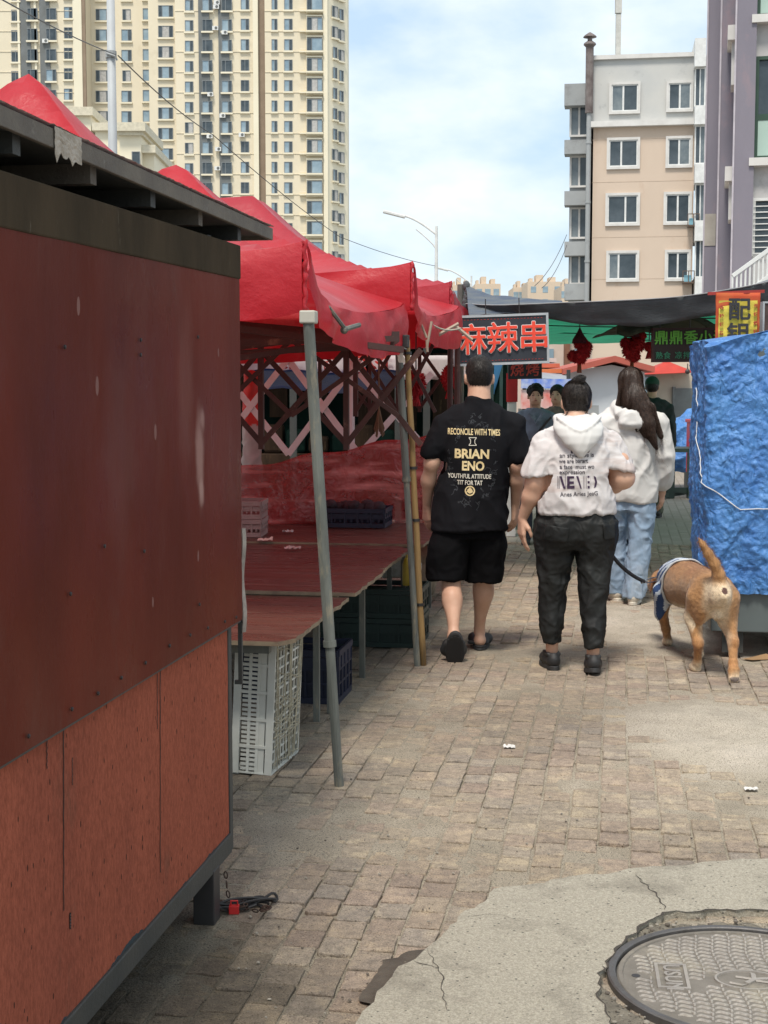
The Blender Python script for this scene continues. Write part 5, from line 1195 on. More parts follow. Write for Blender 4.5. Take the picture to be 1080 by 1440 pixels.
m = MB(); m.grid(subgrid(sheetA, 0, 1, 0, .26), 90, 14); m.build('net_sheet', M['nettop'], nc_, smooth=True)
m = MB(); m.grid(subgrid(sheetA, 0, 1, .26, 1), 90, 26); m.build('green_sheet', M['green'], nc_, smooth=True)
def val(a, b):
    e = edge(a) - o0; d = [.0, 0, .06, .17, .19, .17, .14, .13, .13, .13][min(9, int(a * 9))]; k = a * 9 - int(a * 9)
    dd = [.04, .05, .10, .17, .185, .16, .14, .13, .13, .13, .13]; i = min(9, int(a * 9)); d = dd[i] * (1 - k) + dd[min(10, i + 1)] * k
    return e + Vector((.01 * noise.noise((a * 40, b, 1)), -.02 + .04 * noise.noise((a * 16, b * 2, 4)) * b + .1 * b, -d * b * (1 + .12 * noise.noise((a * 12, 0, 9)))))
m = MB(); m.grid(val, 160, 6); m.build('valance', M['net'], nc_, smooth=True, solid=.003)
m = MB(); m.tube([edge(t / 60) - o0 + Vector((0, -.03, .004)) for t in range(61)], .0045, 6); m.build('edge_cord', mk('pale_cord', (.36, .37, .37), rough=.7), nc_)
# bunched left end and second layer
l2e = curve3([(655, 400, 12.2), (672, 408, 12.1), (700, 416, 12.0), (745, 420, 11.8), (790, 424, 11.6)]); l2f = curve3([(660, 447, 11.3), (680, 443, 11.3), (710, 440, 11.3), (745, 436, 11.3), (790, 431, 11.3)])
m = MB(); m.grid(lambda a, b: l2e(a).lerp(l2f(a), b) - o0 + Vector((0, -.04 * math.sin(b * 6.28), .02 * noise.noise((a * 6, b * 5, 2)))), 30, 12); m.build('folded_net', mk('navy_net', (.05, .07, .11), (.11, .12, .125), scale=7, rough=.7, stretch=(.5, 1, 4)), nc_, smooth=True, solid=.003)
m = MB(); 
for k in range(9): m.ball(P(656 + 2 * math.sin(k), 402 + 5.5 * k, 12.15) - o0, .045 - .001 * k, 8, 0, (.7, .7, 1))
m.build('bunched_end', M['net'], nc_, smooth=True)
for b, hh in ((P(648, 400, 12.2), 0), (edge(1), 0), (SP(19.5, 4.2, 2.25), 0)): m = MB(); m.tube([Vector((b.x, b.y, 0)) - o0, b - o0], .03, 10); m.build('post', M['pole'], nc_)
m = MB()
for k in range(4): a = SP(13 + 2 * k, -1.0, 2.22); b = SP(13 + 2 * k, 3.2, 2.24); m.tube([a.lerp(b, t / 8) - o0 - Vector((0, 0, .05 * math.sin(t / 8 * 3.14))) for t in range(9)], .006, 5)
m.build('cord', M['black'], nc_)
# little olive gable over the green sign
gb = empty('net_gable', P(962, 470, 11.0), 0, 'small olive netting gable slung above the green sign', 'netting'); go_ = gb.location.copy()
A, B, D = P(868, 458, 10.9), P(966, 437, 10.9), P(1040, 458, 10.9)
m = MB(); m.grid(lambda a, b: (A.lerp(B, a * 2) if a < .5 else B.lerp(D, a * 2 - 1)) + Vector((0, 1.3 * b, -.05 * b + .02 * noise.noise((a * 8, b * 3, 1)) + .03 * math.sin(a * 9) * b)) + Vector((0, 0, -.04 * math.sin(min(1, abs(a - .5) * 2) * 3.14))) - go_, 40, 8); m.build('net_sheet', M['olive'], gb, smooth=True, solid=.003)
m = MB(); m.grid(lambda a, b: (A.lerp(B, a * 2) if a < .5 else B.lerp(D, a * 2 - 1)) + Vector((0, 0, -.04 * math.sin(min(1, abs(a - .5) * 2) * 3.14) - (.045 + .02 * noise.noise((a * 9, 2, 1))) * b)) - go_, 40, 3); m.build('hem', M['olive'], gb, smooth=True, solid=.003)
m = MB(); m.grid(lambda a, b: P(868 + 50 * a, 440 + 30 * b + 3 * math.sin(a * 6), 10.85) - go_ + Vector((0, .06 * noise.noise((a * 4, b * 3, 1)), 0)), 16, 10); m.build('hanging_flap', M['olive'], gb, smooth=True, solid=.003)
# ================================================================== signs
def sign(name, px0, px1, py0, py1, Y, rot, label, base, frame, texts, cat='sign', depth=.05, fw=.018, yaw=0.0, txt_mats=None, hang=None):
    a, b = P(px0, py1, Y), P(px1, py0, Y); c = (a + b) / 2; W, H = b.x - a.x, b.z - a.z
    r = empty(name, c, yaw, label, cat); r.rotation_euler = (0, -R(rot), yaw)
    m = MB(); m.box2((-W / 2 + fw, -.006, -H / 2 + fw), (W / 2 - fw, depth, H / 2 - fw)); m.build('board', base, r)
    m = MB(); m.box2((-W / 2, -.014, -H / 2), (-W / 2 + fw, depth + .004, H / 2)); m.box2((W / 2 - fw, -.014, -H / 2), (W / 2, depth + .004, H / 2)); m.box2((-W / 2 + fw, -.014, H / 2 - fw), (W / 2 - fw, depth + .004, H / 2)); m.box2((-W / 2 + fw, -.014, -H / 2), (W / 2 - fw, depth + .004, -H / 2 + fw)); m.build('frame', frame, r)
    k = 2000 / Y
    for (s, tx, ty, size, mat, off, dz) in texts:     # tx,ty in pixels from centre, size in px, off = stroke growth in px
        mb_ = MB(); at_ = (tx / k, -.012 - dz, -ty / k)
        if off: bold_text(mb_, s, size / k, at_, off / k)
        else: put_text(mb_, s, size / k, at_, extrude=.001)
        mb_.build('lettering', mat, r)
    if hang:
        m = MB()
        for hx in hang: m.tube([(hx * W / 2, 0, H / 2), (hx * W / 2, 0, H / 2 + .12)], .004, 5)
        m.build('hanger', M['black'], r)
    return r
ledr = mk('red_sign_letters', (.85, .07, .03), (.75, .06, .03), rough=.5); wht = mk('white_outline', (.75, .72, .68), rough=.5); bk = mk('black_board', (.018, .022, .03), (.03, .035, .045), scale=6, rough=.5)
alu = mk('aluminium_frame', (.5, .52, .53), (.4, .42, .43), scale=6, rough=.4, metal=.3)
T_ = []
for i, ch_ in enumerate('麻辣串'):
    x = -42 + 44 * i
    T_ += [(ch_, x, 1 if i else 2, 45, wht, 1.35, 0), (ch_, x, 1 if i else 2, 45, ledr, .5, .006)]
sg = sign('shop_sign', 637, 772, 442, 513, 10.95, 2.0, 'black sign with silver frame and big red characters, hung above the man in black', bk, alu, T_, hang=(-.3, .4))
m = MB()
for k in range(26): m.box2((-.33 + .0255 * k, -.009, .155), (-.318 + .0255 * k, -.0065, .157)); m.box2((-.33 + .0255 * k, -.009, -.157), (-.318 + .0255 * k, -.0065, -.155))
m.build('dashed_border', ledr, sg)
sign('shop_sign', 715, 762, 509, 533, 14.2, 1.0, 'small black sign with two red characters below the big framed sign', bk, M['black'], [('烧', -11.5, 0, 20, mk('dim_red_letters', (.6, .08, .06), rough=.5), .3, 0), ('烤', 10.5, 0, 20, mk('dim_red_letters2', (.6, .08, .06), rough=.5), .3, 0)], fw=.008, hang=(-.6, .6))
gl = mk('green_letters', (.16, .5, .05), (.12, .4, .05), rough=.5); gd = mk('dull_green_letters', (.06, .3, .16), rough=.5); db = mk('dark_red_board', (.03, .018, .014), (.04, .02, .015), scale=5, rough=.6)
T_ = [(c_, -40 + 20.5 * i, -9, 20, gl, .45, 0) for i, c_ in enumerate('鼎鼎香小酒')] + [(c_, x, 15, 10.5, gd, .12, 0) for c_, x in (('熟', -43), ('食', -32), ('凉', -16), ('拌', -4.5), ('菜', 8))]
sign('shop_sign', 917, 1023, 461, 509, 10.6, .5, 'dark sign with bright green characters, partly behind the blue tarpaulin', db, mk('dark_sign_frame', (.05, .015, .012), rough=.5), T_, fw=.012, hang=(-.8, .0))
# yellow cloth banner
Yb = 9.25; a, b = P(1006, 480, Yb), P(1069, 416, Yb); c = (a + b) / 2; W, H = (b.x - a.x) / 2, (b.z - a.z) / 2 + .06
bn = empty('cloth_banner', (c.x, Yb, c.z - .04), 0, 'yellow cloth banner with red border and black characters above the blue tarpaulin', 'banner')
cl = lambda x, z: .012 * noise.noise((x * 9, z * 7, 2)) + .006 * math.sin(x * 30)
ye = mk('yellow_cloth', (.66, .54, .07), (.58, .45, .06), scale=9, rough=.8, bump=.3); orr = mk('red_border_cloth', (.5, .06, .02), (.42, .1, .02), scale=9, rough=.8)
m = MB(); m.grid(lambda u, v: Vector((-W + 2 * W * u, cl(-W + 2 * W * u, v) + .004, -H + 2 * H * v)), 20, 16); m.build('border', orr, bn, smooth=True, solid=.002)
m = MB(); m.grid(lambda u, v: Vector(((-W + .018) + (2 * W - .036) * u, cl((-W + .018) + (2 * W - .036) * u, v) - .002, -H + .02 + (2 * H - .07) * v)), 20, 16); m.build('cloth', ye, bn, smooth=True)
m = MB(); m.bar((-W - .05, .02, H - .005), (W + .03, .02, H + .01), .02); m.build('top_rod', mk('red_rod', (.35, .03, .02), rough=.6), bn)
m = MB(); bold_text(m, '配', .15, (.005, -.018, .09), .0035); bold_text(m, '钥', .15, (.0, -.018, -.07), .0035); m.build('lettering', M['black'], bn)
m = MB()
for i, c_ in enumerate('各种锁芯'): put_text(m, c_, .026, (-.108, -.016, .11 - .055 * i), offset=.001)
for i, c_ in enumerate('开锁修锁'): put_text(m, c_, .026, (.111, -.016, .12 - .055 * i), offset=.001)
m.build('small_lettering', mk('dark_red_letters', (.4, .05, .02), rough=.6), bn)
sign('menu_board', 1071, 1110, 424, 482, 9.4, 0, 'dark framed board cut by the right edge beside the yellow banner', mk('dark_board', (.05, .03, .025), (.1, .06, .05), scale=9, rough=.5), alu, [], fw=.012, cat='board')
# ================================================================== lanterns and red tassels
M['pom'] = mk('red_fringe', (.5, .012, .016), (.32, .008, .012), scale=30, rough=.85, bump=.8, bscale=60, transl=.15)
M['darkred'] = mk('dark_red_fringe', (.09, .008, .014), (.05, .006, .01), scale=30, rough=.9, bump=.8, bscale=60)
def fluffy(name, c, r, mat, parent, seed, sc=(1, 1, 1), n=230):
    m = MB(); rr = random.Random(seed); m.ball(c, r * .82, 12, 0, sc)
    for _ in range(n):
        z = rr.uniform(-1, 1); a = rr.uniform(0, 6.283); q = math.sqrt(1 - z * z); d = Vector((q * math.cos(a) * sc[0], q * math.sin(a) * sc[1], z * sc[2])); s = d.orthogonal().normalized(); t = d.cross(s).normalized(); c0 = Vector(c) + d * r * .78
        e = Vector(c) + d * r * rr.uniform(.95, 1.12) + Vector((0, 0, -.12 * r)); w = r * .11
        m.add([c0 + s * w, c0 - s * w * .5 + t * w, c0 - s * w * .5 - t * w, e], [(0, 1, 3), (1, 2, 3), (2, 0, 3)])
    return m.build(name, mat, parent)
def lantern(px, py, Y, lab, balls, top, seed):
    c = P(px, py, Y); r = empty('lantern', c, 0, lab, 'lantern', 'red lantern clusters under the netting'); k = Y / 2000
    for i, (x, y, rad) in enumerate(balls): fluffy('lantern_ball', (x * k, .02 * math.sin(i * 3), -y * k), rad * k, M['pom'], r, seed + i)
    m = MB(); m.lathe((0, 0, -top[1] * k), [(top[2] * k, -top[3] * k), (top[2] * k * .9, -top[3] * .5 * k), (top[2] * .4 * k, .3 * top[3] * k), (.004, top[3] * k)], 10); m.build('cap', M['darkred'], r)
    m = MB(); m.tube([(0, 0, -top[1] * k + top[3] * k), (0, 0, -top[1] * k + top[3] * k + .2)], .004, 5); m.tube([(-.03, 0, 12 * k), (.03, 0, 14 * k)], .005, 5); m.build('cord', M['black'], r)
    m = MB()
    for q in range(10): a = q * .63; m.tube([(.01 * math.cos(a), .01 * math.sin(a), -18 * k), (.018 * math.cos(a), .018 * math.sin(a), -34 * k)], .0025, 4)
    m.build('tassel', mk('gold_tassel', (.3, .12, .03), (.2, .03, .02), rough=.8), r)
    return r
lantern(815, 490, 11.6, 'red lantern cluster with dark cone top, left of the two under the netting', [(8, -2, 11), (-9, 10, 9), (0, 12, 11), (2, -8, 11), (6, 6, 10)], (0, -18, 11, 11), 10)
lantern(889, 488, 11.6, 'red lantern cluster with leafy dark top, beside the green sign', [(-9, -6, 9), (6, -4, 13), (-3, 6, 12), (3, 12, 10), (13, -16, 7)], (0, -22, 12, 8), 40)
def tassel(px, py, Y, lab, w, h, seed):
    c = P(px, py, Y); r = empty('red_ornament', c, 0, lab, 'ornament', 'red fringe balls inside the tents'); k = Y / 2000
    fluffy('fringe_ball', (0, 0, 0), w * k, M['pom'], r, seed, (1, 1, h), 320)
    m = MB(); m.tube([(0, 0, w * h * k * .9), (0, 0, w * h * k + .25)], .005, 5); m.build('cord', M['black'], r)
    m = MB()
    for q in range(12): a = q * .52; m.tube([(.012 * math.cos(a), .012 * math.sin(a), -w * h * k * .9), (.03 * math.cos(a), .03 * math.sin(a), -w * h * k - .06)], .004, 4)
    m.build('tassel', M['pom'], r)
tassel(585, 538, 9.6, 'big red fringe ball hanging right behind the lashed poles', 15, 1.35, 70)
tassel(632, 530, 11.0, 'red fringe ball hanging just left of the man in the black tee', 13, 1.5, 90)
tassel(913, 487, 12.6, 'small red fringe ball at the left edge of the green sign', 8, 1.0, 95)
# bunch of dried straw in the tent
m = MB(); rr = random.Random(4); c = P(533, 590, 8.6)
for q in range(60): a = rr.uniform(0, 6.28); s = rr.uniform(.01, .035); m.tube([c + Vector((0, 0, .08)), c + Vector((s * .5 * math.cos(a), s * .5 * math.sin(a), .0)), c + Vector((s * math.cos(a), s * math.sin(a), -.09 * rr.uniform(.6, 1.2)))], .0022, 4)
m.tube([c + Vector((0, 0, .07)), c + Vector((0, 0, .42))], .006, 5)
tag(m.build('straw_bundle', mk('brown_straw', (.17, .09, .05), (.1, .05, .03), rough=.9)), 'bundle of brown straw hanging on a cord inside the tents', 'straw bundle')
# ================================================================== things behind the tents
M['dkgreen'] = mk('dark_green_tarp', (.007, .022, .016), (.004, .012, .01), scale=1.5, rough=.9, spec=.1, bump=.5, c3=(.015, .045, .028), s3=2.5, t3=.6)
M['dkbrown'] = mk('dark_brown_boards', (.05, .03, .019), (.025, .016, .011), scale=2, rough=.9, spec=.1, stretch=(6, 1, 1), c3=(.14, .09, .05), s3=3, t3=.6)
sh = empty('market_shed', P(480, 545, 16.5).xyz, 0, 'dark open market shed seen through the tents, with green and brown boards', 'shed'); so_ = Vector((sh.location.x, 16.5, 0)); sh.location = so_
def sx(px, Y=16.5): return P(px, 545, Y).x - so_.x
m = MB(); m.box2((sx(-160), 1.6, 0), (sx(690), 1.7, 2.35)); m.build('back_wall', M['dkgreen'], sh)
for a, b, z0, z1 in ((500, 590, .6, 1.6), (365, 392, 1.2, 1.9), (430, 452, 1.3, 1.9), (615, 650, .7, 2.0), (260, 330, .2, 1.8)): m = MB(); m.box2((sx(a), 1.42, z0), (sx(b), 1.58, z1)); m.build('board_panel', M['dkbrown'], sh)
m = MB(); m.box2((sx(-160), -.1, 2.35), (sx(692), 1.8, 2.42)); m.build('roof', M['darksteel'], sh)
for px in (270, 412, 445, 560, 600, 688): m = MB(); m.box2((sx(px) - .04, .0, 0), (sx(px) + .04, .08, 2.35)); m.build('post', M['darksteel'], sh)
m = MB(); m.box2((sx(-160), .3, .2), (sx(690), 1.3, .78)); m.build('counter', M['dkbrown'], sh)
for i in range(9):
    x = so_.x + sx(345 + 33 * i); w_, h_ = rr.uniform(.16, .25), rr.uniform(.15, .4); m = MB(); m.box((0, 0, h_ / 2), (w_, .4, h_)); o = m.build('goods_sack', [M['dkgreen'], M['dkbrown']][i % 2], bevel=.04, loc=(x, 17.3, .78)); tag(o, 'dark bundle of goods on the counter of the shed behind the tents', 'sack', 'dark bundles on the shed counter')
# white/red banner with letters and blue valance
bn = empty('printed_banner', P(470, 515, 13.6), 0, 'white and red printed banner strip hanging behind the second tent', 'banner'); k = 13.6 / 2000
bw = mk('banner_white', (.85, .8, .78), (.75, .66, .66), scale=6, rough=.7, transl=.5); brd = mk('banner_red', (.65, .06, .04), (.55, .05, .04), scale=6, rough=.7, transl=.2)
def strip(x0, x1, y0, y1, amp, f, dy=0, seed=0):
    return lambda a, b: Vector(((x0 + (x1 - x0) * a - 470) * k, dy + .02 * noise.noise((a * 9 + seed, b * 2, 1)), (515 - (y0 + (y1 - y0) * b + (amp * abs(math.sin(a * f)) * b))) * k))
m = MB(); m.grid(strip(340, 490, 498, 522, 5, 9, 0, 1), 40, 5); m.build('white_cloth', bw, bn, smooth=True, solid=.002)
m = MB(); m.grid(strip(490, 545, 496, 522, 4, 5, -.004, 3), 20, 5); m.build('red_cloth', brd, bn, smooth=True, solid=.002)
m = MB(); m.grid(strip(545, 680, 500, 530, 4, 9, 0, 5), 30, 5); m.build('white_cloth', bw, bn, smooth=True, solid=.002)
m = MB(); put_text(m, 'HMSC', .17, (48 * k, -.04, .5 * k), offset=.006); m.build('lettering', bw, bn)
m = MB(); put_text(m, '面', .12, (-7 * k, -.03, 2 * k)); put_text(m, '馆', .12, (-62 * k, -.03, 2 * k)); m.build('lettering', brd, bn)
m = MB(); m.grid(lambda a, b: P(345 + 220 * a, 524 + 24 * b + 5 * abs(math.sin(a * 13)) * (b - .6) - 3 * math.sin(a * 8), 13.2 + .6 * b) + Vector((0, .05 * noise.noise((a * 12, b * 3, 1)), 0)), 60, 8)
tag(m.build('blue_awning', mk('navy_blue_tarp', (.02, .10, .42), (.012, .06, .26), scale=3, rough=.35, bump=.4, transl=.25), smooth=True, solid=.003), 'sagging blue tarpaulin awning behind the scissor frames of the tents', 'awning')
# extra red valance lit behind
# wrapped red and white umbrella at the left
V, Q = SDF((-.12, -.12, 0), (.12, .12, 1.75), .012).loft([(.1, 0, 0, .05, .05), (.5, 0, 0, .085, .08), (1.0, 0, 0, .08, .08), (1.32, .01, 0, .07, .07), (1.33, .0, 0, .07, .07), (1.7, 0, 0, .05, .05)]).mesh()
V = wrinkle(V, Q, .008, 10, (1, 1, .3), 4)
cols = np.where((V[:, 2] > 1.27 + .02 * np.sin(V[:, 0] * 60))[:, None], np.array([.6, .03, .02]), np.array([.5, .46, .43]))
o = np_mesh('rolled_umbrella', V, Q, mk('wrapped_cloth', (1, 1, 1), (.8, .8, .8), scale=8, rough=.6, attr='col'), None, cols); o.location = SP(10.9, vat(353, 10.9)); tag(o, 'rolled red and white parasol standing by the kiosk edge behind the tables', 'parasol')
# teal door strips and white pillar behind the man
e = empty('stall_front', P(702, 545, 15.5).xyz, 0, 'narrow dark teal stall front with blue tarp scrap behind the man in black', 'stall'); e.location.z = 0
m = MB(); m.box2((-.1, 0, 0), (.12, .6, 2.0)); m.build('panel', M['dkgreen'], e)
for x in (-.08, .02, .1): m = MB(); m.box2((x - .018, -.03, 0), (x + .018, -.002, 2.0)); m.build('slat', mk('teal_slat', (.03, .07, .065), (.02, .04, .04), rough=.6), e)
m = MB(); m.grid(lambda a, b: Vector((-.06 + .1 * a * (1 - b), -.05 + .02 * a, 1.85 - .35 * b)), 6, 6); m.build('tarp_scrap', mk('blue_scrap', (.05, .2, .42), rough=.4), e, solid=.003)
e = empty('pillar', P(720, 545, 15).xyz, 0, 'white pillar with red painted top left of the woman facing the camera', 'pillar'); e.location.z = 0
m = MB(); m.box2((-.045, -.045, 0), (.045, .045, 1.42)); m.build('shaft', M['trim'], e, bevel=.004); m = MB(); m.box2((-.055, -.055, 1.42), (.055, .055, 1.72)); m.build('red_top', mk('red_paint', (.5, .02, .02), rough=.5), e)
# stall with awning behind the woman who faces the camera
e = empty('far_stall', P(775, 545, 24).xyz, 0, 'small far stall with grey awning, blue banner and orange roof strips', 'stall'); e.location.z = 0; k = 24 / 2000
def fx(px): return (px - 775) * k
def fz(py): return P(775, py, 24).z
m = MB(); m.add([(fx(735), 0, fz(530)), (fx(802), 0, fz(536)), (fx(802), 1.2, fz(522)), (fx(735), 1.2, fz(516))], [(0, 1, 2, 3)]); m.build('awning', mk('grey_awning', (.3, .33, .36), rough=.6), e, solid=.02)
m = MB(); m.box2((fx(733), -.02, fz(546)), (fx(803), .02, fz(533))); m.build('blue_banner', mk('blue_banner', (.06, .16, .6), (.4, .45, .6), scale=6, rough=.5), e)
m = MB(); m.box2((fx(733), .02, fz(575)), (fx(803), .06, fz(548))); m.build('counter_screen', mk('pale_screen', (.6, .55, .52), (.6, .15, .12), scale=2.5, rough=.5), e)
m = MB(); m.box2((fx(733), .4, 0), (fx(803), .5, fz(575))); m.build('counter', mk('shade_counter', (.16, .15, .14), rough=.8), e)
for a, b, y, c_ in ((738, 795, 513, (.6, .12, .06)), (750, 804, 521, (.62, .16, .05)), (745, 790, 505, (.6, .45, .4))):
    m = MB(); m.box2((fx(a), .8, fz(y + 3)), (fx(b), 2.5, fz(y - 3))); m.build('roof_strip', mk('strip%d' % a, c_, rough=.7), e)
for px in (738, 800): m = MB(); m.box2((fx(px) - .03, .05, 0), (fx(px) + .03, .11, fz(520))); m.build('post', M['darksteel'], e)
# low pale wall, brown column far away
e = empty('low_shop', (P(790, 545, 42).x, 42, 0), 0, 'low pink and white shop far down the lane, behind the lanterns', 'shop'); k = 42 / 2000
m = MB(); m.box2(((640 - 790) * k, 0, 0), ((832 - 790) * k, 5, 3.2)); m.build('wall', mk('pale_pink_wall', (.62, .5, .42), (.5, .42, .37), scale=1, rough=.9), e)
m = MB(); m.box2(((792 - 790) * k, -.3, 0), ((799 - 790) * k, -.01, 3.3)); m.build('brown_column', mk('brick_column', (.22, .1, .06), rough=.8), e)
for a in (745, 772, 812): m = MB(); m.box2(((a - 6 - 790) * k, -.04, 1.5), ((a + 6 - 790) * k, .02, 2.7)); m.build('window', M['glass_blue'], e)
# white cabin with low red roof
e = empty('white_cabin', (P(857, 545, 25).x, 25, 0), 0, 'white walled cabin with a low red gable roof behind the two women', 'cabin'); k = 25 / 2000
def cx_(px): return (px - 857) * k
def cz(py): return P(857, py, 25).z
wallm = mk('white_cabin_wall', (.62, .64, .66), (.55, .57, .58), scale=1.2, rough=.8, c3=(.48, .5, .5), s3=1.5, t3=.6)
m = MB(); m.box2((cx_(796), 0, 0), (cx_(906), 3, cz(523))); m.add([(cx_(796), 0, cz(523) ), (cx_(906), 0, cz(523)), (cx_(860), 0, cz(513))], [(0, 1, 2)]); m.build('wall', wallm, e)
rdm = mk('red_roof', (.42, .09, .06), (.34, .08, .055), scale=3, rough=.7)
m = MB()
for x0, y0, x1, y1 in ((788, 527, 860, 509), (860, 509, 915, 524)):
    a, b = Vector((cx_(x0), -.35, cz(y0))), Vector((cx_(x1), -.35, cz(y1))); m.add([a, b, b + Vector((0, 3.6, 0)), a + Vector((0, 3.6, 0)), a + Vector((0, 0, .1)), b + Vector((0, 0, .1)), b + Vector((0, 3.6, .1)), a + Vector((0, 3.6, .1))], [(3, 2, 1, 0), (4, 5, 6, 7), (0, 1, 5, 4), (1, 2, 6, 5), (2, 3, 7, 6), (3, 0, 4, 7)])
m.build('roof', rdm, e)
m = MB(); m.box2((cx_(826), -.03, cz(588)), (cx_(842), .02, cz(570))); m.build('notice', M['greyw'], e)
# beige shop with dark window and red awning
e = empty('beige_kiosk_shop', (P(950, 545, 28).x, 28, 0), 0, 'beige walled shop with a grey window and red pointed awning, right of the white cabin', 'shop'); k = 28 / 2000
def bx(px): return (px - 950) * k
def bz(py): return P(950, py, 28).z
m = MB(); m.box2((bx(918), 0, 0), (bx(1120), 4, bz(517))); m.build('wall', mk('beige_wall', (.5, .45, .37), (.42, .38, .31), scale=1.5, rough=.9, c3=(.3, .27, .22), s3=2, t3=.58), e)
m = MB(); m.box2((bx(949), -.05, bz(602)), (bx(1000), .02, bz(546))); m.box2((bx(945), -.08, bz(604)), (bx(949), .02, bz(544))); m.build('window', mk('grey_shutter', (.15, .17, .17), (.1, .11, .11), scale=3, rough=.5), e)
m = MB(); m.box2((bx(900), -.3, 0), (bx(918), .3, bz(527))); m.box2((bx(902), -.34, bz(560)), (bx(917), -.31, bz(530)), 1); m.build('glass_booth', [mk('pale_booth', (.4, .43, .4), (.3, .34, .32), scale=3, rough=.4), M['glass_blue']], e)
m = MB(); A_, B_, C_ = Vector((bx(900), -.6, bz(527))), Vector((bx(934), -.2, bz(508))), Vector((bx(968), -.6, bz(524))); D_ = Vector((bx(934), .9, bz(512)))
m.add([A_, B_, C_, D_, A_ + Vector((0, 1.6, 0)), C_ + Vector((0, 1.6, 0))], [(0, 2, 1), (0, 1, 4), (1, 2, 5), (1, 5, 4)]); m.build('awning', mk('bright_red_awning', (.6, .06, .04), rough=.6, transl=.2), e, solid=.01)
for px, py in ((957, 520), (967, 524)): m = MB(); m.tube([(bx(px), -.62, bz(py - 8)), (bx(px), -.62, bz(py))], .01, 5); m.ball((bx(px), -.62, bz(py + 3)), .05, 8); m.build('hanging_bulb', M['black'], e)
# blue tarp heap on a low table, red crate, green steel frame
M['tarp'] = mk('blue_tarpaulin', (.085, .25, .56), (.055, .18, .48), scale=5, rough=.42, bump=.5, bscale=60, c3=(.14, .33, .68), s3=14, t3=.55, transl=.1, rvar=.12, bdist=.02)
tn = M['tarp'].node_tree; N = tn.nodes; L = tn.links; pbn = N['Principled BSDF']; old = pbn.inputs['Normal'].links[0].from_socket
tc = N.new('ShaderNodeTexCoord'); ns_ = N.new('ShaderNodeTexNoise'); ns_.inputs['Scale'].default_value = 5; ns_.inputs['Detail'].default_value = 3; L.new(tc.outputs['Object'], ns_.inputs['Vector'])
ad = N.new('ShaderNodeVectorMath'); ad.operation = 'MULTIPLY_ADD'; ad.inputs[1].default_value = (.22, .22, .22); L.new(ns_.outputs['Color'], ad.inputs[0]); L.new(tc.outputs['Object'], ad.inputs[2])
mpn = N.new('ShaderNodeMapping'); mpn.inputs['Rotation'].default_value = (0, R(28), 0); mpn.inputs['Scale'].default_value = (1.5, 1.5, .75); L.new(ad.outputs[0], mpn.inputs['Vector'])
prevn = old
for sc_, st_, ds_ in ((6, .9, .03), (15, .8, .014)):
    vo = N.new('ShaderNodeTexVoronoi'); vo.feature = 'DISTANCE_TO_EDGE'; vo.inputs['Scale'].default_value = sc_; L.new(mpn.outputs[0], vo.inputs['Vector'])
    bp = N.new('ShaderNodeBump'); bp.inputs['Strength'].default_value = st_; bp.inputs['Distance'].default_value = ds_; L.new(vo.outputs['Distance'], bp.inputs['Height']); L.new(prevn, bp.inputs['Normal']); prevn = bp.outputs[0]
L.new(prevn, pbn.inputs['Normal'])
V, Q = SDF((-.75, -.5, 0), (.75, .5, 1.4), .02).loft([(.3, 0, 0, .5, .38), (.7, 0, 0, .56, .4), (.98, .1, 0, .42, .3), (1.22, .2, 0, .16, .15)], pw=3).mesh()
V = wrinkle(V, Q, .05, 3.2, seed=2)
o = np_mesh('tarp_heap', V, Q, M['tarp']); o.location = (P(972, 545, 22.3).x, 22.3, 0); tag(o, 'heap wrapped in glossy blue tarpaulin behind the dark steel frame', 'covered heap')
m = MB(); m.box2((-.1, -.2, .3), (.22, .2, 1.05)); m.box2((-.12, -.22, 1.05), (.24, .22, 1.1)); o = m.build('red_bin', mk('red_bin', (.5, .015, .02), rough=.4), bevel=.01); o.location = (P(980, 545, 21.2).x, 21.2, 0)
tag(o, 'red box standing behind the left edge of the blue covered cart', 'box')
m = MB(); m.box2((-.12, -.22, 0), (.24, .22, .3)); o2 = m.build('stand', M['darksteel'], o)
ef = empty('steel_frame', (P(943, 545, 20.6).x, 20.6, 0), 0, 'dark green square steel frame stand between the people and the blue cart', 'frame stand'); k = 20.6 / 2000
def ex_(px): return (px - 943) * k
def ez_(py): return P(943, py, 20.6).z
gmm = mk('green_black_steel', (.015, .035, .025), (.01, .02, .016), rough=.5)
m = MB(); m.box2((ex_(905), -.45, ez_(634)), (ex_(980), .3, ez_(629))); m.build('top_rail', gmm, ef)
for px, yy in ((908, .2), (937, -.4), (966, -.4), (980, .25)): m = MB(); m.box2((ex_(px) - .055, yy - .05, 0), (ex_(px) + .055, yy + .05, ez_(634))); m.build('leg', gmm, ef)
m = MB(); m.box2((ex_(918), -.42, ez_(690)), (ex_(978), -.36, ez_(683))); m.bar((ex_(905), -.6, .02), (ex_(985), -.1, .1), .06); m.build('lower_rail', gmm, ef)
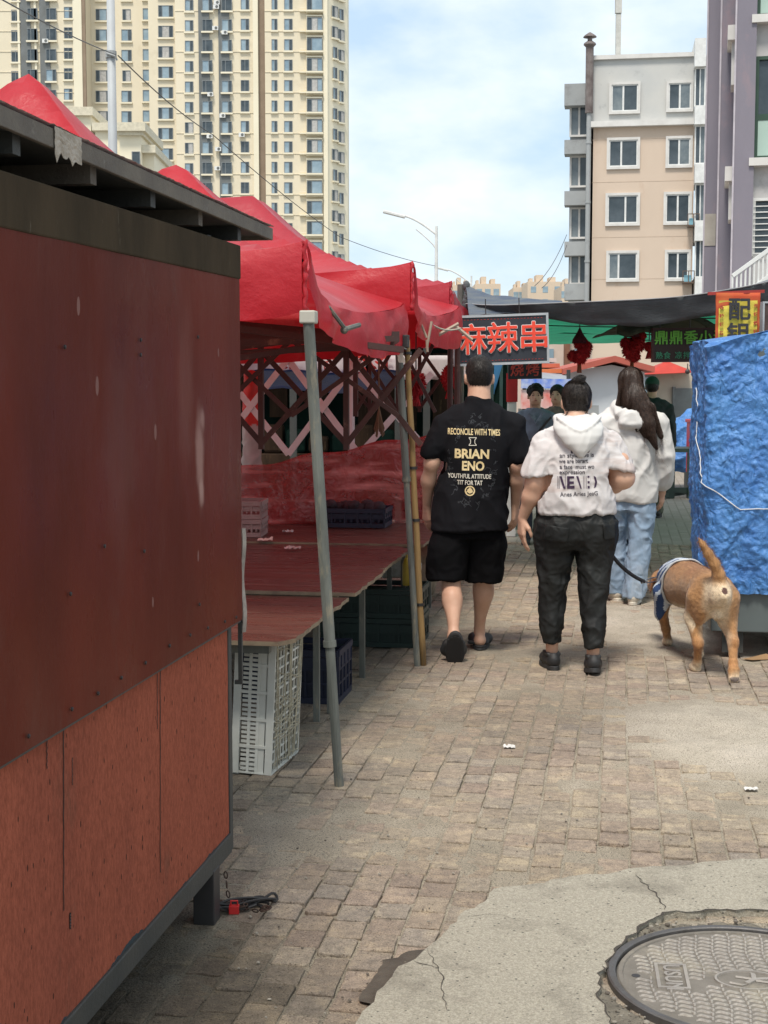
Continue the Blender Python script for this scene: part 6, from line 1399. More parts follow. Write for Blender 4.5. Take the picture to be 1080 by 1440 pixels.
# ================================================================== blue covered cart
cu, cv = uv(G(984, 926)); cu0 = 8.32; cv0 = uv(P(988, 700, 8.35))[1]
ct = empty('covered_cart', SP(cu0, cv0), -ST, 'cart covered by a crumpled bright blue tarpaulin with a white cord, right foreground', 'covered cart')
WC, LC, RC = 1.5, 1.25, .05; zb_, zt_ = P(1000, 832, 8.2).z, P(1040, 478, 8.25).z
per = []
def perim(s):     # s in metres along: left side from back to front, rounded corner, front to the right; local x right, y away
    L1 = LC - RC; Lc = RC * math.pi / 2
    if s < L1: return Vector((0, LC - s, 0)), Vector((-1, 0, 0))
    s -= L1
    if s < Lc: a = s / RC; return Vector((RC - RC * math.cos(a), RC - RC * math.sin(a), 0)), Vector((-math.cos(a), -math.sin(a), 0))
    s -= Lc; return Vector((RC + s, 0, 0)), Vector((0, -1, 0))
TL = LC - RC + RC * math.pi / 2 + WC - RC
def ridg(x, y, z, sc, seed):
    w = noise.noise((x * sc * .4 + seed, y * sc * .4, z * sc * .4)) * 1.2
    a = noise.noise((x * sc + w, y * sc + w, z * sc + seed + w)); return 1 - abs(a) * 3
def tarp(a, b):
    s = a * TL; p, n = perim(s); z = zb_ + (zt_ - zb_) * b
    X = s; d = .010 * ridg(X + z * .5, 0, z * 1.15 - X * .55, 2.1, 1) + .014 * ridg(X * 1.4 + z * .25, 0, z * .22, 3.0, 5) + .6 * .014 * ridg(X * 1.2, 1, z - X * .4, 5.5, 4) + .006 * ridg(X, 2, z, 13, 7) + .005 * ridg(X, 3, z + X * .5, 26, 9) + .004 * noise.noise((X * 42, z * 36, 3))
    bulge = .035 * math.sin(math.pi * min(1, b * 1.02)) + (.035 * max(0, (b - .72) / .28) ** 1.5 if s < LC + .25 else 0)
    top = .018 * noise.noise((s * 7, 1, 1)) + .03 * math.exp(-((s - LC - .35) / .25) ** 2) - .05 * math.exp(-((s - LC + .02) / .10) ** 2)
    q = p + n * (d + bulge - .02); q.z = z + top * b + (.006 * noise.noise((s * 16, 3, 3)) * (1 - b))
    return q
m = MB(); m.grid(tarp, 300, 170); 
NUc = 300; base = 170 * (NUc + 1)
def lid(a, b):
    q = tarp(a, 1.0); cxx, cyy = WC * .6, LC * .55; k = b; return Vector((q.x + (cxx - q.x) * k, q.y + (cyy - q.y) * k, q.z + .05 * math.sin(min(1, k * 2) * 1.57) + .03 * k * noise.noise((a * 20, k * 4, 3)) * (1 - k)))
m.grid(lid, 300, 16); m.build('tarpaulin', M['tarp'], ct, smooth=True)
m = MB(); m.box2((.03, .03, zt_ - .25), (WC - .02, LC - .05, zt_ - .05)); m.box2((.05, .05, .16), (WC - .02, LC - .05, zb_ + .2)); m.build('body', mk('grey_green_cart', (.10, .12, .12), (.08, .095, .095), scale=2, rough=.5, c3=(.06, .07, .065), s3=3, t3=.6), ct, bevel=.006)
m = MB()
z0c = P(1000, 715, 8.2).z
pts = []
for i in range(90):
    s = LC - .6 + i * .025
    if s > TL: break
    zr = z0c + (.36 - .45 * max(0, (s - (LC - .6)) / .8) if s < LC + .2 else -.0)
    zr = z0c + max(0, (LC + .17 - s)) * .9
    b = (zr - zb_) / (zt_ - zb_); q = tarp(min(1, s / TL), min(.98, b)); p_, n_ = perim(min(s, TL - .001)); pts.append(q + n_ * .007)
m.tube(pts, .003, 6); m.build('cord', mk('white_cord', (.7, .7, .68), rough=.7), ct)
for x, y in ((.18, .16), (1.2, .16), (.18, 1.05)):
    m = MB(); m.lathe((x, y, .075), [(.03, -.028), (.07, -.028), (.075, -.02), (.075, .02), (.07, .028), (.03, .028)], 20, 0, Matrix.Rotation(R(90), 3, 'Y')); m.build('wheel', M['black'], ct)
m = MB(); m.box2((.12, .1, .03), (.24, .14, .2)); m.build('bracket', M['darksteel'], ct)
def leafm(px, py, s, lab):
    m = MB(); p = G(px, py); m.grid(lambda a, b: Vector(((a - .5) * s * (1 - abs(b - .5)), (b - .5) * s * .35 + .1 * s * a, .006 + .02 * a * b)), 6, 4); o = m.build('cardboard_scrap', mk('tan_card', (.33, .2, .1), rough=.9), solid=.002); o.location = p; tag(o, lab, 'scrap')
leafm(1068, 928, .2, 'tan cardboard scrap on the ground under the blue covered cart')
# white stair railing upper right
e = empty('stair_railing', P(1062, 375, 24), 0, 'white slanting stair railing at the right edge above the netting', 'railing'); o0 = e.location.copy()
m = MB(); a, b = P(1030, 388, 24) - o0, P(1110, 330, 24) - o0; m.bar(a, b, .06); m.bar(a - Vector((0, 0, .45)), b - Vector((0, 0, .45)), .06); m.build('handrail', M['white'], e)
m = MB()
for q in range(14): c = a.lerp(b, q / 13); m.bar(c, c - Vector((0, 0, .45)), .03)
m.build('balusters', M['white'], e)
# ================================================================== lamps, pole, wires
def lamp(px, ytop, Y, arm_px, arm_y, lab, double=False):
    b = P(px, 545, Y); r = empty('street_lamp', (b.x, Y, 0), 0, lab, 'street lamp', 'street lamps beyond the tents'); top = P(px, ytop, Y).z; k = Y / 2000
    m = MB(); m.tube([(0, 0, 0), (0, 0, top)], [.11, .06], 10); m.build('pole', M['white'], r)
    tip = P(arm_px, arm_y, Y); dx_ = tip.x - b.x
    m = MB(); n_ = 12; za = P(px, ytop + 12, Y).z
    m.tube([(dx_ * t, 0, za + (tip.z - za) * (math.sin(t * 1.5) * .75 + t * .25)) for t in [i / n_ for i in range(n_ + 1)]], .045, 7); m.tube([(dx_ * t, 0, za - .6 + (tip.z - za + .45) * t ** .8) for t in [i / 6 * .6 for i in range(7)]], .03, 6); m.build('arm', M['white'], r)
    m = MB(); m.box((dx_ - .35, 0, tip.z + .05), (.95, .3, .12), 0, Matrix.Rotation(R(14), 3, 'Y')); m.build('lamp_head', M['white'], r, bevel=.03)
    return r
lamp(613, 318, 60, 566, 303, 'white street lamp with a long curved arm, taller of the two above the tents')
lamp(662, 388, 95, 628, 379, 'farther lower street lamp behind the bunched netting')
p = P(163, 545, 26); e = empty('utility_pole', (p.x, 26, 0), 0, 'tall pale concrete pole in front of the tower with wires at its band', 'pole')
m = MB(); m.tube([(0, 0, 0), (.02, 0, P(0, -60, 26).z)], [.1, .07], 14); m.build('shaft', mk('pale_pole', (.42, .44, .45), (.36, .37, .38), scale=1.5, rough=.6, c3=(.28, .29, .3), s3=1.2, t3=.6), e, smooth=True)
z = P(163, 77, 26).z; m = MB(); m.tube([(.01, 0, z - .06), (.01, 0, z + .06)], .1, 12); m.tube([(-.05, -.1, z), (.1, -.12, z - .05), (.14, -.1, z - .12)], .02, 6); m.build('wire_band', M['greyw'], e)
def wire(pts, lab, r=.008, sag=.3):
    m = MB(); P3 = [P(*q) for q in pts]; L_ = []
    for i in range(len(P3) - 1):
        for t in range(10): s = t / 10; L_.append(P3[i].lerp(P3[i + 1], s) - Vector((0, 0, sag * 4 * s * (1 - s))))
    L_.append(P3[-1]); m.tube(L_, r, 5); tag(m.build('wire', M['black']), lab, 'wire')
wire([(-40, -25, 14), (163, 77, 25.9)], 'black wire running from the upper left to the pale pole', .009, .05)
wire([(166, 78, 25.9), (300, 190, 36), (478, 333, 52), (612, 374, 60)], 'long black wire from the pale pole past the tower to the street lamp', .012, .1)
wire([(752, 402, 60), (797, 330, 72)], 'thin wire rising to the left wing of the peach block, upper of a pair', .015, .3)
wire([(762, 405, 60), (797, 345, 72)], 'thin wire rising to the left wing of the peach block, lower of a pair', .015, .3)
# ================================================================== people
M['skin'] = mk('skin', (.60, .37, .26), (.55, .32, .22), scale=14, rough=.5, bump=.2, bscale=220, spec=.35, c3=(.60, .32, .235), s3=9, t3=.6, bdist=.002)
M['hairm'] = mk('black_hair', (.008, .006, .0055), (.02, .015, .012), scale=30, spec=.3, rough=.45, bump=.9, bscale=90, stretch=(5, 5, .6), bdist=.006)
M['hairb'] = mk('dark_brown_hair', (.014, .009, .007), (.035, .02, .014), scale=30, spec=.3, rough=.45, bump=.8, bscale=90, stretch=(5, 5, .35), bdist=.006)
M['btee'] = mk('black_cotton', (.006, .006, .0075), (.010, .010, .012), scale=4, rough=.9, bump=.25, bscale=300, spec=.12, bdist=.002)
M['bshort'] = mk('black_shorts_cloth', (.004, .004, .0045), (.006, .006, .007), scale=4, rough=.95, bump=.3, bscale=300, spec=.1, bdist=.002)
M['bpant'] = mk('black_trouser_cloth', (.010, .0105, .0105), (.016, .017, .016), scale=6, rough=.62, bump=.3, bscale=200, spec=.25, bdist=.002)
M['wtee'] = mk('white_slub_knit', (.60, .56, .545), (.66, .63, .62), scale=6, rough=.9, bump=.35, bscale=120, stretch=(.6, .6, 3.5), c3=(.53, .45, .42), s3=2.2, t3=.52, spec=.2, bdist=.003, transl=.08)
M['whood'] = mk('white_sweat_cloth', (.66, .645, .62), (.6, .585, .56), scale=3, rough=.9, bump=.2, bscale=200, spec=.2, bdist=.002)
M['jeans'] = mk('light_blue_denim', (.22, .31, .42), (.30, .38, .48), scale=5, rough=.85, bump=.3, bscale=260, c3=(.40, .47, .55), s3=3.5, t3=.56, stretch=(1, 1, .5), spec=.2, bdist=.002)
M['shoeb'] = mk('black_shoe', (.015, .015, .016), (.022, .022, .022), rough=.6, bump=.3, bscale=120)
M['shoes_sole'] = mk('black_rubber_sole', (.022, .022, .023), (.03, .03, .03), rough=.75)
M['cream_shoe'] = mk('cream_sneaker', (.55, .49, .4), (.62, .58, .5), scale=14, rough=.7, bump=.3)
def arr(v): return np.array(v, float)
def unit(v): v = arr(v); return v / np.linalg.norm(v)
def hand(S, w, d, pn, thumb, sz=1.0, curl=.7, spread=.12):
    """w wrist, d finger direction, pn palm normal (fingers curl towards it), thumb side vector"""
    w = arr(w); d = unit(d); pn = unit(arr(pn) - d * np.dot(pn, d)); s = unit(arr(thumb) - d * np.dot(thumb, d) - pn * np.dot(thumb, pn)); z = sz
    for k, off in enumerate((.030, .010, -.010, -.028)):
        kn = w + d * .088 * z + s * off * z - d * abs(off - .005) * .25 * z
        S.cap(w + d * .012 * z + s * off * .5 * z, kn, .017 * z, .0125 * z, .012)
        L_ = (.040, .045, .042, .033)[k] * z; a0 = curl * (.45 + .12 * k); p = kn; r = .0098 * z
        fd = unit(d + s * (off * spread * 12)); ang = a0
        for j, f in enumerate((1.0, .72, .55)):
            v = fd * math.cos(ang) + pn * math.sin(ang); q = p + v * L_ * f; S.cap(p, q, r, r * .9, .003 if j == 0 else .002); p = q; r *= .9; ang += curl * .55
    t0 = w + d * .022 * z + s * .022 * z + pn * .006 * z; t1 = t0 + (d * .62 + s * .62 + pn * .3) * .042 * z; t2 = t1 + (d * .85 + s * .2 + pn * .35) * .034 * z
    S.cap(t0, t1, .0155 * z, .0125 * z, .01); S.cap(t1, t2, .012 * z, .0095 * z, .004); S.cap(t2, t2 + (d * .9 + pn * .3) * .014 * z, .0098 * z, .0085 * z, .003)
    return S
def head_sdf(c, sz=1.0, yaw=0.0, tilt=0.0, neck=None, nr=.058, h=.006, jaw=1.0, ears=True, S=None):
    """head centred at c facing +y (local), height about .23*sz"""
    c = arr(c); S = S or SDF(c - arr((.16, .17, .24)), c + arr((.16, .17, .17)), h); m = Matrix.Rotation(yaw, 3, 'Z') @ Matrix.Rotation(tilt, 3, 'X')
    def p(x, y, z): v = m @ Vector((x * sz, y * sz, z * sz)); return c + arr(v)
    S.ell(p(0, -.008, .028), (.076 * sz, .093 * sz, .088 * sz), .01, rot=m)
    S.ell(p(0, .022, -.045), (.060 * sz * jaw, .066 * sz, .068 * sz), .03, rot=m)
    S.cap(p(-.03, .045, -.075), p(.03, .045, -.075), .024 * sz * jaw, .024 * sz * jaw, .03)
    S.cap(p(0, .085, .005), p(0, .103, -.028), .010 * sz, .015 * sz, .008)          # nose
    S.cap(p(-.018, .086, -.055), p(.018, .086, -.055), .009 * sz, None, .006)      # mouth
    for s in (-1, 1):
        S.ell(p(s * .031, .083, .004), (.015 * sz, .012 * sz, .010 * sz), .006, sub=True, rot=m)
        S.ell(p(s * .031, .073, .004), (.0125 * sz, .0125 * sz, .0105 * sz), .002, rot=m)
        if ears:
            S.ell(p(s * .083, -.012, -.014), (.010 * sz, .020 * sz, .032 * sz), .006, rot=m); S.ell(p(s * .092, -.006, -.010), (.008 * sz, .010 * sz, .018 * sz), .004, sub=True, rot=m)
    if neck is not None: S.cap(arr(neck), p(0, -.022, -.04), nr * 1.12, nr, .03, sc=(1, .95, 1)); S.cap(arr(neck) + arr((-.07, 0, -.10)), arr(neck) + arr((.07, 0, -.10)), .05, .05, .05)
    return S, p, m
def garment(name, S, mat, root, wr=None, sm=1, solid=False):
    V, Q = S.mesh()
    if wr:
        V = wrinkle(V, Q, *wr)
        if wr[0] > .005: V = wrinkle(V, Q, wr[0] * .34, wr[1] * 2.7, wr[2], wr[3] + 5)
    return np_mesh(name, V, Q, mat, root, smooth_it=sm)
def body_mesh(root, parts, mat=None):
    V, Q = join_vq([p.mesh() for p in parts]); return np_mesh('body', V, Q, mat or M['skin'], root, smooth_it=1)
def strands(obj, n, ln, w, flow, mat, seed=1, keep=lambda p: True, lift=.0015, seg=3, name='strands'):
    me = obj.data; V = np.array([v.co[:] for v in me.vertices]); Nn = np.array([v.normal[:] for v in me.vertices]); rs = np.random.RandomState(seed); m = MB(); bvh = BVHTree.FromPolygons([tuple(v) for v in V], [tuple(p.vertices) for p in me.polygons])
    for i in rs.randint(0, len(V), n):
        p = Vector(V[i])
        if not keep(p): continue
        nn = Vector(Nn[i]); pts = []; L_ = ln * rs.uniform(.6, 1.2)
        for k in range(seg + 1):
            pts.append(p + nn * (lift * (1 + k * .6)))
            f = Vector(flow(p)); t = f - nn * f.dot(nn)
            if t.length < 1e-4: break
            t.normalize(); q = p + t * L_ / seg + Vector(rs.uniform(-1, 1, 3)) * L_ * .05; hit = bvh.find_nearest(q)
            if hit[0] is None or (hit[0] - q).length > .03: p = q
            else: p = hit[0]; nn = hit[1]
        if len(pts) < 2: continue
        s = (pts[1] - pts[0]).cross(nn)
        if s.length < 1e-6: continue
        s.normalize(); b0 = len(m.v); K = len(pts)
        for k, q in enumerate(pts): ww = w * (1 - .8 * k / (K - 1)); m.v += [tuple(q - s * ww), tuple(q + s * ww)]
        m.f += [(b0 + 2 * k, b0 + 2 * k + 1, b0 + 2 * k + 3, b0 + 2 * k + 2) for k in range(K - 1)]; m.m += [0] * (K - 1)
    o = m.build(name, mat, obj); o['kind'] = 'stuff'; return o
def shell_print(root, target, texts, mat, name='print', lift=.0025, ydir=1):
    """lay lettering on the back of a garment: texts are (string, x, z, size, width, offset, rotation)"""
    me = target.data; bvh = BVHTree.FromPolygons([v.co[:] for v in me.vertices], [p.vertices[:] for p in me.polygons])
    bm = bmesh.new()
    for (s, x, z, size, width, off, rt) in texts:
        if isinstance(s, tuple): vs, fs = s
        else: vs, fs = text_mb(s, size, 0.0, off * size)
        if not vs: continue
        x0 = min(v.x for v in vs); x1 = max(v.x for v in vs); sx = width / (x1 - x0) if width else 1
        c, sn = math.cos(R(rt)), math.sin(R(rt)); b = []
        for v in vs:
            X = v.x * sx; Z = v.y; b.append(bm.verts.new((x + X * c - Z * sn, 0, z + X * sn + Z * c)))
        for f in fs:
            try: bm.faces.new([b[i] for i in f])
            except ValueError: pass
    bmesh.ops.triangulate(bm, faces=bm.faces)
    for _ in range(3):
        es = [e for e in bm.edges if e.calc_length() > .012]
        if not es: break
        bmesh.ops.subdivide_edges(bm, edges=es, cuts=1)
        bmesh.ops.triangulate(bm, faces=[f for f in bm.faces if len(f.verts) > 3])
    for v in bm.verts:
        h_ = bvh.ray_cast(Vector((v.co.x, -1 * ydir, v.co.z)), Vector((0, ydir, 0)))
        y = h_[0].y if h_[0] is not None else 0
        v.co.y = y - lift * ydir
    m = bpy.data.meshes.new(name); bm.to_mesh(m); bm.free(); m.materials.append(mat); o = bpy.data.objects.new(name, m); C.objects.link(o); o.parent = target
    return o
def sandal_shape(): pass
# ------------------------------------------------------------------ man in black
mroot = empty('person', G(663, 921), 0, 'man in a black printed tee, black shorts and black slides, walking away', 'person')
MY = mroot.location.y; MX = mroot.location.x; KM = MY
def ml(px, py, dy=0.0):            # local x, z of a photo point on the man's plane
    p = P(px, py, MY + dy); return p.x - MX, p.z
h = .0065
nk = (.035, -.005, 1.485)
S = SDF((-.42, -.42, -.01), (.44, .46, 1.80), .006); armL = armR = legs = S
S, hp, hm = head_sdf((.038, .03, 1.635), .97, 0, R(4), nk, .062, .006, S=S)
S.loft([(.80, -.01, 0, .17, .11), (1.0, .0, 0, .165, .11), (1.2, .02, 0, .17, .10), (1.36, .03, -.003, .15, .075)], .03, 2.2)
S.cap((-.13, 0, 1.35), (-.19, 0, 1.32), .045, .045, .03).cap((.18, 0, 1.35), (.235, 0, 1.32), .045, .045, .03)
armL.cap((-.18, .0, 1.31), (-.238, -.03, 1.14), .045, .042, .02).cap((-.238, -.03, 1.14), (-.255, .02, 1.03), .041, .041, .03).cap((-.255, .02, 1.03), (-.262, .09, .88), .041, .026, .03).ell((-.245, -.05, 1.125), (.022, .02, .03), .03)
hand(armL, (-.262, .095, .875), (0.02, .15, -1), (.8, .5, 0), (.3, 1, 0), 1.0, .55)
armR.cap((.228, .0, 1.31), (.254, -.03, 1.13), .045, .042, .02).cap((.254, -.03, 1.13), (.258, .01, 1.03), .041, .041, .03).cap((.262, .01, 1.03), (.258, .07, .885), .041, .027, .03).ell((.258, -.05, 1.11), (.022, .02, .03), .03)
hand(armR, (.258, .075, .88), (.02, .12, -1), (-.8, .5, 0), (-.3, 1, 0), 1.0, .6)
legs.loft([(.86, -.1, -.01, .08, .1), (.60, -.135, -.01, .085, .09), (.50, -.128, -.01, .060, .066), (.44, -.124, -.05, .056, .064), (.36, -.121, -.10, .059, .070), (.30, -.119, -.145, .050, .060), (.24, -.117, -.185, .037, .045), (.19, -.117, -.215, .031, .038), (.15, -.117, -.235, .033, .036)], .01)
legs.ell((-.120, -.128, .345), (.052, .05, .07), .03); legs.ell((-.117, -.237, .150), (.033, .034, .045), .02)
legs.cap((-.117, -.22, .145), (-.117, -.145, .060), .030, .026, .02)
legs.loft([(.86, .08, .02, .08, .1), (.60, .068, .05, .085, .09), (.50, .072, .07, .060, .066), (.44, .074, .09, .057, .064), (.36, .075, .11, .061, .070), (.28, .070, .13, .050, .060), (.2, .062, .17, .036, .042), (.13, .060, .20, .033, .038), (.09, .060, .21, .036, .045)], .01)
legs.ell((.076, .09, .36), (.054, .05, .075), .03); legs.ell((.062, .185, .055), (.034, .04, .035), .02); legs.cap((.062, .2, .055), (.075, .33, .04), .032, .03, .02)
body_mesh(mroot, [S])
# hair: short crop
H_ = SDF((-.1, -.12, 1.5), (.18, .16, 1.78), .005)
def P3(p): return tuple(p)
H_.ell(hp(0, -.012, .036), (.079, .096, .088), .01, rot=hm); H_.ell(hp(0, -.045, -.012), (.068, .052, .062), .02, rot=hm)
H_.cut_near(hp(0, .075, .02), (0, 1, .25), .14); H_.cut_near(hp(0, -.03, -.072), (0, .25, -1), .09)
hh_ = garment('hair', H_, M['hairm'], mroot, (.002, 60, (1, 1, 1), 1, False), 0)
M['strand'] = mk('hair_strand', (.012, .009, .008), (.05, .04, .034), scale=90, rough=.4, spec=.3)
strands(hh_, 5200, .016, .0007, lambda p: (p.x - .04, (p.y - .0) * .6 - .03, -.06), M['strand'], 3, lift=.0018, seg=2)
T = SDF((-.42, -.24, .72), (.44, .24, 1.56), h)
T.loft([(.745, -.018, .0, .222, .182), (.80, -.018, 0, .220, .178), (.9, -.012, 0, .216, .168), (1.0, .0, 0, .207, .158), (1.1, .012, -.002, .203, .15), (1.2, .02, -.004, .205, .142), (1.3, .026, -.006, .203, .130), (1.37, .03, -.006, .185, .112), (1.42, .033, -.005, .140, .098), (1.455, .035, -.004, .098, .088), (1.485, .036, -.002, .080, .080), (1.512, .036, 0, .074, .076)], .0, 2.2)
T.cap((-.09, 0, 1.405), (-.175, 0, 1.365), .055, .056, .05).cap((.15, 0, 1.405), (.238, 0, 1.365), .055, .056, .05)
T.cap((-.172, 0, 1.35), (-.240, -.015, 1.185), .062, .072, .03, sc=(1, 1.1, 1)); T.cap((.232, 0, 1.35), (.272, -.012, 1.17), .062, .072, .03, sc=(1, 1.1, 1))
T.cut_near((-.268, -.015, 1.165), (-.32, 0, -1), .13); T.cut_near((.303, -.015, 1.150), (.30, 0, -1), .13); T.cut((0, 0, .748), (.02, 0, -1))
tee = garment('shirt', T, M['btee'], mroot, (.010, 5.0, (1, 1, .5), 2.0), 0)
Sh = SDF((-.3, -.26, .42), (.26, .28, .98), h)
Sh.loft([(.46, -.155, -.02, .112, .125), (.55, -.15, -.015, .115, .13), (.65, -.138, -.01, .12, .14), (.72, -.12, -.005, .115, .135), (.85, -.09, 0, .09, .11)], 0, 2.3)
Sh.loft([(.435, .072, .05, .105, .12), (.55, .075, .04, .112, .128), (.65, .08, .02, .12, .138), (.72, .075, .01, .112, .135), (.85, .06, 0, .09, .11)], .012, 2.3)
Sh.loft([(.70, -.018, 0, .195, .145), (.8, -.015, 0, .185, .135), (.9, -.01, 0, .17, .12)], .02, 2.3)
garment('shorts', Sh, M['bshort'], mroot, (.009, 6, (1, 1, .4), 5.0), 0)
# slides
def sole_block(name, mat, root, pts, th, wid, heel_up=None):
    pass
m = MB()
def footprint(n=28, L_=.285, W_=.105):
    out_ = []
    for i in range(n):
        t = 2 * math.pi * i / n; y = math.cos(t); x = math.sin(t); w = W_ / 2 * (1 + .12 * y) * (1 - .10 * math.exp(-((y + .1) / .35) ** 2))
        out_.append((x * w * (1 if abs(y) < .8 else 1.05), y * L_ / 2))
    return out_
def shoe_sole(root, o, rx, rz, mat, L_=.285, W_=.105, th=.03, name='shoe', grooves=0):
    """sole as thick plate: local y along the foot; o = heel-end ground point; rx pitch"""
    s = MB(); fp = footprint(36, L_, W_); n = len(fp); rm = Matrix.Rotation(rz, 3, 'Z') @ Matrix.Rotation(rx, 3, 'X')
    lv = [(0, .93), (.004, 1.0), (th * .5, .97), (th - .004, 1.0), (th, .95)]
    for z, k in lv: s.v += [tuple(Vector(o) + rm @ Vector((x * k, y * k + L_ / 2, z))) for x, y in fp]
    s.f = [(l * n + i, l * n + (i + 1) % n, (l + 1) * n + (i + 1) % n, (l + 1) * n + i) for l in range(len(lv) - 1) for i in range(n)] + [tuple(range(n))[::-1], tuple((len(lv) - 1) * n + i for i in range(n))]
    s.f = [f[::-1] for f in s.f]; s.m = [0] * len(s.f)
    if grooves:
        for gi in range(-2, 3):
            x = gi * W_ * .165; yy = L_ * .40 * math.sqrt(max(.05, 1 - (gi / 3.2) ** 2))
            s.add([tuple(Vector(o) + rm @ Vector((x + a, L_ / 2 + b, z))) for z in (-.003, 0.002) for a, b in ((-.005, -yy), (.005, -yy), (.005, yy), (-.005, yy))], [(0, 1, 2, 3), (4, 7, 6, 5), (0, 4, 5, 1), (1, 5, 6, 2), (2, 6, 7, 3), (3, 7, 4, 0)])
    return s.build(name, mat, root, smooth=False)
# left slide, heel lifted: toe at (-.112,-.17), heel high behind
slL = shoe_sole(mroot, (-.112, -.322, .185), R(-63), R(-2), M['shoes_sole'], .235, .115, .03, 'sole', 3); slL.name = 'slide'
U = SDF((-.2, -.36, 0), (-.02, -.08, .2), .005).cap((-.15, -.165, .06), (-.078, -.165, .06), .042, .042, .03, sc=(1, 1, .9)).cap((-.15, -.19, .1), (-.078, -.19, .1), .03, .03, .03)
garment('strap', U, M['shoeb'], slL, None, 1)
slR = shoe_sole(mroot, (.055, .135, .0), R(0), R(-8), M['shoes_sole'], .285, .108, .028, 'slide')
U = SDF((-.02, .12, 0), (.17, .45, .14), .005).cap((.03, .30, .05), (.115, .31, .045), .034, .034, .03, sc=(1, 1.5, 1)).cap((.03, .22, .035), (.03, .30, .04), .012, .014, .02).cap((.10, .2, .035), (.11, .30, .04), .014, .016, .02).cap((.03, .19, .04), (.0, .2, .04), .012, .012, .01)
garment('strap', U, M['shoeb'], slR, None, 1)
gold = mk('gold_print', (.62, .47, .22), (.7, .58, .34), scale=40, rough=.6); goldd = mk('white_print', (.7, .66, .56), rough=.6); faint = mk('faint_grey_print', (.045, .05, .055), (.03, .033, .04), scale=30, rough=.8)
def mz(py): return P(663, py, MY - .15).z
def mxx(px): return (px - 663) * (MY - .15) / 2000
shell_print(mroot, tee, [('RECONCILE WITH TIMES', mxx(663), mz(608), .05, .298, .02, -1.5), ('BRIAN', mxx(660), mz(639), .072, .196, .035, -1.5), ('ENO', mxx(661.5), mz(656), .072, .128, .035, -1.5)], gold)
shell_print(mroot, tee, [('YOUTHFUL ATTITUDE', mxx(657), mz(670), .036, .247, .018, -1.5), ('TIT FOR TAT', mxx(657), mz(679), .036, .145, .018, -1.5)], goldd, 'print')
# small emblem frame and medallion made of rings
def ring(cx, cz, r0, r1, n=24, sq=1):
    v = []; f = []
    for k in range(n):
        a = 2 * math.pi * k / n
        for r in (r0, r1): v.append(Vector((r * math.cos(a), r * math.sin(a), 0)))
    for k in range(n): q = (k + 1) % n; f.append((2 * k, 2 * k + 1, 2 * q + 1, 2 * q))
    return (v, f)
def poly_strip(pts, w):
    v = []; f = []
    for i in range(len(pts) - 1):
        a, b = Vector((*pts[i], 0)), Vector((*pts[i + 1], 0)); d = (b - a).normalized(); s = Vector((-d.y, d.x, 0)) * w / 2; k = len(v); v += [a - s, b - s, b + s, a + s]; f.append((k, k + 1, k + 2, k + 3))
    return (v, f)
e1_ = poly_strip([(-.022, .022), (.022, .022), (.012, .008), (.012, -.008), (.022, -.022), (-.022, -.022), (-.012, -.008), (-.012, .008), (-.022, .022)], .004)
shell_print(mroot, tee, [(e1_, mxx(661), mz(621), 0, None, 0, 0)], goldd, 'emblem')
shell_print(mroot, tee, [(ring(0, 0, .022, .029), mxx(657), mz(690), 0, None, 0, 0), (ring(0, 0, .0, .016, 7), mxx(657), mz(690), 0, None, 0, 0), (poly_strip([(-.02, -.01), (0, .02), (.02, -.012)], .004), mxx(657), mz(690), 0, None, 0, 0)], gold, 'emblem')
rr = random.Random(12); fl = []
for q in range(70):
    a = rr.uniform(0, 6.28); rad = rr.choice((.9, 1.0, 1.1)); x = .115 * math.cos(a) * rad * 1.05; z = .235 * math.sin(a) * rad; pts = [(x, z)]
    for _ in range(5): pts.append((pts[-1][0] + rr.uniform(-.014, .014), pts[-1][1] + rr.uniform(-.014, .014)))
    fl.append((poly_strip(pts, .0022), mxx(661), mz(648), 0, None, 0, 0))
shell_print(mroot, tee, fl, faint, 'print', .0015)
# ------------------------------------------------------------------ woman in white tee
wroot = empty('person', G(806, 941), 0, 'woman with top bun in a white hooded tee and black cargo trousers, walking the dog', 'person')
WY = wroot.location.y; WX = wroot.location.x
def wz(py, dy=-.12): return P(806, py, WY + dy).z
def wx(px, dy=-.12): return P(px, 600, WY + dy).x - WX
S = SDF((-.42, -.3, -.01), (.42, .42, 1.68), .0058); aL = aR = ft = S
S, hp, hm = head_sdf((.006, .045, 1.50), .94, R(-4), R(12), (.0, .0, 1.375), .062, .006, S=S)
S.loft([(.80, 0, 0, .15, .10), (.9, 0, 0, .15, .10), (1.1, .0, 0, .17, .11), (1.26, .0, -.003, .15, .08)], .03, 2.2)
S.cap((-.14, 0, 1.24), (-.2, 0, 1.16), .055, .064, .03).cap((.15, 0, 1.24), (.23, 0, 1.16), .055, .064, .03)
S.cap((-.09, 0, .75), (-.11, 0, .45), .06, .05, .01).cap((-.11, 0, .45), (-.118, .0, .2), .055, .036, .02).cap((.1, -.01, .75), (.095, -.05, .45), .06, .05, .01).cap((.095, -.05, .45), (.092, -.125, .2), .055, .036, .02)
aL.cap((-.205, .0, 1.16), (-.222, -.02, 1.05), .060, .052, .02).cap((-.222, -.02, 1.05), (-.245, .0, .97), .050, .046, .04).cap((-.245, .0, .97), (-.285, .05, .845), .045, .027, .03)
hand(aL, (-.286, .052, .84), (-.04, .05, -1), (.75, .25, .1), (.55, -.6, 0), 1.02, .45)
aR.cap((.235, .0, 1.16), (.262, -.02, 1.075), .062, .056, .02).cap((.262, -.02, 1.075), (.225, .07, 1.035), .056, .05, .04).cap((.225, .07, 1.035), (.17, .24, .99), .05, .031, .03)
hand(aR, (.168, .25, .985), (-.35, .9, -.2), (-.6, -.5, -.3), (0, .1, 1), .95, 1.3)
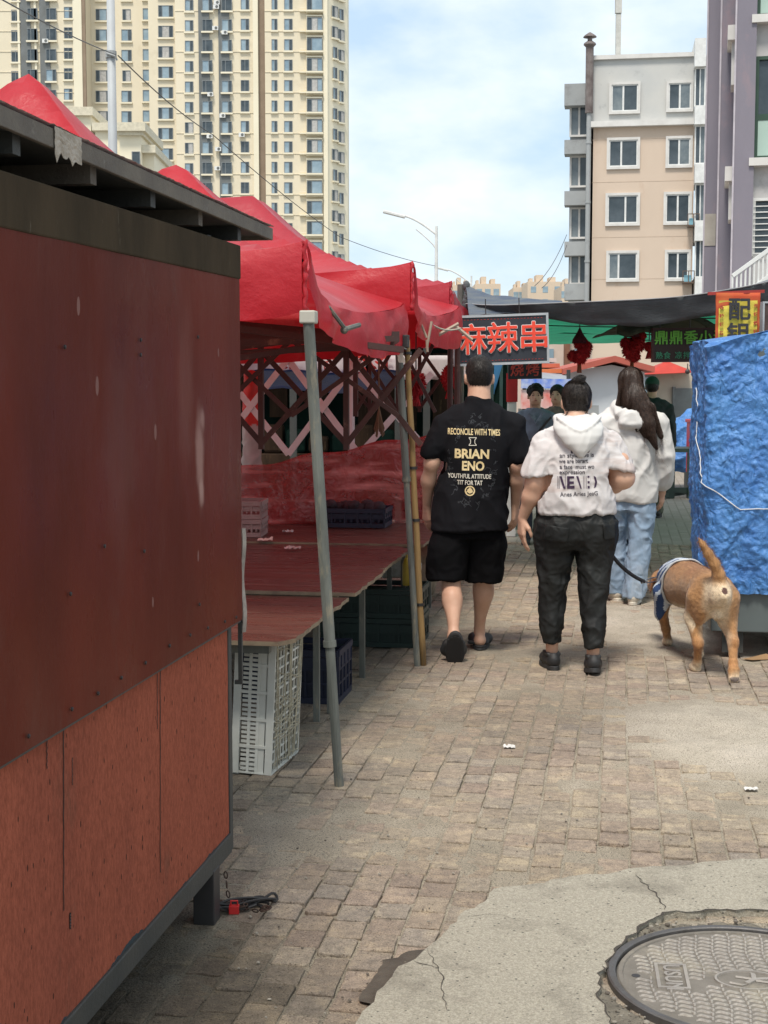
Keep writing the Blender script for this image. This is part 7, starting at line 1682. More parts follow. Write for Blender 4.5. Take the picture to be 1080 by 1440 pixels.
ft.cap((-.118, .0, .23), (-.118, .02, .09), .037, .034, .01).cap((.092, -.13, .2), (.092, -.11, .08), .037, .034, .01)
body_mesh(wroot, [S])
Hh = SDF((-.13, -.16, 1.36), (.15, .2, 1.78), .005)
Hh.ell(hp(0, -.016, .034), (.080, .098, .086), .01, rot=hm).ell(hp(0, -.052, -.02), (.070, .046, .058), .02, rot=hm)
Hh.cut_near(hp(0, .085, .01), (0, 1, .2), .13)
Hh.cap(hp(-.004, -.052, .118), hp(.016, -.058, .135), .024, .026, .006).ell(hp(.004, -.05, .108), (.022, .022, .016), .008)
Hh.cap(hp(.026, -.062, .142), hp(.046, -.06, .150), .014, .006, .006).cap(hp(-.02, -.052, .13), hp(-.034, -.05, .118), .012, .006, .006)
for i in range(7):
    x = -.05 + .1 * i / 6; Hh.cap(hp(x * 1.15, -.104, .0), hp(x * .4, -.085, .10), .007, .006, .004)
hh_ = garment('hair', Hh, M['hairm'], wroot, (.002, 45, (1.6, 1.6, .5), 1, False), 0)
bunp = Vector(hp(.006, -.055, .128))
strands(hh_, 3600, .07, .0008, lambda p: bunp - p, M['strand'], 5, keep=lambda p: (p - bunp).length > .035, seg=4)
m = MB()   # loose strands
rr = random.Random(3)
for i in range(26):
    a = rr.uniform(-.06, .06); p0 = Vector(hp(a, -.085, -.05)); m.tube([p0, p0 + Vector((a * .3, -.012, -.03)), p0 + Vector((a * .6 + rr.uniform(-.01, .01), -.008, -.06 - .02 * rr.random()))], [.0016, .0012, .0005], 4)
for i in range(14):
    a = rr.uniform(0, 6.28); p0 = Vector(hp(.01, -.055, .125)); m.tube([p0, p0 + Vector((.02 * math.cos(a), 0, .02 * math.sin(a))), p0 + Vector((.04 * math.cos(a), -.01, .034 * math.sin(a) + .005))], [.0016, .0012, .0004], 4)
m.build('loose_strands', M['hairm'], wroot)
T = SDF((-.42, -.26, .84), (.44, .26, 1.48), h)
T.loft([(.87, .005, 0, .212, .155), (.9, .003, 0, .214, .158), (.93, -.002, 0, .214, .165), (1.0, -.006, 0, .208, .165), (1.08, -.001, 0, .208, .158), (1.16, .004, -.002, .206, .150), (1.24, .005, -.006, .196, .140), (1.3, .004, -.006, .165, .120), (1.345, .002, -.004, .125, .10), (1.38, .0, 0, .095, .085), (1.41, .0, 0, .07, .07)], 0, 2.2)
T.cap((-.09, 0, 1.31), (-.165, 0, 1.255), .052, .062, .05).cap((.10, 0, 1.31), (.19, 0, 1.25), .052, .062, .05)
T.cap((-.168, 0, 1.245), (-.218, -.015, 1.09), .068, .080, .03, sc=(1, 1.08, 1)); T.cap((.193, 0, 1.24), (.25, -.01, 1.11), .068, .080, .03, sc=(1, 1.08, 1))
T.cut_near((-.235, -.015, 1.085), (.12, 0, -1), .14); T.cut_near((.262, -.015, 1.115), (-.22, 0, -1), .145)
T.cut((0, 0, .882), (-.0, 0, -1))
wtee = garment('shirt', T, M['wtee'], wroot, (.012, 6.5, (1, 1, .7), 7.0), 0)
Hd = SDF((-.2, -.26, 1.14), (.2, .12, 1.48), .005)
# hood: draped ring with a pointed pouch on the back
for i in range(26):
    a = math.pi * (i / 25 * 1.56 - .28); x = .098 * math.cos(a); y = -.002 - .088 * math.sin(a); z = 1.400 - .030 * max(0, math.sin(a)); a2 = a + math.pi * 1.56 / 25; x2 = .098 * math.cos(a2); y2 = -.002 - .088 * math.sin(a2); z2 = 1.400 - .030 * max(0, math.sin(a2))
    if i < 25: Hd.cap((x, y, z), (x2, y2, z2), .024, .024, .012)
Hd.loft([(1.195, .008, -.155, .012, .02), (1.23, .006, -.158, .05, .035), (1.27, .004, -.15, .092, .05), (1.31, .002, -.13, .122, .065), (1.35, 0, -.1, .135, .08), (1.385, 0, -.07, .13, .085), (1.405, 0, -.05, .12, .08)], .02, 2.0)
for k, (w_, zz_) in enumerate(((.115, 1.335), (.085, 1.29), (.06, 1.255))):
    n_ = 14
    for i in range(n_): a = math.pi * i / n_; b = math.pi * (i + 1) / n_; Hd.cap((w_ * math.cos(a), -.168 - .014 * math.sin(a) + .075 * abs(math.cos(a)) ** 2, zz_ + .075 * abs(math.cos(a)) ** 1.5), (w_ * math.cos(b), -.168 - .014 * math.sin(b) + .075 * abs(math.cos(b)) ** 2, zz_ + .075 * abs(math.cos(b)) ** 1.5), .009, .009, .008)
Hd.ell((0, .0, 1.43), (.078, .075, .06), .01, sub=True)
garment('hood', Hd, M['whood'], wtee, (.004, 8, (1, 1, 1), 4), 1)
prk = mk('dark_grey_print', (.05, .045, .06), (.08, .07, .08), scale=40, rough=.8); prp = mk('dark_plum_print', (.05, .025, .06), rough=.8)
tx = [('YES', wx(813), wz(632), .062, .125, .02, 1), ('an styles life is', wx(811), wz(640), .033, .185, .016, 1.5), ('we are barart', wx(806), wz(648), .033, .155, .016, 1.5), ('a face  must wo', wx(811), wz(656), .033, .185, .016, 1), ('expression', wx(804), wz(663.5), .033, .135, .016, 1), ('Anes Aries JeaG', wx(814), wz(694), .033, .205, .010, 2)]
shell_print(wroot, wtee, tx, prk)
# display lettering with split weights: thin stroke and heavy block
def bars(lst): return ([Vector((x, y, 0)) for q in lst for x, y in q], [tuple(range(4 * i, 4 * i + 4)) for i in range(len(lst))])
H2 = .034
def rc(x0, x1, y0=-H2, y1=H2): return [(x0, y0), (x1, y0), (x1, y1), (x0, y1)]
thin = [rc(-.108, -.105), rc(-.100, -.098), [(-.098, H2), (-.086, H2), (-.066, -H2), (-.078, -H2)], rc(-.068, -.066),
        rc(-.058, -.044), rc(-.044, -.020, H2 - .012, H2), rc(-.044, -.022, -.008, .006), rc(-.044, -.018, -H2, -H2 + .016),
        [(-.010, H2), (.002, H2), (.020, -H2), (.012, -H2)], rc(.030, .032), rc(.036, .037),
        rc(.044, .046), rc(.052, .064, H2 - .010, H2), rc(.052, .064, -.006, .006), rc(.052, .064, -H2, -H2 + .014), rc(.070, .071),
        [(.086, H2), (.098, H2 * .8), (.106, 0), (.094, 0)], [(.094, 0), (.106, 0), (.100, -H2 * .8), (.088, -H2)]]
shell_print(wroot, wtee, [(bars(thin), wx(812), wz(677.5), 0, None, 0, 1)], prp, 'print')
Tr = SDF((-.3, -.34, .14), (.3, .28, .95), h)
Tr.loft([(.155, -.12, .01, .048, .058), (.17, -.12, .01, .052, .062), (.185, -.12, .01, .052, .062), (.21, -.122, .01, .062, .074), (.3, -.121, .012, .066, .078), (.42, -.117, .015, .074, .086), (.55, -.111, .018, .088, .100), (.66, -.106, .015, .104, .122), (.75, -.102, .0, .115, .145), (.83, -.1, -.0, .11, .15)], 0, 2.2)
Tr.loft([(.145, .095, -.12, .048, .058), (.16, .095, -.12, .052, .062), (.175, .095, -.118, .052, .062), (.2, .097, -.11, .058, .072), (.3, .096, -.09, .062, .076), (.42, .098, -.062, .072, .086), (.55, .103, -.035, .087, .100), (.66, .107, -.02, .104, .122), (.75, .108, -.015, .115, .145), (.83, .107, -.01, .115, .15)], .012, 2.2)
Tr.loft([(.69, .004, 0, .19, .11), (.74, .004, 0, .213, .15), (.8, .004, 0, .216, .158), (.86, .004, 0, .205, .15), (.9, .004, 0, .19, .14)], .035, 2.3)
for x, zt in ((-.12, .56), (.105, .55)): pass
tr = garment('trousers', Tr, M['bpant'], wroot, (.0075, 9, (1, 1, .8), 11.0), 0)
for (x, y, z, w_, hh, rt) in ((-.118, -.128, .775, .125, .085, -6), (.175, -.095, .79, .085, .085, 6)):
    V, Q = SDF((-.08, -.02, -.06), (.08, .02, .06), .004).loft([(-hh / 2, 0, 0, w_ / 2, .009), (hh / 2, 0, 0, w_ / 2, .007)], 0, 6).mesh()
    V = wrinkle(V, Q, .002, 14, seed=2); bvh = BVHTree.FromPolygons([v.co[:] for v in tr.data.vertices], [p.vertices[:] for p in tr.data.polygons]); V2 = V.copy()
    c, s = math.cos(R(rt)), math.sin(R(rt))
    for i, p in enumerate(V):
        X, Z = x + p[0] * c - p[2] * s, z + p[0] * s + p[2] * c; hit = bvh.ray_cast(Vector((X, -1, Z)), Vector((0, 1, 0))); yy = hit[0].y if hit[0] is not None else -.1; V2[i] = (X, yy + p[1] - .002, Z)
    np_mesh('pocket_flap', V2, Q, M['bpant'], tr)
def clog(root, c, yaw, pitch=0, name='shoe', mat=None, L_=.25, heelopen=True, mats=None):
    m = Matrix.Rotation(yaw, 3, 'Z') @ Matrix.Rotation(pitch, 3, 'X'); c = arr(c)
    def p(x, y, z): return c + arr(m @ Vector((x, y, z)))
    S = SDF(c - arr((.13, .2, .02)), c + arr((.13, .22, .17)), .005)
    S.cap(p(0, -.07, .045), p(0, -.02, .05), .040, .042, .02, sc=(.98, 1, 1)); S.cap(p(0, .0, .045), p(.004, .11, .036), .045, .038, .03, sc=(1.05, 1, .9)); S.cap(p(0, -.085, .06), p(0, -.07, .085), .022, .022, .02)
    S.ell(p(0, -.045, .125), (.034, .05, .05), .008, sub=True, rot=m)
    for s in (-1, 1): S.cap(p(s * .032, -.07, .085), p(s * .034, .01, .088), .010, .010, .012)
    S.cut_near(p(0, 0, .008), tuple(m @ Vector((0, 0, -1))), .25)
    o = garment(name, S, mat or M['shoeb'], root, None, 1)
    s2 = MB(); fp = footprint(30, L_ + .012, .098); lv = [(-.004, .95), (.0, 1.0), (.018, .99), (.022, .94)]; n = len(fp)
    for z, k in lv: s2.v += [tuple(p(x * k, y * k + .014, z)) for x, y in fp]
    s2.f = [(l * n + i, l * n + (i + 1) % n, (l + 1) * n + (i + 1) % n, (l + 1) * n + i)[::-1] for l in range(3) for i in range(n)] + [tuple(range(n)), tuple(3 * n + i for i in range(n))[::-1]]; s2.m = [0] * len(s2.f)
    s2.build('sole', mats or M['shoes_sole'], o); return o
clog(wroot, (-.122, .055, .004), R(8)); clog(wroot, (.095, -.105, .006), R(-4), R(-10))
# ------------------------------------------------------------------ woman with long hair
lroot = empty('person', G(884, 846), R(-6), 'woman with very long dark hair in a white hoodie and light blue jeans', 'person')
S = SDF((-.34, -.3, .0), (.36, .3, 1.78), .0075); hs = S
S, hp, hm = head_sdf((.0, .05, 1.60), .92, R(-14), R(8), (.0, .02, 1.44), .05, .007, S=S)
S.loft([(.8, 0, 0, .14, .1), (1.0, 0, 0, .14, .1), (1.3, .0, 0, .14, .08), (1.38, 0, 0, .1, .06)], .03); S.cap((.12, 0, 1.32), (.21, -.02, 1.08), .05, .045, .03).cap((.21, -.02, 1.08), (.235, .05, .88), .045, .032, .02).cap((-.12, 0, 1.32), (-.21, -.02, 1.08), .05, .045, .03).cap((-.21, -.02, 1.08), (-.235, .05, .88), .045, .032, .02)
S.cap((-.08, 0, .8), (-.085, .08, .12), .07, .035, .03).cap((.08, 0, .8), (.035, -.06, .12), .07, .035, .03)
hs.cap((.235, .05, .88), (.235, .07, .80), .032, .028, .01); hand(hs, (.235, .07, .81), (0, .15, -1), (-.8, .4, 0), (-.2, 1, 0), .95, .6)
body_mesh(lroot, [S])
Hl = SDF((-.22, -.24, 1.06), (.3, .2, 1.78), .006)
Hl.ell(hp(0, -.014, .034), (.084, .102, .092), .01, rot=hm); Hl.cut_near(hp(0, .10, .0), (0, 1, .1), .12)
Hl.cap((-.015, -.035, 1.62), (.015, -.09, 1.46), .085, .085, .04, sc=(1, .62, 1)); Hl.cap((-.045, -.04, 1.55), (-.10, -.05, 1.44), .045, .018, .03)
Hl.cap((.03, -.1, 1.48), (.10, -.145, 1.30), .075, .055, .04, sc=(1.05, .5, 1)); Hl.cap((.10, -.145, 1.3), (.17, -.165, 1.14), .05, .012, .03, sc=(1, .5, 1)); Hl.cap((.06, -.13, 1.42), (.08, -.155, 1.22), .035, .008, .02, sc=(1, .6, 1)); Hl.cap((.12, -.12, 1.42), (.205, -.12, 1.22), .04, .015, .03, sc=(1, .5, 1))
Hl.cap((.02, -.13, 1.42), (.025, -.16, 1.26), .02, .005, .02, sc=(1, .6, 1))
hh_ = garment('hair', Hl, M['hairb'], lroot, (.004, 26, (1.6, 1.6, .18), 1, False), 0)
M['strandb'] = mk('brown_hair_strand', (.02, .012, .009), (.07, .042, .03), scale=90, rough=.4, spec=.3)
strands(hh_, 5200, .16, .0011, lambda p: (.10 if p.z < 1.5 else p.x * .8, -.12, -1), M['strandb'], 7, seg=6)
T = SDF((-.34, -.24, .70), (.36, .24, 1.52), .0075)
T.loft([(.735, .01, 0, .185, .14), (.78, .01, 0, .188, .15), (.9, .005, 0, .192, .155), (1.05, .0, 0, .192, .15), (1.2, .0, 0, .192, .14), (1.32, .0, 0, .18, .12), (1.39, 0, 0, .14, .1), (1.43, 0, .01, .1, .085), (1.46, 0, .01, .07, .07)], 0, 2.2)
for s in (-1, 1):
    T.cap((s * .14, 0, 1.36), (s * .195, 0, 1.3), .06, .072, .04); T.cap((s * .195, 0, 1.3), (s * .235, -.02, 1.08), .075, .078, .03); T.cap((s * .235, -.02, 1.08), (s * .235, .04, .90), .078, .07, .03); T.cap((s * .235, .04, .9), (s * .232, .055, .86), .055, .04, .02)
for k in range(10): a = math.pi * k / 9; b = math.pi * (k + 1) / 9; T.cap((.11 * math.cos(a), -.03 - .09 * math.sin(a), 1.42 - .05 * math.sin(a)), (.11 * math.cos(b), -.03 - .09 * math.sin(b), 1.42 - .05 * math.sin(b)), .036, .036, .02)
T.cap((-.05, -.13, 1.32), (.05, -.13, 1.32), .045, .045, .03)
T.cut((0, 0, .742), (-.12, 0, -1))
garment('hoodie', T, M['whood'], lroot, (.009, 5.5, (1, 1, .75), 13), 0)
J = SDF((-.25, -.24, .03), (.25, .26, .95), .0075)
J.loft([(.05, -.08, .1, .075, .09), (.2, -.085, .09, .078, .09), (.45, -.088, .06, .08, .09), (.65, -.09, .03, .092, .112), (.8, -.075, 0, .085, .105)], 0, 2.2)
J.loft([(.045, .03, -.07, .082, .1), (.2, .045, -.06, .082, .095), (.45, .07, -.03, .086, .098), (.65, .082, -.01, .096, .115), (.8, .07, 0, .085, .105)], .01, 2.2)
J.loft([(.68, 0, 0, .17, .125), (.82, 0, 0, .155, .115)], .03, 2.3)
garment('jeans', J, M['jeans'], lroot, (.009, 8, (1, 1, .8), 17), 0)
clog(lroot, (-.085, .12, .0), R(5), 0, 'shoe', M['cream_shoe'], mats=M['cream_shoe']); clog(lroot, (.035, -.06, .0), R(-12), 0, 'shoe', M['cream_shoe'], mats=M['cream_shoe'])
# ------------------------------------------------------------------ background people
def simple_person(loc, yaw, label, height, top, bottom, hairm, cap=None, face=True, bag=None, vest=None, hairtype='short', skin=None):
    k = height / 1.68; r = empty('person', loc, yaw, label, 'person'); r.scale = (k, k, k)
    S = SDF((-.36, -.24, .0), (.36, .3, 1.78), .009); A = S
    S, hp, hm = head_sdf((0, .02, 1.565), .95, 0, 0, (0, 0, 1.42), .052, .009, S=S)
    S.loft([(.8, 0, 0, .14, .09), (1.0, 0, 0, .14, .09), (1.3, .0, 0, .14, .08), (1.38, 0, 0, .1, .06)], .03)
    for s in (-1, 1): S.cap((s * .12, 0, 1.32), (s * .22, -.02, 1.08), .045, .04, .03).cap((s * .22, -.02, 1.08), (s * .236, .04, .92), .04, .034, .02).cap((s * .08, 0, .8), (s * .09, .02, .1), .06, .035, .03)
    for s in (-1, 1): A.cap((s * .235, .04, .93), (s * .235, .07, .82), .034, .028, .01); hand(A, (s * .235, .07, .81), (0, .15, -1), (-s * .8, .4, 0), (-s * .2, 1, 0), 1, .6)
    body_mesh(r, [S], skin)
    H_ = SDF((-.16, -.16, 1.44), (.16, .18, 1.76), .008)
    if cap:
        H_.ell(hp(0, -.005, .04), (.086, .105, .085), .01); H_.cut((0, 0, 1.575), (0, -.15, -1)); H_.cap((-.04, .1, 1.6), (.04, .1, 1.6), .02, .02, .02, sc=(1, 2, .5)); garment('cap', H_, cap, r, None, 1)
        H2_ = SDF((-.16, -.16, 1.44), (.16, .18, 1.66), .008); H2_.ell(hp(0, -.03, .0), (.08, .085, .08), .01); H2_.cut((0, .03, 1.5), (0, 1, 0)); garment('hair', H2_, hairm, r, None, 0)
    else:
        H_.ell(hp(0, -.012, .036), (.083, .098, .088), .01)
        if hairtype == 'curly':
            rr = random.Random(2)
            for _ in range(60):
                a = rr.uniform(0, 6.28); z = rr.uniform(-.1, 1); q = math.sqrt(max(0, 1 - z * z)); H_.ell(hp(.082 * q * math.cos(a), -.012 + .092 * q * math.sin(a), .04 + .082 * z), (.019, .019, .019), .006)
        H_.cut_near(hp(0, .058, .0), (0, 1, -.45), .13); garment('hair', H_, hairm, r, (.003, 40, (1, 1, 1), 1, False), 0)
    if face:
        m = MB()
        for s in (-1, 1): m.ball(hp(s * .031, .083, .004), .0075, 8); m.bar(hp(s * .02, .092, .026), hp(s * .044, .086, .026), .006, .004)
        m.build('eyes', M['black'], r); m = MB(); m.ball(hp(0, .096, -.056), .015, 8, 0, (1.1, .3, .3)); m.build('mouth', mk('lips', (.35, .09, .08), rough=.5), r)
    T = SDF((-.34, -.22, .78), (.34, .22, 1.5), .009)
    T.loft([(.82, 0, 0, .185, .135), (1.0, 0, 0, .185, .135), (1.2, 0, 0, .2, .135), (1.3, 0, 0, .195, .12), (1.38, 0, 0, .15, .09), (1.43, 0, 0, .08, .07)], 0, 2.2)
    for s in (-1, 1): T.cap((s * .14, 0, 1.34), (s * .19, 0, 1.29), .055, .062, .04); T.cap((s * .19, 0, 1.29), (s * .235, -.02, 1.08), .062, .058, .02); T.cap((s * .235, -.02, 1.08), (s * .238, .04, .88), .056, .045, .02)
    T.cut((0, 0, .83), (0, 0, -1)); t = garment('jacket', T, top, r, (.012, 5, (1, 1, .7), 3), 1)
    B = SDF((-.24, -.2, .02), (.24, .2, .95), .01)
    for s in (-1, 1): B.loft([(.05, s * .09, .04 * s, .06, .075), (.45, s * .09, .02 * s, .07, .08), (.7, s * .09, 0, .095, .11), (.85, s * .085, 0, .1, .12)], 0 if s < 0 else .01, 2.1)
    B.loft([(.7, 0, 0, .17, .125), (.88, 0, 0, .17, .125)], .03, 2.2); garment('trousers', B, bottom, r, (.008, 6, (1, 1, 1), 5), 1)
    for s in (-1, 1): clog(r, (s * .09, .04 * s + .02, 0), 0)
    if bag:
        m = MB(); m.tube([(-.16, .12, 1.34), (0, .15, 1.15), (.17, .14, .95)], .012, 6); m.tube([(-.16, .0, 1.38), (-.1, -.14, 1.2), (.17, -.1, .95)], .012, 6); m.build('strap', M['black'], r); m = MB(); m.box((.2, .1, .92), (.09, .26, .24)); m.build('bag', M['black'], r, bevel=.03)
    if vest:
        m = MB(); m.tube([(-.07, .115, 1.38), (0, .142, 1.28), (.07, .115, 1.38)], .014, 6); m.build('collar', vest, r)
    return r
gj = mk('blue_grey_shirt', (.19, .22, .29), (.14, .16, .21), scale=9, rough=.8, bump=.3, c3=(.3, .33, .4), s3=7, t3=.56); dk = mk('dark_cloth', (.03, .032, .045), (.02, .02, .03), rough=.85)
gp_ = P(753, 545, 14.3); simple_person((gp_.x, 14.3, 0), R(176), 'woman with dark curly hair in a blue-grey shirt, facing the camera between the walkers', 1.60, gj, dk, M['hairm'], bag=True, vest=gj, hairtype='curly')
pt = mk('mottled_coat', (.22, .16, .12), (.07, .07, .08), scale=16, rough=.85, c3=(.4, .35, .3), s3=14, t3=.6)
gp_ = P(784, 545, 15.4); simple_person((gp_.x, 15.4, 0), R(160), 'half hidden person in a mottled brown coat behind the curly haired woman', 1.60, pt, dk, M['hairm'])
gcap = mk('dark_green_cap', (.012, .05, .03), rough=.8); bj = mk('black_jacket', (.010, .016, .016), (.016, .022, .022), rough=.8)
gp_ = P(917, 545, 17.2); simple_person((gp_.x, 17.2, 0), R(-14), 'person in a dark green cap and black jacket beyond the long haired woman', 1.70, bj, mk('olive_trousers', (.10, .105, .07), (.06, .06, .045), scale=9, rough=.9), M['hairm'], cap=gcap, face=False)
# ================================================================== dog
droot = empty('dog', (1.768, 8.0, 0), R(4), 'ginger short haired dog in a blue and white harness, walking away with its tail up', 'dog')
D = SDF((-.28, -.72, -.01), (.28, .80, .86), .006)
# trunk
D.lofty([(-.44, 0, .47, .050, .065), (-.41, 0, .462, .085, .095), (-.34, 0, .46, .104, .112), (-.22, 0, .462, .108, .112), (-.08, 0, .455, .110, .114), (.08, 0, .44, .122, .132), (.22, 0, .43, .125, .142), (.34, 0, .43, .108, .130), (.44, -.01, .43, .082, .10), (.54, -.02, .415, .066, .074), (.60, -.03, .405, .068, .068), (.66, -.035, .39, .062, .060), (.70, -.04, .37, .042, .040), (.78, -.042, .345, .032, .030)], .02, 2.1)
D.ell((-.060, -.30, .40), (.058, .085, .12), .05); D.ell((.060, -.33, .40), (.058, .085, .12), .05)
# ears (folded)
D.cap((-.095, .57, .42), (-.118, .55, .34), .022, .010, .01, sc=(.6, 1.1, 1)); D.cap((.03, .57, .43), (.055, .55, .35), .022, .010, .01, sc=(.6, 1.1, 1))
# left hind (standing), right hind (pushing off behind)
def leg_(pts, rs, ks=.02):
    for i in range(len(pts) - 1): D.cap(pts[i], pts[i + 1], rs[i], rs[i + 1], ks)
leg_([(-.07, -.30, .43), (-.080, -.24, .31), (-.07, -.30, .18), (-.055, -.245, .06), (-.055, -.205, .030)], [.070, .048, .027, .021, .024])
D.cap((-.055, -.225, .024), (-.055, -.165, .020), .026, .022, .012, (1.1, 1, .9)); D.ell((-.07, -.315, .175), (.022, .024, .03), .02)
leg_([(.075, -.34, .43), (.085, -.33, .30), (.082, -.43, .21), (.068, -.49, .10), (.062, -.515, .065)], [.070, .050, .028, .022, .024])
D.cap((.062, -.525, .07), (.058, -.535, .025), .027, .024, .012, (1.15, .9, 1)); D.ell((.082, -.455, .205), (.023, .026, .03), .02)
for dx_ in (-.018, 0, .018): D.cap((.058 + dx_, -.545, .03), (.058 + dx_, -.535, .012), .010, .009, .003)
# front legs
leg_([(-.085, .34, .37), (-.085, .40, .24), (-.03, .50, .12), (.0, .565, .045)], [.062, .036, .025, .023]); D.cap((.0, .56, .03), (.005, .625, .022), .027, .023, .012, (1.1, 1, .85))
leg_([(.075, .30, .37), (.08, .24, .23), (.072, .17, .10), (.066, .135, .04)], [.062, .036, .026, .024]); D.cap((.066, .14, .026), (.066, .19, .020), .027, .023, .012, (1.1, 1, .85))
# tail
tp = [(-.0, -.43, .52), (-.012, -.465, .575), (-.042, -.475, .635), (-.075, -.475, .69), (-.108, -.475, .74), (-.128, -.47, .772)]
for i, (ra, rb) in enumerate(((.038, .031), (.031, .027), (.027, .0225), (.0225, .016), (.016, .007))): D.cap(tp[i], tp[i + 1], ra, rb, .02 if i else .035)
D.ell((0, -.475, .50), (.013, .02, .014), .008, sub=True); D.cap((0, -.48, .47), (0, -.44, .33), .009, .006, .02, sub=True)
D.ell((0, -.39, .345), (.022, .03, .03), .02)
V, Q = D.mesh()
E_ = np.concatenate([Q[:, [0, 1]], Q[:, [1, 2]], Q[:, [2, 3]], Q[:, [3, 0]]]); keep = (V[:, 2] > .12)[:, None]
for _ in range(6):
    A_2 = np.zeros_like(V); c_2 = np.zeros(len(V)); np.add.at(A_2, E_[:, 0], V[E_[:, 1]]); np.add.at(c_2, E_[:, 0], 1); V = np.where(keep, V * .5 + .5 * A_2 / c_2[:, None], V)
Nn = normals_of(V, Q)
d_ = np.array([noise.noise((p[0] * 60, p[1] * 26, p[2] * 60)) * .0014 + noise.noise((p[0] * 14, p[1] * 9, p[2] * 14)) * .003 for p in V]); V = V + Nn * d_[:, None]
tan = np.array([.44, .235, .10]); dark = np.array([.26, .11, .045]); cream = np.array([.74, .60, .42])
def sst(a, b, x): t = np.clip((x - a) / (b - a), 0, 1); return t * t * (3 - 2 * t)
nzv = np.array([noise.noise((p[0] * 12, p[1] * 12, p[2] * 12)) for p in V]); x, y, z = V.T
col = tan[None] * (1 + .12 * nzv[:, None]); 
sad = (sst(.46, .56, z) * sst(-.5, -.1, y) * .55 * (1 + nzv))[:, None]; sad = np.clip(sad, 0, .8); col = col * (1 - sad) + dark * 1.15 * sad
rear = sst(-.36, -.44, y + .04 * nzv) * sst(.09, .055, np.abs(x) + .02 * nzv) * sst(.56, .50, z) * sst(.20, .28, z); rear = rear[:, None]; col = col * (1 - rear) + cream * rear
inner = (sst(.075, .03, np.abs(x) + .02 * nzv) * sst(.42, .34, z) * sst(.16, .22, z))[:, None]; col = col * (1 - inner) + cream * .95 * inner
belly = (sst(.36, .30, z + .02 * nzv) * sst(.22, .28, z) * (np.abs(y) < .3))[:, None]; col = col * (1 - belly) + cream * belly
paw = (sst(.085, .03, z + .02 * nzv))[:, None]; col = col * (1 - paw) + cream * 1.02 * paw
lower = (sst(.30, .20, z) * sst(.07, .12, z) * np.clip(.55 + nzv, 0, 1))[:, None]; col = col * (1 - lower * .6) + np.array([.36, .14, .045]) * lower * .6
hole = (((x / .016) ** 2 + ((z - .497) / .017) ** 2) < 1) & (y < -.44); col[hole] = (.10, .05, .04)
pad = (y < -.55) & (z < .04); col[pad] = (.2, .16, .14)
earm = (np.abs(x + .107) < .05) & (y > .5) & (z < .42) & (x < -.085); col[earm] = dark * .8
fur = mk('short_ginger_fur', (1.05, 1.05, 1.05), (.8, .78, .76), scale=70, rough=.75, attr='col', bump=.6, bscale=160, stretch=(1, .4, 1), sheen=.2, spec=.25, bdist=.003)
db_ = np_mesh('body', V, Q, fur, droot, col)
# fine fur: thousands of short tapering hairs
rr = np.random.RandomState(4); idx = rr.choice(len(V), min(len(V), 20000), replace=False); fm = MB()
Nn = normals_of(V, Q); hv = []; hf = []; hc = []
for i in idx:
    p = V[i]; n = Nn[i]; flow = np.array([0, -.9, -.35]) if p[2] > .3 else np.array([0, -.2, -1.0])
    t = flow - n * np.dot(flow, n); nt_ = np.linalg.norm(t)
    if nt_ < .05: continue
    t /= nt_; s = np.cross(t, n); Lh = .016 + (.008 if p[2] > .6 else 0); a = p + s * .0011; b = p - s * .0011; c = p + t * Lh + n * (.0035 + (.004 if p[2] > .6 else 0)) + s * rr.uniform(-.001, .001); k = len(hv); hv += [tuple(a), tuple(b), tuple(c)]; hf.append((k, k + 1, k + 2)); cc_ = col[i] * rr.uniform(.62, 1.45); hc += [(*cc_, 1)] * 3
fm.v = hv; fm.f = hf; fm.m = [0] * len(hf); fo = fm.build('fur', fur, db_); fo['kind'] = 'stuff'
at = fo.data.color_attributes.new('col', 'FLOAT_COLOR', 'POINT'); at.data.foreach_set('color', np.array(hc, np.float32).ravel())
# harness: a vest wrapped round the chest
hb = mk('harness_cloth', (.025, .06, .17), (.02, .05, .14), scale=8, rough=.8, bump=.3, bscale=200); hw_ = mk('harness_white', (.55, .6, .66), (.42, .48, .55), scale=16, rough=.8)
bvh = BVHTree.FromPolygons([tuple(v) for v in V], [tuple(int(k) for k in q) for q in Q])
def chest(yy, ang, lift):
    c = Vector((0, yy, .43)); d = Vector((math.sin(ang), 0, math.cos(ang))); hit = bvh.ray_cast(c + d * .5, -d); p = hit[0] if hit[0] is not None else c + d * .13
    return p + d * lift
nh = MB()
def vest(a, b): 
    ang = (a * 2 - 1) * 2.75; edge_ = .12 * math.sin(abs(ang) * .55)
    return chest(.16 + (.34 - .2 * abs(ang) / 2.75) * b + .05 * abs(ang), ang, .009 + .002 * math.sin(a * 50 + b * 9))
nh.grid(vest, 90, 26)
for fi in range(len(nh.f)):
    i, j = fi % 90, fi // 90; a = i / 90; b = j / 26
    nh.m[fi] = 1 if (j in (0, 1) or (abs(((a * 9 + b * 2) % 1) - .5) < .17) or (int(b * 5) % 2 == 1 and abs(a - .5) < .14)) else 0
hn = nh.build('harness', [hb, hw_], droot, smooth=True, solid=.003)
m = MB()
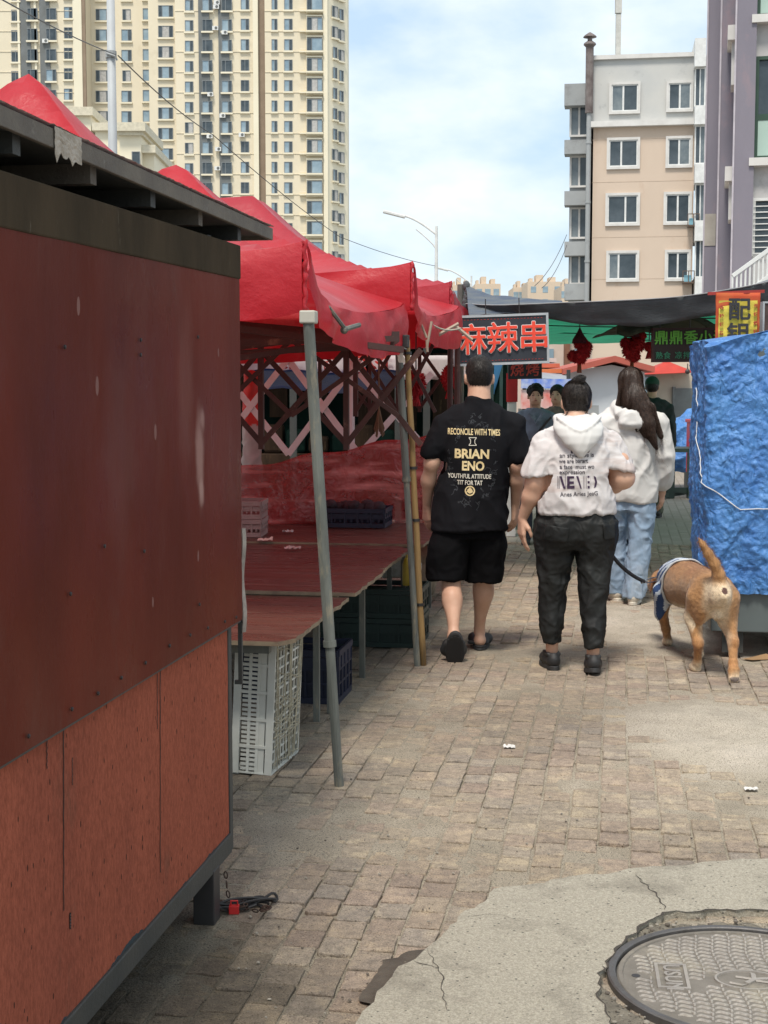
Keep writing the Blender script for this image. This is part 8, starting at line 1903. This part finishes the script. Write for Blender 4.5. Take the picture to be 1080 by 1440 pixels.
m.tube([vest(k / 60, 0) for k in range(61)], .006, 6); m.build('piping', mk('pale_piping', (.6, .62, .63), rough=.6), hn)
# leash
A_ = droot.matrix_world
lz = Matrix.Translation(droot.location) @ Matrix.Rotation(R(4), 4, 'Z'); att = lz @ Vector((-.03, .46, .525))
hw = Matrix.Translation(wroot.location) @ Vector((.11, .33, .965))
le = empty('leash', hw, 0, 'thick black rope leash with a silver clip from the woman in white to the dog', 'leash'); 
p_clip = P(912, 822, 8.42)
mid = [hw, P(852, 764, 8.25), P(868, 790, 8.3), P(888, 808, 8.36), P(906, 818, 8.4)]
def cat(pts, n):
    o = []
    for i in range(len(pts) - 1):
        a, b, c, d = pts[max(0, i - 1)], pts[i], pts[i + 1], pts[min(len(pts) - 1, i + 2)]
        for q in range(n): k = q / n; o.append(.5 * ((2 * b) + (c - a) * k + (2 * a - 5 * b + 4 * c - d) * k * k + (3 * b - a - 3 * c + d) * k ** 3))
    return o + [pts[-1]]
m = MB(); pl = [p - hw for p in cat(mid, 8)]; m.tube(pl, .0115, 9); m.build('rope', mk('black_rope', (.012, .012, .015), (.03, .03, .035), scale=60, rough=.7, bump=.8, bscale=200), le, smooth=True)
lp = [hw + .02 * Vector((math.cos(a), .3 * math.sin(a), math.sin(a) * 1.6)) - hw for a in [k / 12 * 6.283 for k in range(13)]]
m = MB(); m.tube([p + Vector((0, 0, .02)) for p in lp], .008, 6); m.build('hand_loop', M['black'], le)
m = MB(); e0, e1 = P(906, 818, 8.4) - hw, P(934, 812, 8.46) - hw; ax_ = (e1 - e0); sd_ = Vector((0, .2, 1)).normalized()
m.tube([e0 + ax_ * (.5 - .5 * math.cos(t)) + sd_ * .013 * math.sin(t) for t in [k / 16 * 6.283 for k in range(17)]], .0035, 6, cap=False); m.tube([e0 - ax_ * .15, e0 + ax_ * .1], .009, 8); m.tube([e1, e1.lerp(att - hw, .5), att - hw], .004, 6); m.build('clip', mk('steel_clip', (.6, .6, .6), rough=.25, metal=1.0), le)
